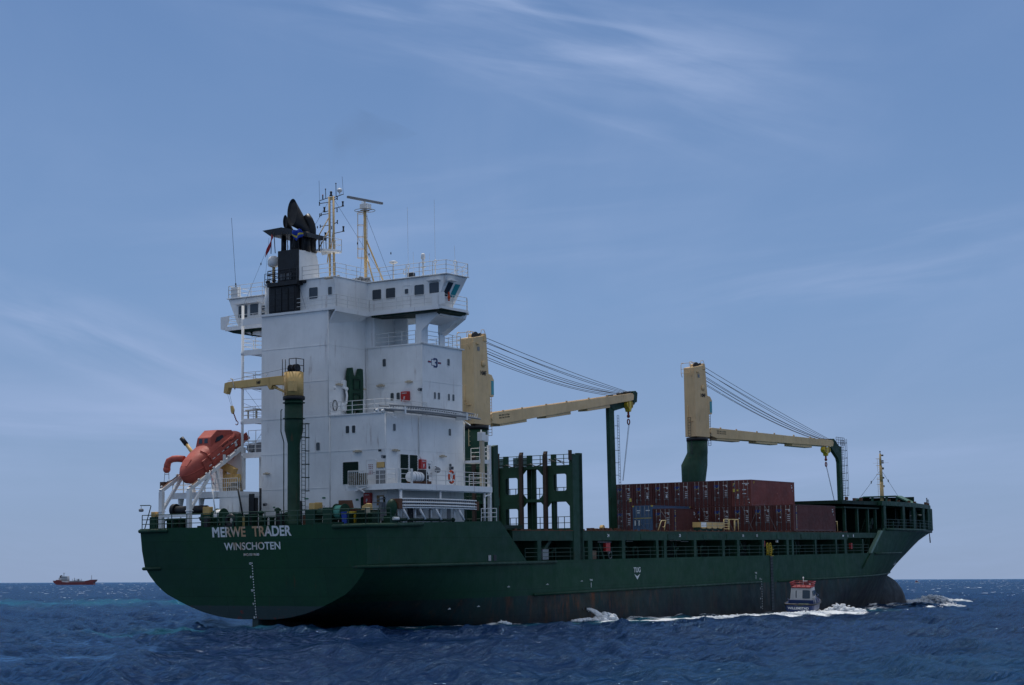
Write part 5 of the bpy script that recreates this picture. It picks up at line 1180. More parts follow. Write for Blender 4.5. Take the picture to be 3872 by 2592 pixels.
locker(2.3, 3.5, -9.7, -8.4, 7.29, 8.35, GREEN_D); m = MB(); m.prism([(-8.78, 8.35), (-9.45, 8.35), (-9.42, 8.78), (-9.25, 8.82), (-8.85, 8.62)], 'x', 2.4, 2.9); m.build('motor_cover', YELL, ship, bevel=.02)
locker(2.0, 2.1, -9.85, -9.4, 8.0, 8.5, BRASS, 'sign_board'); locker(1.9, 2.4, 5.6, 6.25, 8.35, 8.95, YELL, 'vent_hood'); locker(1.9, 2.4, 5.5, 6.35, 7.29, 8.35, GREEN)
locker(.6, 1.2, 10.0, 10.6, 7.29, 8.25, GREEN); locker(.65, 1.15, 10.05, 10.5, 8.25, 8.65, YELL, 'vent_hood'); locker(.65, 1.1, 9.75, 9.98, 8.25, 8.55, YELL, 'vent_hood')
locker(4.2, 5.2, -3.2, -2.4 + .3, 7.29, 8.9, WHITE, 'vent_house'); locker(6.0, 6.15, -8.3, -7.9, 7.3, 9.4, GREEN_D, 'vent_post')
m = MB(); m.prism([(2.2, 7.3), (2.9, 7.3), (2.5, 8.15), (2.3, 8.15)], 'x', 2.2, 2.6); m.build('hose_stand', paint('pale_yellow', (.45, .36, .15), .6), ship)
for (x, y, h) in ((3.2, -.2, 1.2), (3.3, -1.0, .85), (3.0, 1.3, 1.0), (3.8, 4.4, 1.1)):
    m = MB(); m.tube((x, y, 7.3), (x, y, 7.3 + h), .16, 12); m.lathe((x, y, 7.3 + h), [(.16, 0), (.26, .02), (.26, .12), (.1, .24), (.01, .26)], 14); m.build('mushroom_vent', GREEN, ship)
locker(2.4, 3.2, 8.9, 10.2, 7.29, 8.1, RUSTY); locker(1.6, 2.0, -1.9, -1.4, 7.29, 8.25, DARK); locker(2.6, 3.0, -3.5, -3.1, 7.29, 8.1, RUSTY); locker(1.0, 1.35, 4.9, 5.3, 7.29, 8.15, DARK); locker(1.5, 2.0, -10.75, -10.35, 7.35, 8.2, GREEN_D)
m = MB(); m.box(3.9, 4.2, 2.6, 3.3, 7.3, 9.6); m.box(3.8, 3.9, 2.7, 3.2, 8.5, 9.9); m.tube((3.7, 1.95, 7.3), (3.7, 1.95, 10.3), .09, 8); m.tube((3.7, 3.5, 7.3), (3.2, 3.8, 10.3), .07, 8); m.build('pipe_manifold', BLACK, ship)
m = MB(); m.path([(.4, 10.9, 7.3), (.4, 10.3, 8.95), (.4, 10.25, 9.1), (.3, 10.3, 9.15), (.1, 11.1, 9.15)], .04, 6); o_l = m.build('lamp_bracket', GREEN_D, ship)
m = MB(); m.lathe((.1, 11.0, 8.65), [(.01, 0), (.16, .02), (.2, .12), (.18, .22), (.1, .26), (.01, .27)], 14); m.tube((.1, 11.0, 8.9), (.1, 11.0, 9.1), .02, 5); m.build('stern_lamp', GREY, o_l)
m = MB(); rail(m, [(4.5, 10.95, 7.4), (.12, 10.9, 7.33), (.12, -10.9, 7.33), (3.0, -11.0, 7.38)], 1.05, 3, 1.55, .03); m.build('railing', RAILG, ship)
m = MB(); rail(m, [(15.0, -11.0, 7.55), (17.2, -11.0, 7.6)], 1.0, 3, 1.0, .03); m.build('railing', RAILW, ship)
m = MB(); m.lathe((3.6, -10.55, 7.3), [(.3, 0), (.3, 1.0), (.34, 1.05)], 14); m.ball((3.75, -10.55, 8.5), .42, .42, .62, n=18, m=10); m.box(3.2, 4.1, -10.9, -10.2, 7.3, 7.9); m.build('cowl_vent', GREEN, ship)
m = MB(); m.path([(x_, -10.9 + .05 * math.sin(x_ * 3), 7.62) for x_ in np.linspace(4.2, 11, 12)], .11, 8); m.ball((4.1, -10.95, 7.62), .18, n=8, m=5); m.ball((11.2, -10.9, 7.65), .17, n=8, m=5); m.build('rolled_fender_pipe', GREEN_D, ship)
m = MB(); m.tube((3.3, -11.0, 7.68), (3.9, -11.05, 7.68), .12, 12); m.build('mooring_roller', WHITE2, ship)
m = MB()
for x, h in ((5.3, 1.3), (8.7, 1.5), (11.5, 1.2), (14.0, 1.6), (7.0, 1.0)): m.box(x, x + .5, -8.45, -8.2, 7.6, 7.6 + h)
m.box(4.5, 16, -8.3, -8.25, 8.9, 8.98); m.path([(x_, -8.3, 9.3 + .12 * math.sin(x_)) for x_ in np.linspace(5, 15, 14)], .04, 5)
m.box(9.7, 10.5, -8.6, -8.3, 8.05, 8.5); m.build('pipe_run', GREY, ship)
m = MB(); m.box(7.2, 7.75, -8.7, -8.4, 8.3, 8.9); m.build('hydrant_box', RED, ship, bevel=.02)

# ------------------------------------------------------------------ cargo deck: coaming, side girder, posts
W_ = 2.467
m = MB(); m.box(22.5, 99, -8.7, 8.7, 4.36, 6.4); m.build('hatch_coaming', GREEN_D, ship)
m = MB()
for a, b in ((19.5, 31.0), (31.2, 47.0), (47.3, 62.0), (62.3, 77.0), (77.3, 92.2)): m.box(a, b, -10.9, 10.9, 6.66, 6.88)
m.build('hatch_cover', GREEN_D, ship)
m = MB()
m.box(19.4, 92.4, -11.1, -10.75, 6.02, 6.84); m.box(19.4, 92.4, 10.7, 11.05, 6.0, 6.84); m.box(92.4, 103, -11.0, -10.8, 6.2, 6.8)
for x0, x1 in ((41.3, 43.6), (46.7, 48.0), (54.2, 57.0), (59.6, 61.6), (72.0, 74.0), (78.5, 81.0), (84.0, 87.5)): m.box(x0, x1, -11.14, -11.1, 6.1, 6.6)
o_g = m.build('side_girder', GREEN, ship, bevel=.01)
m = MB(); m.box(19.5, 92.3, -11.12, -10.5, 6.841, 6.90)
for k in range(60): x = 19.8 + k * 1.22 + random.uniform(-.3, .3); m.box(x, x + random.uniform(.2, .5), -11.05, -10.8, 6.9, 6.93 + random.uniform(.02, .1))
m.build('rusty_cover_edge', RUSTY, o_g)
POSTS = [(23.2, .6), (29.03, .6), (30.6, .3), (31.6, .75), (37.7, .6), (44.3, .45), (45.86, .55), (52.15, .55), (58.5, .55), (62.0, .55), (68.16, .5), (74.5, .6), (75.95, .5), (82.4, .45), (88.5, .45), (91.2, .6), (96.9, .4)]
for x, wd in POSTS:
    m = MB(); m.box(x, x + wd, -11.11, -10.78, 4.36, 6.05); m.box(x + wd * .35, x + wd * .65, -10.8, -9.2, 4.36, 6.6); m.build('deck_post', GREEN, ship)
for a, b, w1 in (((24.7, -10.7, 5.3), (26.4, -10.4, 6.2), .35), ((20.7, -9.3, 4.4), (20.2, -9.3, 6.5), .35), ((34.5, -10.5, 5.8), (35.3, -10.5, 4.4), .2), ((49.2, -10.3, 5.9), (49.9, -10.3, 4.4), .12), ((64.3, -10.3, 5.9), (65.0, -10.3, 5.0), .12), ((78.5, -10.3, 5.9), (79.2, -10.3, 5.0), .12)):
    m = MB(); m.beam(a, b, w1, w1); m.build('deck_brace', GREEN, ship)
for a, b in ((21.3, 99.0),):
    m = MB(); rail(m, [(a, -11.08, 4.38), (b, -11.08, 4.38)], 1.02, 3, 2.4, .02); m.build('railing', RAILG, ship)
for i, x in enumerate((27.0, 39.5, 41.4, 47.6, 50.0, 53.4, 55.3, 60.6, 64.0, 66.4, 72.9, 77.8, 79.8, 84.2, 86.2)):
    m = MB(); h = .75 + .3 * ((i * 7) % 4) / 4; m.path([(x, -10.2, 4.4), (x, -10.2, 4.4 + h), (x + .1, -10.25, 4.5 + h), (x + .35, -10.3, 4.5 + h)], .12, 8); m.build('gooseneck_vent', GREEN, ship)
m = MB()
for k in range(26): x = 33 + k * 2.45; m.box(x, x + .12, -8.85, -8.7, 4.4, 6.6)
for z in (5.0, 5.9): m.tube((22, -8.9, z), (99, -8.9, z), .06, 6)
m.build('coaming_stay', GREEN, ship)
m = MB(); m.tube((33.9, -10.8, 5.96), (36.3, -10.8, 5.9), .03, 5); m.tube((33.9, -10.75, 5.88), (36.3, -10.75, 5.82), .03, 5); m.tube((39.0, -10.8, 5.95), (40.3, -10.8, 5.95), .03, 5); m.tube((47.7, -10.8, 6.0), (50.0, -10.8, 6.0), .03, 5); m.tube((50, -10.8, 5.9), (51.6, -10.8, 5.9), .03, 5); m.build('lashing_rod', GREY, ship)
m = MB(); m.box(24.3, 25.25, -10.95, -10.5, 4.45, 5.32); m.build('electrical_cabinet', paint('cabinet_grey', (.32, .34, .35), .5), ship, bevel=.03)
m = MB(); m.box(32.65, 33.6, -10.8, -10.4, 4.4, 5.15); m.build('tool_box', paint('tool_brown', (.16, .10, .06), .6), ship, bevel=.03)
m = MB(); m.box(35.15, 35.95, -10.9, -10.6, 5.05, 5.82); m.build('hydrant_box', RED, ship, bevel=.03)
m = MB(); m.box(69.2, 69.85, -10.7, -10.4, 5.3, 5.95); m.build('hydrant_box', RED, ship, bevel=.03)
m = MB(); m.box(94.4, 94.8, -10.7, -10.4, 4.9, 5.6); m.build('hydrant_box', RED, ship, bevel=.03)
m = MB(); m.ball((36.1, -10.6, 4.95), .16, n=8, m=5); m.path([(36.4 + .3 * math.cos(a), -10.6, 4.75 + .32 * math.sin(a)) for a in [2 * PI * k / 14 for k in range(14)]], .05, 6, True); m.build('hose_coil', GREY, ship)
m = MB(); m.ball((72.6, -10.8, 5.9), .17, n=10, m=6); m.path([(72.6, -10.8, 6.1), (72.9, -10.8, 6.15), (73.0, -10.8, 5.7)], .025, 5); m.build('deck_lamp', WHITE2, ship)
for x, s in ((35.2, '24'), (49.2, '20'), (63.5, '16'), (66.9, '15')): text('bay_number', s, LETTER, o_g, (x, -11.115, 6.33), (1, 0, 0), (0, 0, 1), .27, .36, .012)
m = MB(); m.box(92.3, 92.6, -11.05, -11.03, 6.3, 6.6); m.box(94.2, 94.45, -11.05, -11.03, 6.3, 6.6); m.box(90.6, 91.0, -11.16, -11.14, 6.35, 6.55); m.build('bay_sign', LETTER, o_g)
# twistlocks and small yellow bits on the empty hatch
m = MB()
for x in (32.6, 33.2, 34.3, 34.9, 35.6, 36.4, 37.5, 38.0): m.box(x, x + .28, -10.7, -10.4, 6.9, 7.05 + .1 * random.random())
m.build('twistlock_socket', RUSTY, ship)
m = MB(); m.prism([(35.55, 6.9), (36.15, 6.9), (36.1, 7.25), (35.95, 7.4), (35.75, 7.38), (35.6, 7.2)], 'y', -10.3, -10.0); m.box(34.5, 34.9, -10.3, -10.0, 6.9, 7.1); m.build('guide_cone', YELL, ship)
# pilot gate in bright yellow
m = MB()
for x in (69.3, 70.05):
    m.path([(x, -11.1, 4.36), (x, -11.1, 5.5), (x + .1, -11.1, 5.68), (x + .28, -11.1, 5.68), (x + .38, -11.1, 5.5), (x + .38, -11.1, 4.36)], .045, 6)
    for z in ((4.9,) if x < 70 else (4.5, 4.7, 4.9, 5.1, 5.4)): m.tube((x, -11.1, z), (x + .38, -11.1, z), .035, 5)
m.box(69.75, 70.0, -11.0, -10.9, 4.5, 5.4); m.path([(70.8, -11.0, 4.6), (70.8, -11.0, 5.3), (70.9, -11.0, 5.0), (71.3, -11.0, 5.0)], .05, 6); m.tube((70.45, -11.1, 5.0), (70.8, -11.0, 5.0), .035, 5); m.box(69.9, 70.6, -11.3, -11.1, 4.33, 4.38)
m.build('pilot_gate', YBRIGHT, ship)

# ------------------------------------------------------------------ lashing bridge with cell guides
LX, LX2 = 29.1, 30.7
cols = [-11.1 + W_ * i for i in range(10)]
m = MB()
for i, y in enumerate(cols):
    m.box(LX2 - .25, LX2, y + .02, y + .46, 4.4, 13.55)
    if i: m.box(LX, LX + .3, y + .25, y + .5, 6.9, 13.4)
m.box(LX, LX2, -11.14, -10.80, 4.4, 13.4); m.box(LX + 1.1, LX2 + .1, -11.14, -10.8, 4.4, 13.55)
for z in (12.26, 9.40, 6.86): m.box(LX, LX2, -10.8, 11.2, z, z + .24)
def panel(y0, y1, z0, z1, holes):
    # plate with rounded openings, built as frames round each opening
    zs = [z0] + [v for h in holes for v in h] + [z1]
    hy0, hy1 = y0 + .62 * .9, y1 - .62 * 1.0
    for a, b in zip(zs[0::2], zs[1::2]): m.box(LX + .02, LX + .1, y0, y1, a, b)
    for a, b in holes:
        m.box(LX + .02, LX + .1, y0, hy0, a, b); m.box(LX + .02, LX + .1, hy1, y1, a, b)
        for sy, yy in ((1, hy0), (-1, hy1)):
            for sz, z_ in ((1, a), (-1, b)): m.prism([(yy, z_), (yy + sy * .16, z_), (yy + sy * .05, z_ + sz * .05), (yy, z_ + sz * .16)], 'x', LX + .02, LX + .1)
def chamfer(y0, y1, z, up):
    s = 1 if up else -1
    for sy, yy in ((1, y0 + .5), (-1, y1)): m.prism([(yy, z), (yy + sy * .55, z), (yy, z + s * .6)], 'x', LX + .02, LX + .1)
for i in range(9):
    y0, y1 = cols[i] + .05, cols[i + 1] + .05
    if i in (2, 6): panel(y0, y1, 6.9, 12.4, [(7.4, 8.85), (10.1, 11.55)])
    elif i == 0: panel(y0, y1, 9.5, 12.4, [(10.3, 11.75)]); chamfer(y0 - .3, y1, 9.5, False); m.box(LX + .2, LX + .4, y1 - .55, y1 - .35, 6.9, 9.5)
    else:
        chamfer(y0, y1 + .1, 12.3, False); chamfer(y0 - .2, y1 + .1, 9.6, True); chamfer(y0 - .3, y1 + .1, 9.45, False)
        m.box(LX + .9, LX + 1.15, y1 - .70, y1 - .36, 6.9, 12.3)
o_lb = m.build('lashing_bridge', GREEN, ship, bevel=.0)
m = MB()
for y in cols[1:]: m.box(LX - .28, LX, y - .02, y + .28, 4.4, 13.5); m.prism([(LX - .28, 13.5), (LX, 13.5), (LX + .05, 13.75), (LX - .12, 13.75)], 'y', y - .02, y + .28)
m.box(LX - .2, LX, -11.12, -10.86, 12.9, 13.75)
m.build('cell_guide', paint('guide_brown', (.05, .028, .018), .6, .6, .3, .4), o_lb)
for z, g_ in ((12.46, 1.2), (9.6, .62), (7.06, .62)): rails(o_lb, RAILG, [[(LX2 - .1, -10.6, z), (LX2 - .1, 11.0, z)]], None, bars=2 + (g_ > 1), gap=g_, r=.03)
m = MB()
for i in (2, 3, 5): y = cols[i] + .5; m.box(LX2 - .06, LX2 - .02, y, y + 1.5, 12.6, 13.4)
m.build('screen_panel', paint('screen_grey_green', (.10, .17, .18), .5), o_lb)
m = MB()
for k in range(6): a = random.uniform(-10.3, -8.9); m.tube((LX + .5, a, 12.55 + random.random() * .3), (LX + .5, a + .7, 12.9 + random.random() * .3), .03, 5)
for i in (1, 2): 
    for k in range(10): y = cols[i] + .4 + k * .2; m.tube((LX + .4, y, 12.6 + .1 * math.sin(k)), (LX + .4, y + .22, 12.62 + .1 * math.sin(k + 1)), .05, 5)
m.build('lashing_gear', DARK, o_lb)
m = MB(sc); m.box(20.58, 21.3, -8.6, -8.1, 7.3, 13.8); m.prism([(20.58, 13.8), (21.3, 13.8), (21.3, 13.95)], 'y', -8.6, -8.1); m.box(20.54, 21.34, -8.65, -8.05, 8.9, 9.6); m.build('guide_post', GREEN, ship)


# ------------------------------------------------------------------ the two cargo cranes and their jib rests
def crane(cx, cy, zs, tip, bend, label=None):
    root = MB(); n = 28
    def rg(x, y, rx, ry, z, sq=1.0):
        out = []
        for i in range(n):
            t = 2 * PI * i / n; c, s = math.cos(t), math.sin(t); k = (abs(c) ** sq + abs(s) ** sq) ** (-1 / sq) if sq > 2 else 1
            out.append((x + rx * c * k, y + ry * s * k, z))
        return out
    if bend: root.loft([rg(cx - 1.3, cy, 1.3, 1.2, 6.9, 5), rg(cx - 1.25, cy, 1.3, 1.2, zs - 5.6, 5), rg(cx - .75, cy + .1, 1.7, 1.3, zs - 3.5, 4), rg(cx, cy, 1.28, 1.28, zs - 1.9), rg(cx, cy, 1.28, 1.28, zs - .5)])
    else: root.loft([rg(cx, cy, 1.5, 1.4, 6.9, 4), rg(cx, cy, 1.4, 1.3, zs - 4.5, 3), rg(cx, cy, 1.28, 1.28, zs - 2), rg(cx, cy, 1.28, 1.28, zs - .5)])
    o = root.build('cargo_crane', GREEN, ship)
    g = MB(); g.lathe((cx, cy, zs - .5), [(.01, 0), (1.34, 0), (1.34, .42), (.01, .42)], 32); g.build('slew_ring', BLACK, o)
    d = Vector((tip[0] - cx, tip[1] - cy, 0)).normalized(); sd_ = Vector((-d.y, d.x, 0))
    def L(a, b, z): return (cx + d.x * a + sd_.x * b, cy + d.y * a + sd_.y * b, zs + z)
    tw = MB(lambda p: L(*p))
    tw.prism([(-1.35, 0), (1.65, 0), (1.60, 3.0), (1.05, 8.3), (.75, 9.0), (-1.35, 8.6)], 'y', -.82, .82)
    tw.prism([(.45, 8.4), (1.0, 8.4), (.85, 9.15), (.6, 9.2)], 'y', -.9, -.5); tw.prism([(.45, 8.4), (1.0, 8.4), (.85, 9.15), (.6, 9.2)], 'y', .5, .9)
    tw.prism([(-.7, 8.3), (-.1, 8.3), (-.1, 9.0), (-.35, 9.15), (-.6, 9.05)], 'y', -.35, .35)
    tw.box(-1.42, -1.1, -.84, -.6, 0, 8.2)
    t_ = tw.build('crane_tower', CREAM, o, bevel=.04)
    cb = MB(lambda p: L(*p)); cb.prism([(1.4, 2.9), (2.2, 2.9), (2.3, 4.6), (1.9, 5.1), (1.2, 5.2)], 'y', -.84, .1); c_ = cb.build('cab', CREAM, t_, bevel=.04)
    cb = MB(lambda p: L(*p)); cb.box(1.75, 2.2, -.87, -.84, 3.1, 4.5); cb.add([(2.22, -.8, 3.0), (2.22, .05, 3.0), (2.31, .05, 4.5), (2.31, -.8, 4.5)], [(0, 1, 2, 3)]); cb.build('cab_window', GLASS_T, c_)
    sh = MB(lambda p: L(*p)); sh.tube((-.4, -.5, 8.75), (-.4, -.3, 8.75), .55, 20); sh.tube((.75, -.3, 9.0), (.75, .3, 9.0), .3, 16); sh.build('rope_sheave', BLACK, t_); sh = MB(lambda p: L(*p)); sh.box(-.7, -.3, -.86, -.82, 7.35, 7.75); sh.build('vent_mesh', GREY, t_)
    gl = MB(lambda p: L(*p)); gl.box(-.9, -.35, -.93, -.83, 7.95, 8.1); gl.lathe((.35, -.84, 6.1), [(.01, 0), (.34, 0), (.34, -.06), (.01, -.06)], 18, 'y'); gl.path([(-1.36, .3, 3.9), (-1.42, .3, 2.2), (-1.42, .1, 1.9), (-1.42, -.4, 1.9)], .05, 5); gl.build('tower_fitting', CREAM, t_)
    gr = MB(lambda p: L(*p)); gr.path([(-1.7, .8, 7.4), (-1.9, .8, 7.8), (-1.9, .8, 8.9), (-1.7, .8, 9.2), (-1.2, .8, 9.2)], .035, 5); gr.path([(-1.7, -.6, 7.4), (-1.9, -.6, 7.8), (-1.9, -.6, 8.9), (-1.7, -.6, 9.2), (-1.0, -.6, 9.2)], .035, 5)
    for z in (8.0, 8.5, 9.2): gr.tube((-1.9, -.6, z - .1), (-1.9, .8, z - .1), .03, 5)
    gr.path([(-.1, -.85, 8.9), (.05, -.85, 9.5), (.5, -.85, 9.55), (.75, -.85, 9.2)], .03, 5); gr.path([(-.1, .85, 8.9), (.05, .85, 9.5), (.5, .85, 9.55), (.75, .85, 9.2)], .03, 5); gr.build('railing', CREAM, t_)
    nm = MB(); text('lettering', 'NMF', INK, t_, L(.38, -.835, 4.95), d, (0, 0, 1), .46, 1.05, .012)
    ld = MB(lambda p: L(*p)); ladder(ld, (1.85, -.6, -1.0), (1.85, -.6, 2.9), (0, 1, 0), .4, .3, .03); ladder(ld, (-1.45, .1, .1), (-1.45, .1, 2.4), (0, 1, 0), .4, .3, .025)
    for s_1 in (-1, 1):
        for z in (-.7, -1.2, -1.7, -2.1): ld.tube((s_1 * 1.35, -.3, z), (s_1 * 1.6, -.3, z), .03, 5)
        ld.tube((s_1 * 1.6, -.3, -.5), (s_1 * 1.6, -.3, -2.2), .035, 5)
    ld.build('tower_ladder', DARK if bend else CREAM, t_)
    # jib
    hl = Vector(L(1.75, 0, .75)); tp = Vector(tip); ax = (tp - hl).normalized(); upv = sd_.cross(ax) * -1
    if upv.z < 0: upv = -upv
    Lj = (tp - hl).length
    def J(a, b, c): q = hl + ax * a + sd_ * b + upv * c; return tuple(q)
    j = MB(lambda p: J(*p))
    j.prism([(-.4, .2), (.5, .5), (Lj - .5, .40), (Lj, .35), (Lj + .2, .1), (Lj, -.42), (Lj - .6, -.45), (Lj * .45, -.62), (1.6, -.75), (.0, -.5), (-.4, -.3)], 'y', -.72, -.50)
    j.prism([(-.4, .2), (.5, .5), (Lj - .5, .40), (Lj, .35), (Lj + .2, .1), (Lj, -.42), (Lj - .6, -.45), (Lj * .45, -.62), (1.6, -.75), (.0, -.5), (-.4, -.3)], 'y', .50, .72)
    j.box(.6, Lj - .3, -.5, .5, -.45, -.35); j.box(.6, Lj - .3, -.5, .5, .25, .3)
    for f in (.06, .36, .65): j.box(f * Lj, f * Lj + .17 * Lj, -.60, .60, -.98 + .18 * f, -.5)
    jo = j.build('jib', CREAM, o, bevel=.02)
    k = MB(lambda p: J(*p)); k.tube((.2, -.9, -.05), (.2, .9, -.05), .22, 14)
    for f in (.08, .2, .36, .5, .66, .8): k.box(f * Lj, f * Lj + .18, -.74, -.6, .42, .62)
    k.build('jib_bracket', CREAM, jo)
    k = MB(); text('jib_marking', 'SWL 40t 3.2-27.0m', INK, jo, J(2.6, -.725, .05), ax, upv, .16, 2.0, .01); text('jib_marking', 'SWL 36t 3.2-31.0m', INK, jo, J(2.6, -.725, -.2), ax, upv, .16, 2.0, .01)
    # cables with a little sag
    k = MB()
    for i, (b, zt, fr, sag) in enumerate(((-.4, 8.95, 1.0, .35), (.3, 8.9, 1.0, .75), (-.2, 8.5, .995, .45), (.35, 8.3, .99, 1.1), (-.3, 7.7, .93, .95), (.0, 7.6, .95, 1.25), (.25, 7.3, .92, 1.15), (-.1, 6.9, .86, .9))):
        A = Vector(L(.95, b, zt)); B = Vector(J(Lj * fr, b, .45)); 
        k.path([A.lerp(B, t) - Vector((0, 0, .55 * sag * 4 * t * (1 - t) * (.8 + .4 * t))) for t in [q / 12 for q in range(13)]], .03 if i != 5 else .045, 5)
    k.build('luffing_cable', WIRE, o)
    k = MB(lambda p: J(*p)); k.tube((Lj - .1, -.45, .45), (Lj - .1, .45, .45), .2, 12); k.tube((Lj * .94, -.4, .45), (Lj * .94, .4, .45), .16, 12); k.tube((Lj * .86, -.4, .42), (Lj * .86, .4, .42), .12, 10); k.build('tip_sheave', BLACK, jo)
    return o, J, Lj
cr1, J1, L1 = crane(44.2, 8.8, 17.75, (76.3, 8.8, 22.75), False)
cr2, J2, L2 = crane(94.1, 8.8, 18.95, (125.2, 4.0, 19.35), True)
def hook(parent, p, blockw, zdrop, wire_to, sc1=1.0):
    x, y, z = p
    m = MB(); m.prism([(x - blockw, z), (x - blockw * .8, z + .4), (x + blockw * .8, z + .4), (x + blockw, z), (x + blockw * .8, z - .3), (x + .3, z - .45), (x + .15, z - .8), (x - .15, z - .8), (x - .3, z - .45), (x - blockw * .8, z - .3)], 'y', y - .3, y + .3); o = m.build('hook_block', YBRIGHT, parent, bevel=.03)
    m = MB(); m.box(x - blockw * .62, x - blockw * .42, y - .33, y + .33, z - .3, z + .42); m.box(x + blockw * .42, x + blockw * .62, y - .33, y + .33, z - .3, z + .42); m.build('block_strap', RUSTY, o)
    m = MB(); m.tube((x, y, z - .8), (x, y, z - 1.5), .13, 8)
    m.ball((x, y, z - 1.3), .2, n=10, m=6); m.path([(x + .28 * math.cos(a), y, z - 1.95 + .3 * math.sin(a)) for a in [rad(100 + 27 * k) for k in range(13)]], .08, 6); m.build('hook', paint('hook_red', (.22, .03, .02), .5), o)
    m = MB(); m.tube((x, y, z - 2.2), wire_to, .025, 5); m.tube((x + .2, y, z - 2.2), (wire_to[0] + .15, wire_to[1], wire_to[2]), .02, 5); m.build('tag_line', WIRE, o)
hook(cr1, (75.6, 8.4, 21.75), .75, 0, (73.9, 8.4, 13.0)); hook(cr2, (123.3, 3.7, 18.35), 1.15, 0, (126.0, 3.7, 11.0))
# rest for crane 1: tall post with a cantilever cradle reaching forward
m = MB(); m.prism([(71.6, 6.9), (72.85, 6.9), (72.6, 20.6), (72.7, 21.5), (71.4, 21.4)], 'y', 8.6, 9.05)
m.prism([(71.4, 21.4), (72.6, 20.9), (77.4, 21.9), (77.7, 22.2), (77.5, 22.5), (71.4, 21.55)], 'y', 8.55, 9.1); m.prism([(76.7, 22.0), (77.6, 22.2), (77.8, 23.3), (77.3, 23.5), (76.6, 23.4), (76.9, 22.8)], 'y', 8.3, 9.25)
m.box(71.2, 71.6, 8.65, 8.8, 6.9, 11)
o = m.build('jib_rest', GREEN, ship, bevel=.03)
m = MB(); ladder(m, (73.3, 8.4, 7.5), (73.1, 8.4, 20.4), (1, 0, 0), .4, .33, .025)
for k in range(9): m.tube((72.7, 8.6, 8 + 1.4 * k), (73.2, 8.4, 8 + 1.4 * k), .03, 5)
m.build('ladder', DARK, o)
# rest for crane 2: post on the forecastle platform, arm leaning aft, caged ladder
x2, y2 = 128.9, 4.0
m = MB(); m.prism([(x2 - .55, 7.3), (x2 + .6, 7.3), (x2 + .5, 19.1), (x2 - .4, 19.15), (x2 - 2.2, 20.1), (x2 - 2.5, 19.4), (x2 - 3.4, 18.9), (x2 - 2.9, 18.5), (x2 - .9, 17.4), (x2 - .6, 16.8)], 'y', y2 - .24, y2 + .24)
o = m.build('jib_rest', GREEN, ship, bevel=.03)
m = MB(); ladder(m, (x2 + .95, y2 - .2, 11.0), (x2 + .95, y2 - .2, 20.0), (0, 1, 0), .4, .33, .03)
for k in range(8): z = 12.3 + 1.05 * k; m.path([(x2 + 1.1 + .95 * math.cos(a) * 1.1, y2 - .2 + .45 * math.sin(a), z) for a in [rad(-90 + 20 * q) for q in range(10)]], .03, 5)
for dx_, dy_ in ((2.15, -.2), (1.8, -.55), (1.8, .15)): m.tube((x2 + dx_, y2 + dy_, 12.3), (x2 + dx_ - .1, y2 + dy_, 20.2), .028, 5)
rail(m, [(x2 - 2.1, y2 - .5, 19.2), (x2 + .9, y2 - .5, 19.2)], 1.1, 3, .7, .03)
m.build('caged_ladder', DARK, o)

# ------------------------------------------------------------------ forecastle: overhead platform on posts, bulkheads, foremast
def hbp(x, d=.25): return half(x, 7.3) - d
def outline(x0, x1, d, n=12):
    xs = [x0 + (x1 - x0) * k / n for k in range(n + 1)]
    return [(x, -hbp(x, d)) for x in xs] + [(x, hbp(x, d)) for x in reversed(xs)]
m = MB(); m.box(92.8, 104.4, -10.6, 10.6, 9.7, 9.86); m.box(92.8, 104.4, -10.4, 10.4, 10.2, 10.62); m.build('container_platform', GREEN_D, ship)
m = MB(); m.prism(outline(104.4, 133, .15), 'z', 10.15, 10.7); m.prism(outline(134.0, 143.5, .15, 6), 'z', 10.2, 10.75); m.prism([(133, -4), (134, -4), (134, 4), (133, 4)], 'z', 10.2, 10.5)
o_cp = m.build('container_platform', GREEN, ship)
m = MB()
m.prism([(143.5, -hbp(143.5)), (148.5, -hbp(148.5) - .1), (150.5, -.7), (150.5, .7), (148.5, hbp(148.5)), (143.5, hbp(143.5))], 'z', 10.0, 10.3)
m.add([(148.2, -2.0, 7.4), (153.6, -.1, 7.4), (152.3, -.1, 11.1), (149.3, -1.5, 11.0), (148.2, -1.9, 7.4), (153.6, .0, 7.4), (152.3, .0, 11.1), (149.3, -1.4, 11.0)], [(0, 1, 2, 3), (4, 7, 6, 5), (0, 4, 5, 1), (1, 5, 6, 2), (2, 6, 7, 3), (3, 7, 4, 0)])
m.add([(148.2, 2.0, 7.4), (153.6, .1, 7.4), (152.3, .1, 11.1), (149.3, 1.5, 11.0), (148.2, 1.9, 7.4), (153.6, .0, 7.4), (152.3, .0, 11.1), (149.3, 1.4, 11.0)], [(0, 1, 2, 3), (4, 7, 6, 5), (0, 4, 5, 1), (1, 5, 6, 2), (2, 6, 7, 3), (3, 7, 4, 0)])
m.build('bow_bulwark', GREEN, ship)
m = MB()
for x, z in ((93.5, 11), (96, 10.9), (98.2, 11), (108, 10.95), (112, 10.95), (117.5, 11), (121, 10.95), (131.8, 11.1), (136, 11.0), (142.2, 11.2), (148.8, 11.25), (151.9, 11.3)):
    y = -hbp(x, .4); m.box(x, x + .35, y, y + .3, 10.62, z)
m.build('twistlock_socket', RUSTY, ship)
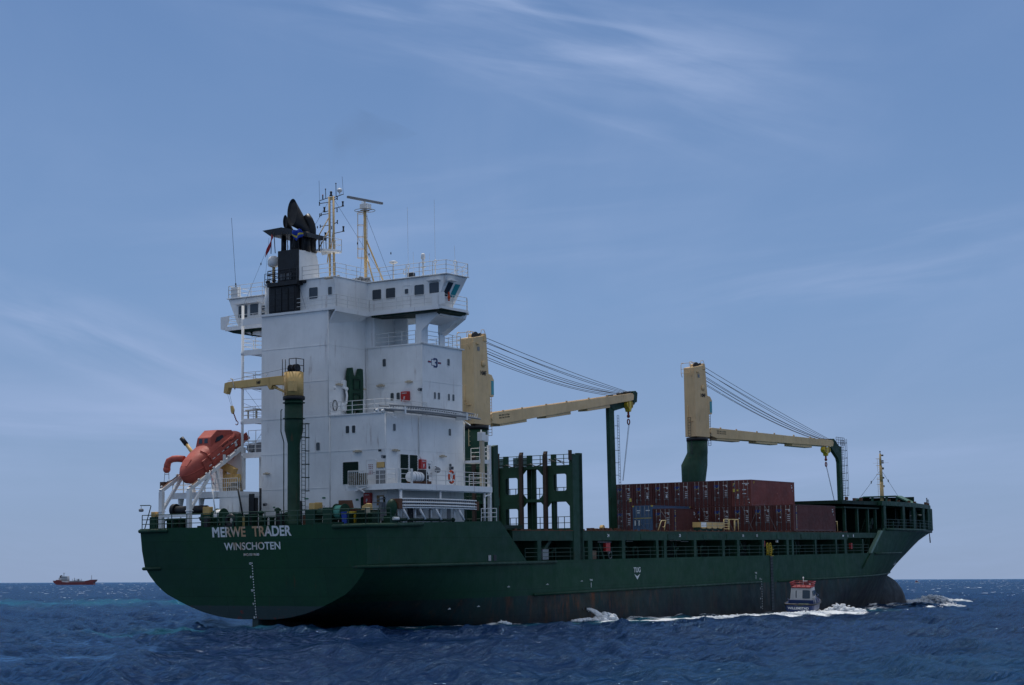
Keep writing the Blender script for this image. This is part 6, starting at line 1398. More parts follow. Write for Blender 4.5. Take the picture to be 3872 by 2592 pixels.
for a in [(x, x + .8, -hbp(x, .2), -hbp(x, .5), 7.3, 10.2) for x in (105.0, 112.8, 118.5, 125.5, 131.5)] + [(x, x + .35, -10.4, -10.1, 4.4, 9.8) for x in (93.5, 97.5, 101, 103.6)] + \
        [(x, x + .9, -hbp(x, .2), -hbp(x, .45), 7.3, 10.3) for x in (137.0, 142.8)] + [(x, x + .8, hbp(x, .5), hbp(x, .2), 7.3, 10.2) for x in (105, 118.5, 131.5)]:
    m = MB(); m.box(*a); m.build('platform_post', GREEN, ship)
m = MB(); m.box(93, 104.6, -4.5, 7, 4.4, 10.2); m.box(104.6, 140, -3.0, 3.0, 7.3, 10.2); m.box(104.5, 104.7, -9.0, 9, 7.3, 10.2); m.box(120, 120.2, -7.0, 7.0, 7.3, 10.2); m.box(132.6, 132.8, -4.5, 4.5, 7.3, 10.2); m.build('forecastle_house', GREEN_D, ship)
m = MB(); 
for x, y in ((108.5, -7.5), (114.2, -7.2), (122.4, -6.0), (128.5, -4.6)): m = MB(); m.box(x, x + 1.6, y, y + .9, 7.3, 8.3); m.tube((x + .8, y - .3, 8.3), (x + .8, y + 1.2, 8.3), .45, 14); m.build('anchor_windlass', GREEN_D, ship)

for i, x in enumerate((107.2, 110.5, 115.8, 120.6, 127.0, 134.0, 139.2)):
    m = MB(); y = -hbp(x, .9); m.box(x, x + .45, y, y + .3, 7.34, 8.3); m.build('fairlead_post', GREEN, ship)
m = MB(); m.box(124.2, 125.3, -hbp(124.7, .6), -hbp(124.7, .45), 9.2, 9.3); m.box(133.6, 134.3, -4.2, -4.15, 9.3, 9.38); m.box(145.5, 147.0, -2.2, -2.15, 8.35, 8.42); m.build('light_fitting', BRASS, ship)
m = MB(); rail(m, [(x, -hbp(x, .08), 7.36) for x in (104.6, 108, 112, 116, 120, 124, 128, 132, 136, 140, 144, 147.5)], 1.1, 3, 2.2, .022); m.build('railing', RAILG, ship)
m = MB(); ladder(m, (99.3, -9.6, 4.4), (103.3, -9.6, 8.6), (0, 1, 0), .9, .28, .04); m.build('inclined_stair', GREEN, ship)
m = MB(); m.prism([(98.9, 4.38), (99.6, 4.38), (103.5, 7.05), (102.9, 7.1)], 'y', -11.3, -10.9); m.build('bulwark_cap', paint('pale_green', (.14, .24, .18), .5, .2), ship)
m = MB(); 
for p in (((147.6, -1.9, 10.3), (147.6, -1.9, 12.1)), ((148.2, -1.8, 10.3), (148.2, -1.8, 12.1)), ((147.6, -1.9, 12.1), (148.2, -1.8, 12.1)), ((152.9, -.3, 9.9), (152.9, -.3, 12.0)), ((153.6, -.2, 9.9), (153.6, -.2, 12.0)), ((152.9, -.3, 12.0), (153.6, -.2, 12.0)), ((151.5, -.5, 9.9), (153.6, -.2, 9.9)), ((147.6, -1.9, 11.0), (150, -1.4, 11.2))): m.tube(*p, .04, 5)
m.build('bow_frame', DARK, ship)
m = MB(); m.tube((153.75, 0, 7.4), (154.0, 0, 6.4), .07, 6); m.tube((154.0, 0, 6.4), (154.1, 0, 5.6), .09, 6); m.build('bow_rope_end', DARK, ship)
# transverse hood under the foremast
m = MB()
xh = 133.8
m.add([(xh, 6.5, 10.9), (xh, 2.5, 12.2), (xh, -2.2, 12.2), (xh, -4.9, 10.9), (xh + 2.4, 6.5, 10.9), (xh + 2.4, 2.5, 12.2), (xh + 2.4, -2.2, 12.2), (xh + 2.4, -4.9, 10.9),
       (xh, 6.3, 10.8), (xh, 2.4, 12.05), (xh, -2.1, 12.05), (xh, -4.7, 10.8), (xh + 2.4, 6.3, 10.8), (xh + 2.4, 2.4, 12.05), (xh + 2.4, -2.1, 12.05), (xh + 2.4, -4.7, 10.8)],
      [(0, 1, 5, 4), (1, 2, 6, 5), (2, 3, 7, 6), (8, 12, 13, 9), (9, 13, 14, 10), (10, 14, 15, 11), (0, 8, 9, 1), (1, 9, 10, 2), (2, 10, 11, 3), (4, 5, 13, 12), (5, 6, 14, 13), (6, 7, 15, 14), (3, 11, 15, 7), (0, 4, 12, 8)])
for y in (3.5, 1.2, -.9, -2.4): m.box(xh + .3, xh + .5, y, y + .3, 10.7, 12.0)
m.build('mast_hood', paint('hood_green', (.05, .13, .09), .5, .2), ship)
m = MB(); m.box(xh + 2.35, xh + 2.45, -4.0, 5.0, 10.8, 12.0); m.build('hood_back', GREEN_D, ship)
m = MB(); m.path([(131.0, -3.4, 10.2), (131.0, -3.4, 11.2), (131.4, -3.4, 11.4), (131.8, -3.4, 11.2), (131.8, -3.4, 10.2)], .06, 6); m.tube((131.0, -3.4, 10.7), (131.8, -3.4, 10.7), .04, 5); m.build('rusty_gate', RUSTY, ship)
mx = 134.4
def fmz(p): return (p[0], p[1], p[2] if p[2] < 12.1 else 12.1 + (p[2] - 12.1) * .65)
m = MB(fmz); m.tube((mx, 0, 10), (mx, 0, 15.3), .30, 12, .26); m.tube((mx, 0, 15.3), (mx - .05, 0, 18.8), .24, 12, .2); m.tube((mx - .05, 0, 18.8), (mx - .1, 0, 21.4), .16, 10, .14)
o_fm = m.build('foremast', MASTY, ship)
m = MB(fmz); m.tube((mx - .1, 0, 21.4), (mx - .1, 0, 21.75), .05, 6); m.lathe((mx - .1, 0, 21.75), [(.01, 0), (.1, 0), (.1, .2), (.01, .25)], 10)
for z, s in ((20.9, .1), (19.7, .09), (19.3, .09), (18.0, .14), (16.0, .12), (14.2, .12)): m.box(mx + .2, mx + .55, -.25, .0, z, z + s * 3.2)
m.build('mast_lamp', DARK, o_fm)
m = MB(fmz); m.tube((mx, -1.15, 19.4), (mx, 1.15, 19.4), .02, 5); ladder(m, (mx - .5, .15, 17.5), (mx - .5, .15, 20.2), (0, 1, 0), .3, .4, .02); ladder(m, (mx - .6, .15, 12.2), (mx - .6, .15, 16.3), (0, 1, 0), .3, .5, .02)
for z in (20.3, 18.8, 16.9, 15.9, 14.7): m.path([(mx - .4 + .4 * math.cos(a), .15 + .4 * math.sin(a), z) for a in [2 * PI * k / 10 for k in range(10)]], .025, 5, True)
m.build('mast_fitting', MASTY, o_fm)
m = MB(fmz); m.tube((mx, .2, 17.6), (mx, 3.3, 12.0), .025, 5); m.tube((mx, -.2, 17.5), (mx, -2.3, 12.2), .025, 5); m.ball((mx, 1.5, 15.3), .08, .08, .35, n=8, m=5); m.ball((mx, -1.0, 15.5), .08, .08, .3, n=8, m=5); m.build('wire_stay', WIRE, o_fm)

# ================================================================== CONTAINERS (each one a thing)
KC = .9867
CW, L40, L20, H96, H86 = 2.438 * KC, 12.19 * KC, 6.06 * KC, 2.896 * KC, 2.591 * KC
def corrugated(m, x0, x1, y, z0, z1, out, n):
    """corrugated panel in the xz plane; out = -1 or 1"""
    st = (x1 - x0) / n; vs = []; d = .036 * out
    prof = []
    for i in range(n):
        a = x0 + i * st; prof += [(a, 0), (a + st * .3, 0), (a + st * .5, d), (a + st * .8, d)]
    prof.append((x1, 0))
    for x, o in prof: vs += [(x, y - d + o, z0), (x, y - d + o, z1)]
    m.add(vs, [(2 * i, 2 * i + 2, 2 * i + 3, 2 * i + 1) for i in range(len(prof) - 1)])
def container_proto(L, H, body, doorm, style):
    o = bpy.data.objects.new('shipping_container', None); C.objects.link(o); o.empty_display_size = .3
    m = MB(); W = CW
    for y in (0, W):
        m.box(0, L, y + (0 if y == 0 else -.06), y + (.06 if y == 0 else 0), 0, .15); m.box(0, L, y + (0 if y == 0 else -.06), y + (.06 if y == 0 else 0), H - .07, H)
        for x in (0, L - .16): m.box(x, x + .16, y + (0 if y == 0 else -.16), y + (.16 if y == 0 else 0), .15, H - .07)
        corrugated(m, .16, L - .16, .012 if y == 0 else W - .012, .15, H - .07, -1 if y == 0 else 1, int(L / .28))
    m.box(0, L, .06, W - .06, .10, .15); m.box(.0, .12, .06, W - .06, 0, .16); m.box(.0, .12, .06, W - .06, H - .16, H); m.box(L - .12, L, .06, W - .06, 0, H)
    m.box(.05, L - .05, .05, W - .05, H - .05, H - .02)
    for side in (0, 1):
        y0, y1 = (.16, W / 2 - .01) if side == 0 else (W / 2 + .01, W - .16)
        d = MB(); d.box(.05, .09, y0, y1, .16, H - .16)
        nb = 5
        for k in range(nb):
            z = .3 + (H - .55) * k / nb; d.box(.028, .05, y0 + .05, y1 - .05, z, z + (H - .55) / nb * .55)
        dr = d.build('door', doorm, o)
        b = MB()
        for f in (.27, .73):
            y = y0 + (y1 - y0) * f; b.tube((.005, y, .08), (.005, y, H - .08), .022, 6); 
            for z in (.1, H * .33, H * .66, H - .12): b.box(-.01, .04, y - .05, y + .05, z - .03, z + .03)
            b.box(-.02, .02, y - .02, y + (.32 if f < .5 else -.32), .95, .99)
        b.build('locking_bar', GREY, dr)
    for y in (0, W - .17):
        for z in (-.002, H - .13):
            for x in (-.012, L - .17):
                cm = MB(); cm.box(x, x + .182, y - .012 if y == 0 else y, y + .17 if y == 0 else W + .012, z, z + .132)
                if style == 'blue': cm.build('corner_casting', YCOL, o)
                else: m.box(x, x + .182, y - .012 if y == 0 else y, y + .17 if y == 0 else W + .012, z, z + .132)
    m.build('frame', body, o)
    # plates and stencilled rows on the doors
    def plate(name, mat, rects, x=.02):
        p = MB()
        for y0, y1, z0, z1 in rects: p.box(x, x + .012, W - y1, W - y0, z0, z1)      # given from the port side as seen from aft
        return p.build(name, mat, o)
    if style == 'maroon':
        pb = plate('blue_plate', INKB if False else CBLUE_D, [(.30, .98, H * .71, H * .83)])
        plate('plate_marks', YCOL, [(.40, .50, H * .73, H * .755), (.80, .90, H * .73, H * .755), (.36, .94, H * .695, H * .703)], .012)
        plate('stencil_rows', LETTER, [(1.42, 1.60, H * .80, H * .825), (1.68, 1.94, H * .80, H * .825), (1.78, 1.94, H * .745, H * .775)] + [(1.62, 1.98, H * (.60 - .07 * k), H * (.62 - .07 * k)) for k in range(4)] + [(.75, .88, H * .5, H * .55)], .018)
        plate('data_plate', GREY, [(.32, .50, H * .22, H * .38)])
    elif style == 'yellowlogo':
        plate('blue_plate', CBLUE_D, [(.10, .45, H * .74, H * .90)]); plate('warning_plate', YCOL, [(.10, .42, H * .54, H * .66), (.62, .84, H * .57, H * .63)])
        plate('plate_marks', YCOL, [(.18, .24, H * .76, H * .88), (.18, .40, H * .85, H * .88), (.18, .34, H * .81, H * .83)], .012)
        plate('stencil_rows', LETTER, [(1.32, 1.75, H * .84, H * .87), (1.8, 2.1, H * .84, H * .87), (1.65, 1.95, H * .79, H * .82), (.68, .86, H * .34, H * .46), (.62, .9, H * .28, H * .38), (1.9, 2.1, H * .23, H * .26), (2.05, 2.15, H * .1, H * .13)] + [(1.32, 1.75, H * (.60 - .15 * k), H * (.63 - .15 * k)) for k in range(2)], .018)
    elif style == 'blue':
        plate('yellow_band', YCOL, [(.02, W - .02, H * .53, H * .55)], .0)
        plate('stencil_rows', LETTER, [(.20, .36, H * .27, H * .46), (.68, .84, H * .27, H * .46), (.50, .90, H * .80, H * .83), (.55, .85, H * .72, H * .75), (1.6, 2.1, H * .80, H * .83)], .0)
        cm = None
    return o
CBLUE_D = paint('plate_blue', (.012, .03, .16), .5, 0, .1, .1, bump=0)
p40m = container_proto(L40, H96, MAROON, MAROON, 'maroon')
p40y = container_proto(L40, H96, MAROON_T, MAROON_T, 'yellowlogo')
ORD = ['first', 'second', 'third', 'fourth', 'fifth', 'sixth', 'seventh', 'eighth', 'ninth']
XA, ZA = 76.8, 6.98
used = set(); boxes = []
def place(proto, x, y, z, label, group='maroon containers stacked on the forward hatch'):
    o = proto if proto.name not in used else copy_tree(proto)
    used.add(proto.name); o.matrix_world = on_ship(x, y, z); tag(o, label, 'shipping container', group)
    return o
for tier in (0, 1):
    for i in range(9):
        if tier == 1 and i < 2: continue
        y = -11.08 + W_ * i; z = ZA + tier * (H96 + .02)
        tn = 'upper' if tier else 'lower'
        if tier and i == 2: lab = 'reddish brown container at the starboard end of the upper tier, with a yellow warning plate'
        elif tier == 0 and i == 0: lab = 'dark maroon container with yellow side lettering at the starboard end of the lower tier'
        else:
            k = i - (2 if tier else 0)
            lab = 'maroon container with a blue door plate, %s from the starboard end of the %s tier' % (ORD[k], tn)
        o = place(p40y if (tier and i == 2) else p40m, XA, y, z, lab)
        boxes.append(o)
        if tier and i in (6, 7, 8):
            v = MB(); v.box(.0, .015, .25 if i != 6 else .5, .55 if i != 6 else .62, H96 * .28, H96 * .42) if i == 8 else v.box(.0, .015, .55, .72, H96 * .42, H96 * .5); q = v.build('sticker', YCOL if i == 8 else LETTER, o)
def side_words(o, s, mat, x, z, h, wd, L=None, back=None):
    """vertical lettering down the starboard side of a container"""
    for k, ch in enumerate(s):
        if ch == ' ': continue
        text('side_lettering', ch, mat, o, (x, -.004, z - k * h * 1.16), (1, 0, 0), (0, 0, 1), h * .92, wd, .015)
    if back:
        m = MB(); m.box(x - wd * .85, x + wd * .85, -.004, .02, z - len(s) * h * 1.16 + h, z + h * 1.2); m.build('lettering_band', CBLUE_D, o)
def plates_side(o, L, H):
    m = MB(); m.box(L - .95, L - .7, -.008, .01, H * .84, H * .87); m.box(L - .95, L - .55, -.008, .01, H * .78, H * .80); m.box(L - .9, L - .65, -.008, .01, H * .74, H * .76); m.box(L - .6, L - .55, -.008, .01, H * .62, H * .67); m.build('side_stencil', LETTER, o)
lo0 = [b for b in boxes if 'yellow side lettering' in b['label']][0]
side_words(lo0, 'P&O NEDLLOYD', YCOL, .72, 2.50, .185, .17, back=True); plates_side(lo0, L40, H96)
hi0 = [b for b in boxes if 'yellow warning plate' in b['label']][0]
text('side_lettering', 'F', YCOL, hi0, (.75, -.004, 2.42), (1, 0, 0), (0, 0, 1), .26, .2, .015); plates_side(hi0, L40, H96)
m = MB(); m.lathe((7.0, -.01, 1.45), [(.01, 0), (.07, 0), (.07, -.01), (.01, -.01)], 10, 'y'); m.build('side_sticker', paint('sticker_pink', (.6, .2, .16), .5), hi0)
p20 = container_proto(L20, H86, MAROON, MAROON, 'maroon'); tagless = place(p20, 67.3, -11.08 + W_ * 4, ZA, 'short maroon container standing alone with yellow lettering down its side, next to the blue one', 'containers on the middle hatch')
side_words(p20, 'P&O NEDLLOYD', YCOL, .55, 2.24, .165, .17, back=True); plates_side(p20, L20, H86)
pbl = container_proto(9.2, H96 * 1.03, CBLUE, CBLUE, 'blue'); place(pbl, 67.3, -11.08 + W_ * 5, ZA, 'faded blue container with a yellow band across its doors', 'containers on the middle hatch')
# lashing rods across the doors belong to the ship's gear
m = MB()
for (y, z0, z1) in ((-9.0, 7.1, 9.9), (-6.3, 7.1, 9.8), (-3.9, 7.1, 9.8), (-1.4, 7.1, 9.7), (-7.0, 9.8, 7.1)): m.tube((XA - .15, y, z0), (XA - .12, y + 1.3, z1), .018, 5)
m.tube((67.1, 1.6, 7.0), (67.15, 3.3, 8.6), .018, 5); m.tube((67.1, -.9, 7.9), (67.1, .2, 9.4), .018, 5)
m.build('lashing_rod', GREY, ship)

# ================================================================== LOOSE THINGS ON THE SHIP
# scalloped yellow stowage bin on the hatch
t = thing('stowage_cradle', 'ochre scalloped cradle box on the hatch edge beside the red container', 'cradle', on_ship(53.9, -11.05, 6.93))
m = MB(); pts = [(0, .84), (0, .35)]
for k in range(4):
    for a in range(0, 181, 20): pts.append((k * 1.27 + .635 - .6 * math.cos(rad(a)), .36 - .14 * math.sin(rad(a))))
pts += [(5.08, .35), (5.08, .84)]
m.prism(pts, 'y', 0, .9); m.build('box', YELL, t, bevel=.0)
m = MB()
for k in range(5): m.box(k * 1.27 - .02, k * 1.27 + .03, -.03, 0, .3, .86)
for z in (.52, .82): m.box(0, 5.08, -.025, 0, z, z + .03)
m.build('frame', BRASS, t); m = MB(); m.box(.0, 5.08, .1, .8, 0, .32); m.build('base', GREEN_D, t); m = MB(); m.box(.02, 1.2, -.012, 0, .36, .82); m.build('pale_panel', WHITE2, t)
for i, (x, kind, lab) in enumerate(((45.05, 0, 'small pale yellow trestle frame in front of the short maroon container'), (59.35, 1, 'pale yellow frame with ladder rungs beside the ochre cradle'), (60.6, 2, 'taller pale yellow open frame right of the runged frame'), (88.4, 3, 'thin pale yellow frame on the hatch at the bow end of the containers'))):
    t = thing('deck_frame', lab, 'metal frame', on_ship(x, -10.95, 6.93), 'yellow frames on the hatch covers')
    m = MB(); w1 = 1.3 if kind != 2 else 2.2; h1 = .88 if kind == 0 else 1.15
    if kind == 0: m.path([(0, 0, 0), (.7, 0, h1), (.8, 0, h1 + .04), (1.65, 0, h1 + .06)], .05, 6); m.tube((1.55, 0, h1), (1.25, 0, 0), .05, 6); m.path([(.95, 0, .35), (1.2, 0, .3), (1.5, 0, .55)], .03, 5)
    else:
        m.tube((0, 0, 0), (0, 0, h1), .05, 6); m.tube((w1, 0, 0), (w1 - .1, 0, h1), .05, 6); m.tube((0, 0, h1), (w1 - .05, 0, h1), .05, 6)
        if kind == 1:
            for z in (.2, .45, .7, .95): m.tube((0, 0, z), (w1, 0, z), .03, 5)
            m.tube((w1 - .3, 0, 0), (w1 - .3, 0, h1), .04, 5)
        if kind == 2: m.tube((1.3, 0, 0), (1.35, 0, h1), .05, 6); m.tube((1.15, 0, 0), (1.2, 0, h1), .04, 6)
    m.build('tube_frame', paint('frame_cream', (.55, .42, .18), .5, .3), t)

# free-fall lifeboat
LBA = rad(30)
LB = SHIP @ Matrix.Translation((1.55, 8.15, 11.35)) @ Matrix.Rotation(-LBA, 4, 'Y')
lb = thing('lifeboat', 'orange enclosed free-fall lifeboat nose down on the white stern davit', 'lifeboat', LB)
ST = [(0, .03, .02, -.12), (.25, .38, .36, -.62), (.7, .68, .62, -.9), (1.4, .95, .86, -1.08), (2.4, 1.14, 1.0, -1.16), (3.6, 1.22, 1.05, -1.18), (5.0, 1.22, 1.0, -1.16), (6.2, 1.16, .82, -1.08), (6.9, 1.02, .5, -.95)]
m = MB(); R_ = []
for x, b, t_, k_ in ST:
    rg = []
    for i in range(26):
        a = 2 * PI * i / 26; c, s = math.cos(a), math.sin(a); e = .82 if s > 0 else .9
        y = b * math.copysign(abs(c) ** e, c); z = (t_ * abs(s) ** .85) if s > 0 else k_ * abs(s) ** 1.05
        rg.append((x, y, z - .12 * (s <= 0)))
    R_.append(rg)
m.loft(R_); lo = m.build('body', ORANGE, lb)
m = MB(); prs = [(0, -.04, 0)] + [(x, b + .03, -.06) for x, b, _, _ in ST[1:]]; 
m.path([(x, y, z) for x, y, z in prs] + [(6.92, 0, -.06)] + [(x, -y, z) for x, y, z in reversed(prs)], .05, 6); m.build('gunwale_fender', ORANGE, lb)
def lbw(x, y, z): # ship-plane point (x, z) -> boat frame
    dx_, dz_ = x - 1.55, z - 11.35; return (dx_ * math.cos(LBA) + dz_ * math.sin(LBA), y, -dx_ * math.sin(LBA) + dz_ * math.cos(LBA))
m = MB(); pf = [(3.95, 13.3), (4.05, 14.5), (4.85, 15.15), (6.35, 15.22), (6.8, 14.75), (7.6, 13.7), (6.6, 12.9)]
q = [lbw(x, 0, z) for x, z in pf]
n = len(q); vs = []
for s_1 in (-1, 1): vs += [(x, s_1 * (.9 if z < lbw(4, 0, 14)[2] else .68), z) for x, _, z in q]
m.add(vs, [list(range(n)), list(range(2 * n - 1, n - 1, -1))] + [(i, n + i, n + (i + 1) % n, (i + 1) % n) for i in range(n)])
cbn = m.build('conning_tower', ORANGE, lb, bevel=.05)
def lbp(name, pts, mat, parent): g = MB(); g.add([lbw(*p) for p in pts], [tuple(range(len(pts)))]); return g.build(name, mat, parent)
def cabwin(name, pts, off, parent):
    g = MB(); a = [Vector(lbw(*p)) for p in pts]; nrm = (a[1] - a[0]).cross(a[2] - a[0]).normalized(); o_ = Vector(lbw(5.3, 0, 14.2)); 
    if nrm.dot(a[0] - o_) < 0: nrm = -nrm
    g.add([tuple(p + nrm * .03) for p in a] + [tuple(p - nrm * .05) for p in a], [(0, 1, 2, 3), (7, 6, 5, 4), (0, 4, 5, 1), (1, 5, 6, 2), (2, 6, 7, 3), (3, 7, 4, 0)]); return g.build(name, GLASS, parent)
cabwin('window', [(4.02, .12, 14.05), (4.02, .48, 14.05), (4.06, .46, 14.42), (4.06, .12, 14.42)], 0, cbn)
cabwin('window', [(4.02, -.1, 14.05), (4.02, -.46, 14.05), (4.06, -.44, 14.42), (4.06, -.1, 14.42)], 0, cbn)
cabwin('window', [(4.55, -.80, 14.15), (5.55, -.80, 14.45), (5.45, -.72, 14.8), (4.75, -.74, 14.55)], 0, cbn)
m = MB(); m.add([(.62, -.3, .50), (1.3, -.38, .76), (1.3, .38, .76), (.62, .3, .50), (.60, -.3, .57), (1.28, -.38, .84), (1.28, .38, .84), (.60, .3, .57)], [(0, 3, 2, 1), (4, 5, 6, 7), (0, 1, 5, 4), (1, 2, 6, 5), (2, 3, 7, 6), (3, 0, 4, 7)]); m.build('bow_hatch', ORANGE, lb, bevel=.02)
m = MB(); m.box(1.6, 2.3, -1.12, -1.0, -.4, .45); m.build('side_hatch', ORANGE, lb, bevel=.02)
m = MB(); m.path([(2.55, -1.2, -.3), (2.5, -1.18, .3), (2.45, -.95, .75), (2.4, -.5, 1.0)], .05, 6); m.box(2.3, 2.6, -1.24, -1.12, .35, .6); m.tube((2.9, -1.1, .5), (5.6, -1.1, .62), .03, 6); m.build('lifting_strap', ORANGE, lb)
m = MB(); m.box(5.9, 7.35, -1.28, 1.28, -.5, -.3); m.box(5.9, 7.3, -1.2, -1.1, -.5, .1); m.build('stern_frame', ORANGE, lb, bevel=.02)
for s, z in (('MERWE TRADER', .30), ('WINSCHOTEN', -.02)): text('lettering', s, paint('faded_black', (.10, .03, .03), .6, bump=0), lb, (5.1, -1.16 if z > 0 else -1.23, z), (1, 0, 0), (0, 0, 1), .2, 1.9, .01)
m = MB()
for k in range(7): m.box(2.0 + .62 * k, 2.3 + .62 * k, -1.255, -1.22, .08 - .3 * (k < 1), .13 - .3 * (k < 1))
m.build('reflective_tape', WHITE2, lb)
m = MB(); m.box(5.5, 5.75, -1.26, -1.2, -.28, .1); m.build('name_plate', WHITE2, lb)
# rescue-boat orange chute/arm left of the nose, hanging from the port rail
t = thing('rescue_pod', 'orange elbow shaped float hanging at the port rail beside the lifeboat nose', 'float', on_ship(2.6, 10.15, 12.25))
m = MB(); m.path([(.3, -1.0, .55), (.2, -.4, .62), (.1, .0, .6), (0, .35, .45), (0, .5, .15), (0, .55, -.15)], .27, 12); m.ball((0, .56, -.2), .31, n=12, m=7); m.build('pod', ORANGE, t)
m = MB(); m.tube((0, .75, -.3), (0, .85, -1.3), .02, 5); m.tube((0, .35, -.3), (0, .3, -1.3), .02, 5); m.tube((0, .8, -.6), (0, .34, -.6), .02, 5); m.box(-.3, .1, .5, 1.0, -1.75, -1.2); m.tube((-.1, -.1, -1.3), (.1, .4, -1.3), .22, 10); m.build('hanger', RUSTY, t)

# liferaft canister
t = thing('liferaft_canister', 'white banded liferaft canister on the starboard boat deck rail', 'liferaft', SHIP @ Matrix.Translation(sc((9.3, -8.7, 10.95))) @ Matrix.Rotation(rad(-3), 4, 'Z'))
m = MB(); m.lathe((0, 0, 0), [(.01, -.80), (.28, -.78), (.37, -.68), (.40, -.5), (.40, .5), (.37, .68), (.28, .78), (.01, .80)], 26, 'x'); m.lathe((0, 0, 0), [(.41, -.02), (.43, -.02), (.43, .02), (.41, .02)], 26, 'x'); m.build('canister', WHITE, t)
m = MB()
for x in (-.3, .05, .35): m.lathe((x, 0, 0), [(.402, -.02), (.41, -.02), (.41, .02), (.402, .02)], 26, 'x')
m.build('strap', GREY, t)
m = MB(); m.box(-.6, .6, -.3, .3, -.52, -.34); m.box(.6, 1.5, -.4, .4, -.5, -.3); m.build('cradle', RUSTY, t)
t = thing('tarp_bundle', 'black tarpaulin covered bundle behind the liferaft canister', 'tarpaulin', SHIP @ Matrix.Translation(sc((11.0, -8.2, 10.4))))
m = MB(); RR = []
for j in range(8):
    z = 1.15 * j / 7; k = 1 - .35 * (j / 7) ** 3; RR.append([(k * (.62 + .07 * math.sin(5 * a + j)) * math.cos(a), k * (.42 + .05 * math.cos(4 * a + j)) * math.sin(a), z) for a in [2 * PI * i / 22 for i in range(22)]])
m.loft(RR); m.build('tarpaulin', TARP, t)
t = thing('life_ring', 'orange and white life ring on the starboard boat deck rail', 'life ring', SHIP @ Matrix.Translation(sc((13.5, -9.22, 11.05))))
m = MB(); m.path([(.33 * math.cos(a), 0, .45 * math.sin(a)) for a in [2 * PI * k / 30 for k in range(30)]], .085, 10, True); m.build('ring', paint('ring_orange', (.62, .07, .02), .5, 0, .1, .1), t)
m = MB()
for a0 in (35, 145, 215, 325):
    m.path([(.33 * math.cos(rad(a)), 0, .45 * math.sin(rad(a))) for a in range(a0 - 9, a0 + 10, 6)], .09, 10)
m.path([(-.3, 0, .3), (0, -.02, -.05), (.3, 0, .3)], .03, 5); m.path([(-.28, 0, -.32), (0, -.02, -.02), (.28, 0, -.32)], .03, 5); m.tube((0, -.02, -.05), (0, 0, .45), .03, 5); m.build('band', LETTER, t)
t = thing('life_ring', 'small red life ring on the bridge wing rail', 'life ring', SHIP @ Matrix.Translation(sc((13.55, -9.12, 25.35))))
m = MB(); m.ball((0, 0, 0), .13, .12, .17, n=12, m=8); m.tube((0, 0, .15), (0, 0, .42), .07, 8); m.ball((0, 0, -.22), .08, n=8, m=5); m.build('smoke_float', paint('ring_orange', (.62, .07, .02)), t)
# rope pile in the cage
for i, (y, lab) in enumerate(((-4.75, 'coiled grey mooring rope in the white cage, port heap'), (-5.65, 'coiled grey mooring rope in the white cage, starboard heap'))):
    t = thing('rope_coil', lab, 'rope', SHIP @ Matrix.Translation(sc((6.72, y, 10.42))), 'rope coils on the boat deck'); m = MB()
    for k in range(8): m.path([((.16 + .02 * (k % 3)) * math.cos(a), (.38 + .03 * math.sin(k)) * math.sin(a), .05 + .105 * k + .02 * math.sin(3 * a + k)) for a in [2 * PI * q / 18 for q in range(18)]], .055, 6, True)
    m.build('coil', ROPE, t)
t = thing('rope_heap', 'untidy heap of mooring rope behind the rail of the port davit deck', 'rope', on_ship(4.0, 4.9, 10.15)); m = MB()
for k in range(7): m.path([(.25 * math.cos(a) + .03 * k, (.8 - .06 * k) * math.sin(a), .07 + .1 * k + .06 * math.sin(2 * a + k)) for a in [2 * PI * q / 20 for q in range(20)]], .06, 6, True)
m.build('coil', ROPE, t)
# wheelie bins
for (y, mat_, lab, hz) in ((-7.45, BINBLUE, 'blue waste bin by the stern rail', .95), (-8.05, YBRIGHT, 'yellow waste bin by the stern rail', .95)):
    t = thing('waste_bin', lab, 'bin', on_ship(2.3, y, 7.31)); m = MB()
    m.add([(-.2, -.2, 0), (.2, -.2, 0), (.2, .2, 0), (-.2, .2, 0), (-.26, -.26, .85), (.26, -.26, .85), (.26, .26, .85), (-.26, .26, .85)], [(0, 3, 2, 1), (4, 5, 6, 7), (0, 1, 5, 4), (1, 2, 6, 5), (2, 3, 7, 6), (3, 0, 4, 7)]); m.build('body', mat_, t, bevel=.03)
    m = MB(); m.box(-.29, .29, -.28, .28, .85, .93); m.build('lid', mat_, t, bevel=.02)
    if mat_ is YBRIGHT: text('lettering', 'WASTE', INKR, t, (-.235, 0, .58), (0, -1, 0), (0, 0, 1), .08, .3, .01)
# gangways
t = thing('accommodation_ladder', 'long white accommodation ladder stowed low along the starboard quarter', 'gangway', on_ship(4.3, -10.95, 8.5))
m = MB()
def bow_(x): return -.035 * ((x - 5) / 5) ** 2 + .03
for z, w1 in ((0, .06), (.17, .05), (.38, .05), (.66, .06)):
    m.path([(x, 0, z + bow_(x)) for x in np.linspace(0, 10.1, 14)], w1 * .85, 6)
for z in (0.16, .40): m.path([(x, -.05, z + bow_(x)) for x in np.linspace(.1, 9.8, 14)], .07, 6)
m.build('side_rail', WHITE, t)
m = MB()
for k in range(36): x = .3 + k * .27; m.box(x, x + .1, 0, .75, .04 + bow_(x), .62 + bow_(x))
m.build('tread', GREY, t)
m = MB()
for x in (.35, 2.5, 4.6, 7.7): m.tube((x, .1, 0), (x + .55, -.05, -.85), .10, 10); m.tube((x - .1, .4, -1.15), (x - .1, .4, .2), .08, 8)
m.build('support_strut', WHITE, t)
m = MB(); m.box(-.35, .1, -.1, .6, -.1, .65); m.box(10.0, 10.5, .0, .6, -.1, .6); m.build('end_platform', RUSTY, t, bevel=.02)
a_, b_ = Vector(sc((6.0, -8.3, 16.0))), Vector(sc((19.1, -8.5, 15.85)))
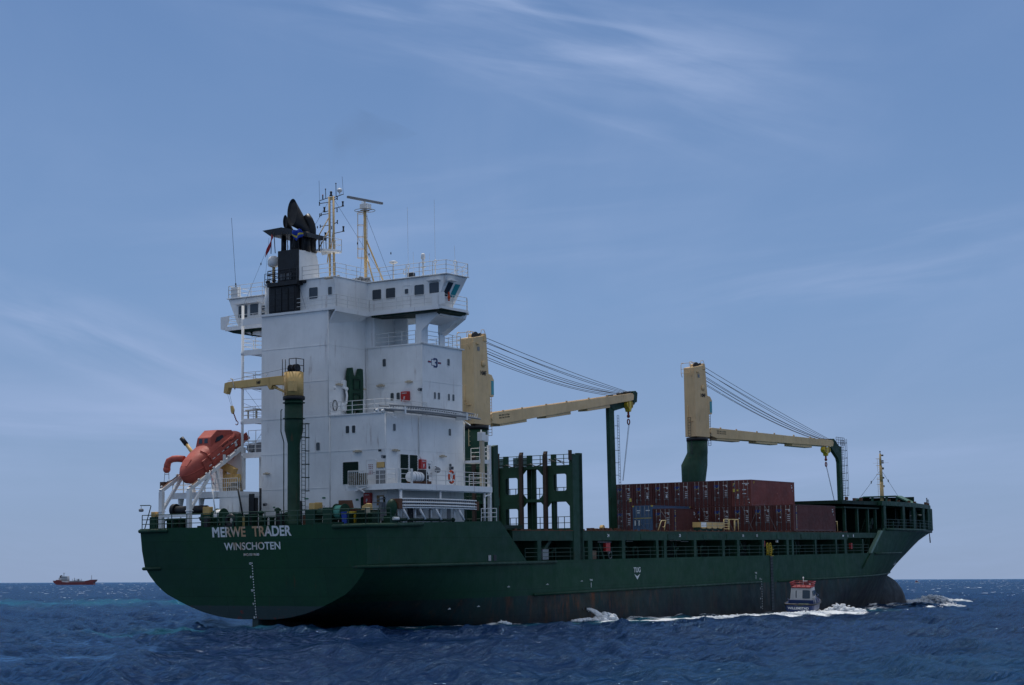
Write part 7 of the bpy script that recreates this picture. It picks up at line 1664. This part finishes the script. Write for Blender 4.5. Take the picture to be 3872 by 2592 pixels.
t = thing('gangway', 'long grey aluminium gangway stowed flat on the upper deck edge', 'gangway', on_ship(*a_)); Lg = (b_ - a_).length
m = MB()
for y in (0, .95):
    m.path([(x, y - .1 * math.sin(PI * x / Lg) * 0, .0 + .10 * math.sin(PI * x / Lg)) for x in np.linspace(0, Lg, 12)], .08, 6); m.path([(x, y, .32 + .12 * math.sin(PI * x / Lg)) for x in np.linspace(.6, Lg - .9, 12)], .06, 6)
m.build('side_rail', GREY, t)
m = MB()
for k in range(38): x = .5 + k * .32; m.beam((x, 0, .12), (x, .95, .14), .10, .04); m.beam((x, 0, .05), (x + .16, 0, .38), .03); 
m.build('tread', WHITE2, t)
m = MB(); m.beam((1.6, -.05, -.6), (1.2, .9, -.1), .07); m.beam((Lg - 1.5, -.05, -.6), (Lg - 1.2, .9, -.1), .07); m.box(2.4, 2.6, -.1, 1.0, -.2, .35); m.box(Lg - 2.1, Lg - 1.9, -.1, 1.0, -.2, .35); m.tube((-.4, .3, -.1), (-.4, .5, -.1), .12, 8); m.tube((.3, .3, -.1), (.3, .5, -.1), .12, 8); m.build('bracket', WHITE2, t)
# flags
def flag(name, lab, origin, rows, mats, scale=1.0, tf=sc):
    o0 = Vector(tf(origin)); t = thing(name, lab, 'flag', on_ship(*o0)); nseg = 12
    for bi, (mat_, f0, f1) in enumerate(mats):
        m = MB(); vs = []
        for j in range(nseg + 1):
            for f in np.linspace(f0, f1, 5):
                vs.append(rows(j / nseg, f))
        n5 = 5; m.add(vs, [(j * n5 + i, (j + 1) * n5 + i, (j + 1) * n5 + i + 1, j * n5 + i + 1) for j in range(nseg) for i in range(4)], True)
        ob = m.build('cloth', mat_, t); so = ob.modifiers.new('thick', 'SOLIDIFY'); so.thickness = .012
    return t
FB, FY = paint('flag_blue', (.01, .05, .36), .8, 0, .1, .1, bump=0), paint('flag_yellow', (.68, .55, .08), .8, 0, .1, .1, bump=0)
FR, FW_ = paint('flag_red', (.34, .02, .03), .8, 0, .1, .1, bump=0), paint('flag_white', (.62, .60, .60), .8, 0, .1, .1, bump=0)
FDB = paint('flag_navy', (.02, .035, .12), .8, 0, .1, .1, bump=0)
def r1(u, f): # bunched blue flag with a yellow stripe, blown to starboard
    w1 = .62 + .25 * math.sin(u * 4); return (-.12 * math.sin(u * 9 + f * 3), -.95 * u - .1 * f, .35 - .95 * f * w1 - .06 * math.sin(u * 7) - .1 * u * f)
flag('blue_flag', 'bunched blue flag with a yellow stripe at the funnel top', (7.5, 1.95, 30.75), r1, [(FB, 0, .5), (FY, .5, .72), (FB, .72, 1)])
def r2(u, f): return (-.08 * math.sin(u * 8 + f * 2), .35 + .75 * u + .16 * (f - .5) * (1 - abs(u - .4)), -1.55 * u + .25 * (f - .5))
flag('red_pennant', 'dark red pennant hanging from a halyard left of the funnel', (7.9, 3.95, 30.95), r2, [(FR, 0, 1)])
t = flag('ensign', 'limp red white and blue ensign hanging by the lifeboat davit', (1.0, 4.72, 11.45), lambda u, f: (-.06 * math.sin(u * 8 + f * 4), -.16 + .18 * (f - .5) * (.6 + .7 * u) - .42 * u * f + .1 * math.sin(5 * u), -.95 * u - .35 * f * u + .2), [(FR, 0, .42), (FW_, .42, .74), (FDB, .74, 1)], tf=lambda p: p)
m = MB(); m.tube((0, -.25, 0 - 1.1), (0, -.62, -3.1), .05, 8); m.tube((0, 0, .25), (0, -.3, -1.2), .03, 6); m.build('flagstaff', WHITE2, t)

# ================================================================== SMOKE
sm = bpy.data.materials.new('exhaust_smoke'); sm.use_nodes = True; t = sm.node_tree; t.nodes.clear()
out = N(t, 'ShaderNodeOutputMaterial'); vp = N(t, 'ShaderNodeVolumePrincipled'); vp.inputs['Color'].default_value = (.18, .17, .17, 1); t.links.new(vp.outputs[0], out.inputs[1])
co = N(t, 'ShaderNodeTexCoord'); no = N(t, 'ShaderNodeTexNoise'); no.inputs['Scale'].default_value = .35; no.inputs['Detail'].default_value = 4; t.links.new(co.outputs['Object'], no.inputs['Vector'])
mr = N(t, 'ShaderNodeMapRange'); t.links.new(no.outputs[0], mr.inputs[0]); mr.inputs[1].default_value = .45; mr.inputs[2].default_value = .8; mr.inputs[4].default_value = .05
t.links.new(mr.outputs[0], vp.inputs['Density'])
m = MB(sc); R_ = []
for k in range(10):
    f = k / 9; c0 = (9.2 + 3 * f, 3.5 - 7.5 * f, 34.3 + 6.0 * f ** .8); r = .5 + 2.4 * f
    R_.append([(c0[0] + r * math.cos(a), c0[1] + r * .9 * math.sin(a), c0[2] + r * .5 * math.sin(a)) for a in [2 * PI * i / 14 for i in range(14)]])
m.loft(R_); so = m.build('exhaust_smoke', sm, None); so.matrix_world = SHIP; tag(so, kind='stuff')

# ================================================================== THE LAUNCH ALONGSIDE
lxy = level((66.6, -16.2, -1.3))
LM = Matrix.Translation((lxy[0], lxy[1], 0.05)) @ Matrix.Rotation(PI / 2 - TH + rad(15), 4, 'Z') @ Matrix.Rotation(rad(-3.0), 4, 'Y') @ Matrix.Rotation(rad(1.5), 4, 'X') @ Matrix.Scale(.9, 4)
t = thing('launch', 'small blue and white harbour launch running close along the ship', 'boat', LM)
NAVY = paint('launch_blue', (.010, .032, .12), .4, .1, .2, .3); LWH = paint('launch_white', (.50, .49, .48), .45, .25, .1, .3); LRED = paint('launch_red', (.26, .025, .03), .45, .1, .1, .2); LGR = paint('launch_green', (.06, .13, .05), .6)
m = MB(); R_ = []
for x, b, zt, zk in ((-4.2, 1.45, 1.08, -.2), (-3.9, 1.62, 1.08, -.5), (-2.0, 1.78, 1.05, -.6), (0, 1.78, 1.1, -.6), (2.0, 1.5, 1.25, -.55), (3.4, .85, 1.45, -.3), (4.3, .06, 1.7, .3)):
    R_.append([(x, -b, zt), (x, -b * .94, .35), (x, -b * .7, -.1), (x, 0, zk), (x, b * .7, -.1), (x, b * .94, .35), (x, b, zt), (x, b * .93, zt), (x, 0, zt - .25), (x, -b * .93, zt)])
m.loft(R_, smooth=False); o = m.build('hull', NAVY, t, bevel=.02)
text('lettering', 'WILLEMSTAD', LETTER, o, (-4.245, .1, .48), (0, -1, 0), (0, 0, 1), .26, 2.3, .02)
m = MB(); m.path([(-4.25, -1.45, 1.02), (-4.1, -1.62, 1.02), (-2, -1.82, 1.0), (0, -1.82, 1.02), (2, -1.55, 1.15), (3.4, -.9, 1.35), (4.35, 0, 1.6), (3.4, .9, 1.35), (2, 1.55, 1.15), (0, 1.82, 1.02), (-2, 1.82, 1.0), (-4.1, 1.62, 1.02), (-4.25, 1.45, 1.02)], .09, 8, True); m.build('fender', BLACK, t)
m = MB(); m.add([(-2.6, -1.3, .9), (.8, -1.3, .9), (.8, 1.3, .9), (-2.6, 1.3, .9), (-2.35, -1.12, 2.72), (.35, -1.12, 2.72), (.35, 1.12, 2.72), (-2.35, 1.12, 2.72)], [(0, 3, 2, 1), (4, 5, 6, 7), (0, 1, 5, 4), (1, 2, 6, 5), (2, 3, 7, 6), (3, 0, 4, 7)]); w_ = m.build('wheelhouse', LWH, t, bevel=.04)
def lwin(y0, y1, z0, z1): 
    g = MB(); f = lambda z: -2.6 + .25 * (z - .9) / 1.82 - .015
    p = rr(y0, y1, z0, z1, .1); g.add([(f(z) - .01, y, z) for y, z in p] + [(f(z) + .03, y, z) for y, z in p], [list(range(len(p))), list(range(2 * len(p) - 1, len(p) - 1, -1))] + [(i, (i + 1) % len(p), len(p) + (i + 1) % len(p), len(p) + i) for i in range(len(p))]); g.build('window', GLASS, w_)
lwin(.12, .62, 1.62, 2.45); lwin(-.98, -.14, 1.58, 2.5)
m = MB(); m.box(-2.0, -1.2, -1.25, -1.1, 1.75, 2.4); m.box(-.8, .0, -1.25, -1.1, 1.75, 2.4); m.build('window', GLASS, w_)
m = MB(); m.add([(-2.62, -.05, .95), (-2.62, .5, .95), (-2.42, .5, 2.55), (-2.42, -.05, 2.55), (-2.58, -.05, .95), (-2.58, .5, .95), (-2.38, .5, 2.55), (-2.38, -.05, 2.55)], [(0, 1, 2, 3), (7, 6, 5, 4), (0, 4, 5, 1), (1, 5, 6, 2), (2, 6, 7, 3), (3, 7, 4, 0)]); m.build('door', LWH, w_)
m = MB(); m.box(-2.5, .7, -1.1, 1.1, 2.72, 2.86); ro = m.build('roof', LRED, t, bevel=.03)
m = MB(); up = 3.32
for (a, b) in (((-2.45, -1.05), (.6, -1.05)), ((.6, -1.05), (.6, 1.05)), ((.6, 1.05), (-2.45, 1.05)), ((-2.45, 1.05), (-2.45, -1.05))):
    for z, e in ((3.1, 1.08), (up, 1.14)): m.tube((a[0] * e if abs(a[0]) > 1 else a[0] + .1, a[1] * e, z), (b[0] * e if abs(b[0]) > 1 else b[0] + .1, b[1] * e, z), .045, 6)
    for k in range(4): f = k / 4; x = a[0] + (b[0] - a[0]) * f; y = a[1] + (b[1] - a[1]) * f; m.tube((x, y, 2.86), (x * 1.1, y * 1.12, up), .035, 6)
m.build('roof_rail', LRED, t)
m = MB(); m.tube((-1.4, -.1, 2.86), (-1.4, -.1, 3.75), .03, 6); m.ball((-1.4, -.1, 3.8), .09, .09, .13, n=10, m=6); m.box(-1.45, -1.35, -.55, -.1, 3.42, 3.5); m.box(-1.2, -1.1, -.9, -.7, 3.05, 3.15); m.box(-2.0, -1.9, .2, .9, 3.0, 3.05); m.build('mast_light', WHITE2, t)
m = MB(); m.tube((-2.2, -1.35, .8), (-2.2, -1.35, 1.6), .1, 8); m.ball((-2.2, -1.35, 1.65), .13, n=8, m=5); m.tube((-1.9, -1.5, .8), (-1.9, -1.5, 1.45), .06, 8); m.build('samson_post', LWH, t)
m = MB(); m.box(-2.75, .9, -1.36, 1.36, .8, 1.42); m.build('cabin_skirt', NAVY, t, bevel=.02)
m = MB(); m.box(-3.9, -2.8, -1.2, 1.2, .66, .98); m.box(-3.4, -2.8, -.9, .2, .78, 1.05); m.box(1.0, 3.2, -1.0, 1.0, .95, 1.1); m.build('deck', LGR, t)
m = MB(); m.path([(-3.9, 1.2, .85), (-3.9, 1.2, 1.5), (-2.9, 1.45, 1.6)], .03, 5); m.path([(-3.2, -1.5, .9), (-2.2, -1.5, 1.75), (.9, -1.5, 1.8), (3.2, -.9, 1.9)], .03, 5); m.tube((.9, -1.5, 1.0), (.9, -1.5, 1.8), .03, 5); m.build('hand_rail', NAVY, t)

# ================================================================== FOAM CRESTS (real lumps of white water)
FOAM = bpy.data.materials.new('foam'); FOAM.use_nodes = True; tt = FOAM.node_tree; pp = tt.nodes['Principled BSDF']; pp.inputs['Base Color'].default_value = (.74, .77, .80, 1); pp.inputs['Roughness'].default_value = .85; pp.inputs['Specular IOR Level'].default_value = .1
nn = N(tt, 'ShaderNodeTexNoise'); nn.inputs['Scale'].default_value = 4; nn.inputs['Detail'].default_value = 6; bb = N(tt, 'ShaderNodeBump'); bb.inputs['Strength'].default_value = .8; bb.inputs['Distance'].default_value = .15; tt.links.new(nn.outputs[0], bb.inputs['Height']); tt.links.new(bb.outputs[0], pp.inputs['Normal'])
def crest(name, pts, h, wd, seed, n=150):
    """ragged ridge of droplets and lumps along a line at sea level (ship-frame points)"""
    rn = random.Random(seed); m = MB(); P = [Vector((*level((x, y, 0)), -.2)) for x, y in pts]
    m_ = len(P) - 1
    for k in range(n):
        f = rn.random() * m_; i = min(int(f), m_ - 1); c = P[i].lerp(P[i + 1], f - i); env = math.sin(PI * min(1, max(0, f / m_))) ** .6
        lump = .45 + .55 * (math.sin(f * 5.1 + seed) * .5 + .5)
        z = h * env * lump * rn.random() ** .8; off = rn.gauss(0, wd * (1 - .5 * z / max(h, .01)) * .5); d = (P[i + 1] - P[i]).normalized(); q = c + Vector((-d.y, d.x, 0)) * off; z += c.z
        r = rn.uniform(.05, .20) * (1.15 - .75 * (z + .2) / h) * (.6 + h)
        m.ball((q.x, q.y, z + .02), r * rn.uniform(.8, 1.9), r * rn.uniform(.8, 1.6), r * rn.uniform(.5, 1.0), n=7, m=4)
    o = m.build(name, FOAM, None); tag(o, kind='stuff'); return o
crest('foam_crest', [(71.5, -16.6), (71, -18.2), (73, -19.8)], .95, 1.4, 3, 330)
crest('foam_crest', [(54, -18.0), (58, -18.3), (63, -18.6), (69, -19)], .40, 1.0, 5, 380)
crest('foam_crest', [(42, -16.8), (48, -17.4), (55, -18.0)], .28, 1.3, 8, 260)
crest('foam_crest', [(140.5, -.5), (143.5, -3.5), (146.5, -8)], 1.2, 1.2, 9, 420)
crest('foam_crest', [(104, -18.5), (112, -17.5)], .55, 1.4, 14, 150); crest('foam_crest', [(118, -14.5), (124, -12)], .5, 1.4, 16, 110)
crest('foam_crest', [(30.7, -12.4), (32.5, -12.8)], .75, .7, 17, 300); crest('foam_crest', [(27.5, -12.0), (31, -12.4)], .28, .5, 18, 130); crest('foam_crest', [(16.5, -11.7), (17.3, -11.9)], .35, .35, 19, 60)
m = MB()                                                # cooling water jet from the side
P_ = []
for k in range(12):
    f = k / 11; P_.append(SHIP @ Vector((31.05 + .15 * f, -11.2 - 1.35 * f, .2 - .05 * f - .72 * f * f)))
rings_ = []
for k, p in enumerate(P_): r = .08 + .013 * k; rings_.append([(p.x + r * math.cos(a) * (1 + .2 * math.sin(k * 2 + 3 * a)), p.y + r * math.sin(a), p.z + r * math.sin(a + .5)) for a in [2 * PI * i / 10 for i in range(10)]])
m.loft(rings_); rn = random.Random(5)
for k in range(90): f = rn.random(); p = P_[int(f * 11)]; m.ball((p.x + rn.gauss(0, .06 + .1 * f), p.y + rn.gauss(0, .1), p.z + rn.gauss(0, .05) - .12 * f * rn.random()), rn.uniform(.015, .045), n=6, m=4)
tag(m.build('water_jet', FOAM, None), kind='stuff')

# ================================================================== FAR SHIPS
def far_pos(u, v=None, D=2600): return ((u - 1936) / FPX * D / math.cos(PITCH) * math.cos(PITCH), D)
FRED = paint('tanker_red', (.20, .045, .045), .6, 0, .1, .1, bump=0); FWH = paint('tanker_white', (.60, .60, .58), .6, 0, .1, .1, bump=0); FGR = paint('tanker_grey', (.22, .25, .27), .6, 0, .1, .1, bump=0); FDK = paint('tanker_dark', (.05, .04, .05), .6, 0, .1, .1, bump=0)
Dt = 2600; K = Dt / FPX / 11.2                            # metres per zoomed pixel of the far tanker
xt_ = (200 + 1060 / 11.2 - 1936) / FPX * Dt
t = thing('tanker', 'small red tanker with white bridge on the horizon', 'tanker', Matrix.Translation((xt_, Dt, 0)))
def F(u, v): return ((u - 1060) * K, (1165 - v) * K)
m = MB(); hp = [(190, 1000), (240, 1090), (330, 1150), (370, 1175), (1900, 1175), (1870, 1120), (1880, 1070), (1930, 1040), (1975, 960), (1750, 965), (1700, 985), (1560, 1010), (1510, 1060), (600, 1065), (560, 1040), (540, 1005), (520, 985), (340, 965), (310, 995)]
m.prism([F(*p) for p in hp], 'y', -7.5, 7.5); m.build('hull', FRED, t)
m = MB()
for a, b, c, d in ((530, 1060, 800, 960), (420, 990, 800, 880), (540, 880, 790, 850)): x0, z0 = F(a, b); x1, z1 = F(c, d); m.box(x0, x1, -5.5, 5.5, z0, z1)
x0, z0 = F(530, 852); x1, z1 = F(775, 815); m.box(x0, x1, -7.6, 7.6, z0, z1); m.build('deckhouse', FWH, t)
m = MB(); m.prism([F(*p) for p in ((430, 900), (445, 790), (520, 770), (530, 880))], 'y', -2, 2); m.build('funnel', FDK, t)
m = MB()
for a, b, c, r in ((600, 820, 670, .5), (1765, 960, 770, .35), (1045, 1040, 880, .5), (960, 1040, 930, .35), (1350, 1040, 930, .35)): x0, z0 = F(a, b); _, z1 = F(a, c); m.tube((x0, 0, z0), (x0, 0, z1), r, 6)
x0, z0 = F(560, 700); x1, z1 = F(655, 690); m.box(x0, x1, -.4, .4, z0, z1); m.build('mast', FGR, t)
m = MB()
for a, b, c, d in ((850, 1065, 1500, 1010), (1110, 950, 1280, 935), (1200, 1010, 1225, 935), (1030, 1020, 1300, 990)): x0, z0 = F(a, b); x1, z1 = F(c, d); m.box(x0, x1, -3, 3, z0, z1)
m.build('deck_pipes', FGR, t)
Db = 1500; xb = (2800 + 1950 / 3.004 - 1936) / FPX * Db
t = thing('fishing_boat', 'tiny white and red fishing boat on the right horizon', 'boat', Matrix.Translation((xb, Db, 0)))
m = MB(); m.prism([(-1.6, .1), (1.4, .1), (2.0, 1.0), (-1.8, .8)], 'y', -.8, .8); m.build('hull', FWH, t); m = MB(); m.box(-1.2, .5, -.6, .6, .8, 1.7); m.box(-1.0, .3, -.6, .6, 1.7, 2.0); m.build('cabin', FRED, t)
bpy.context.view_layer.update()
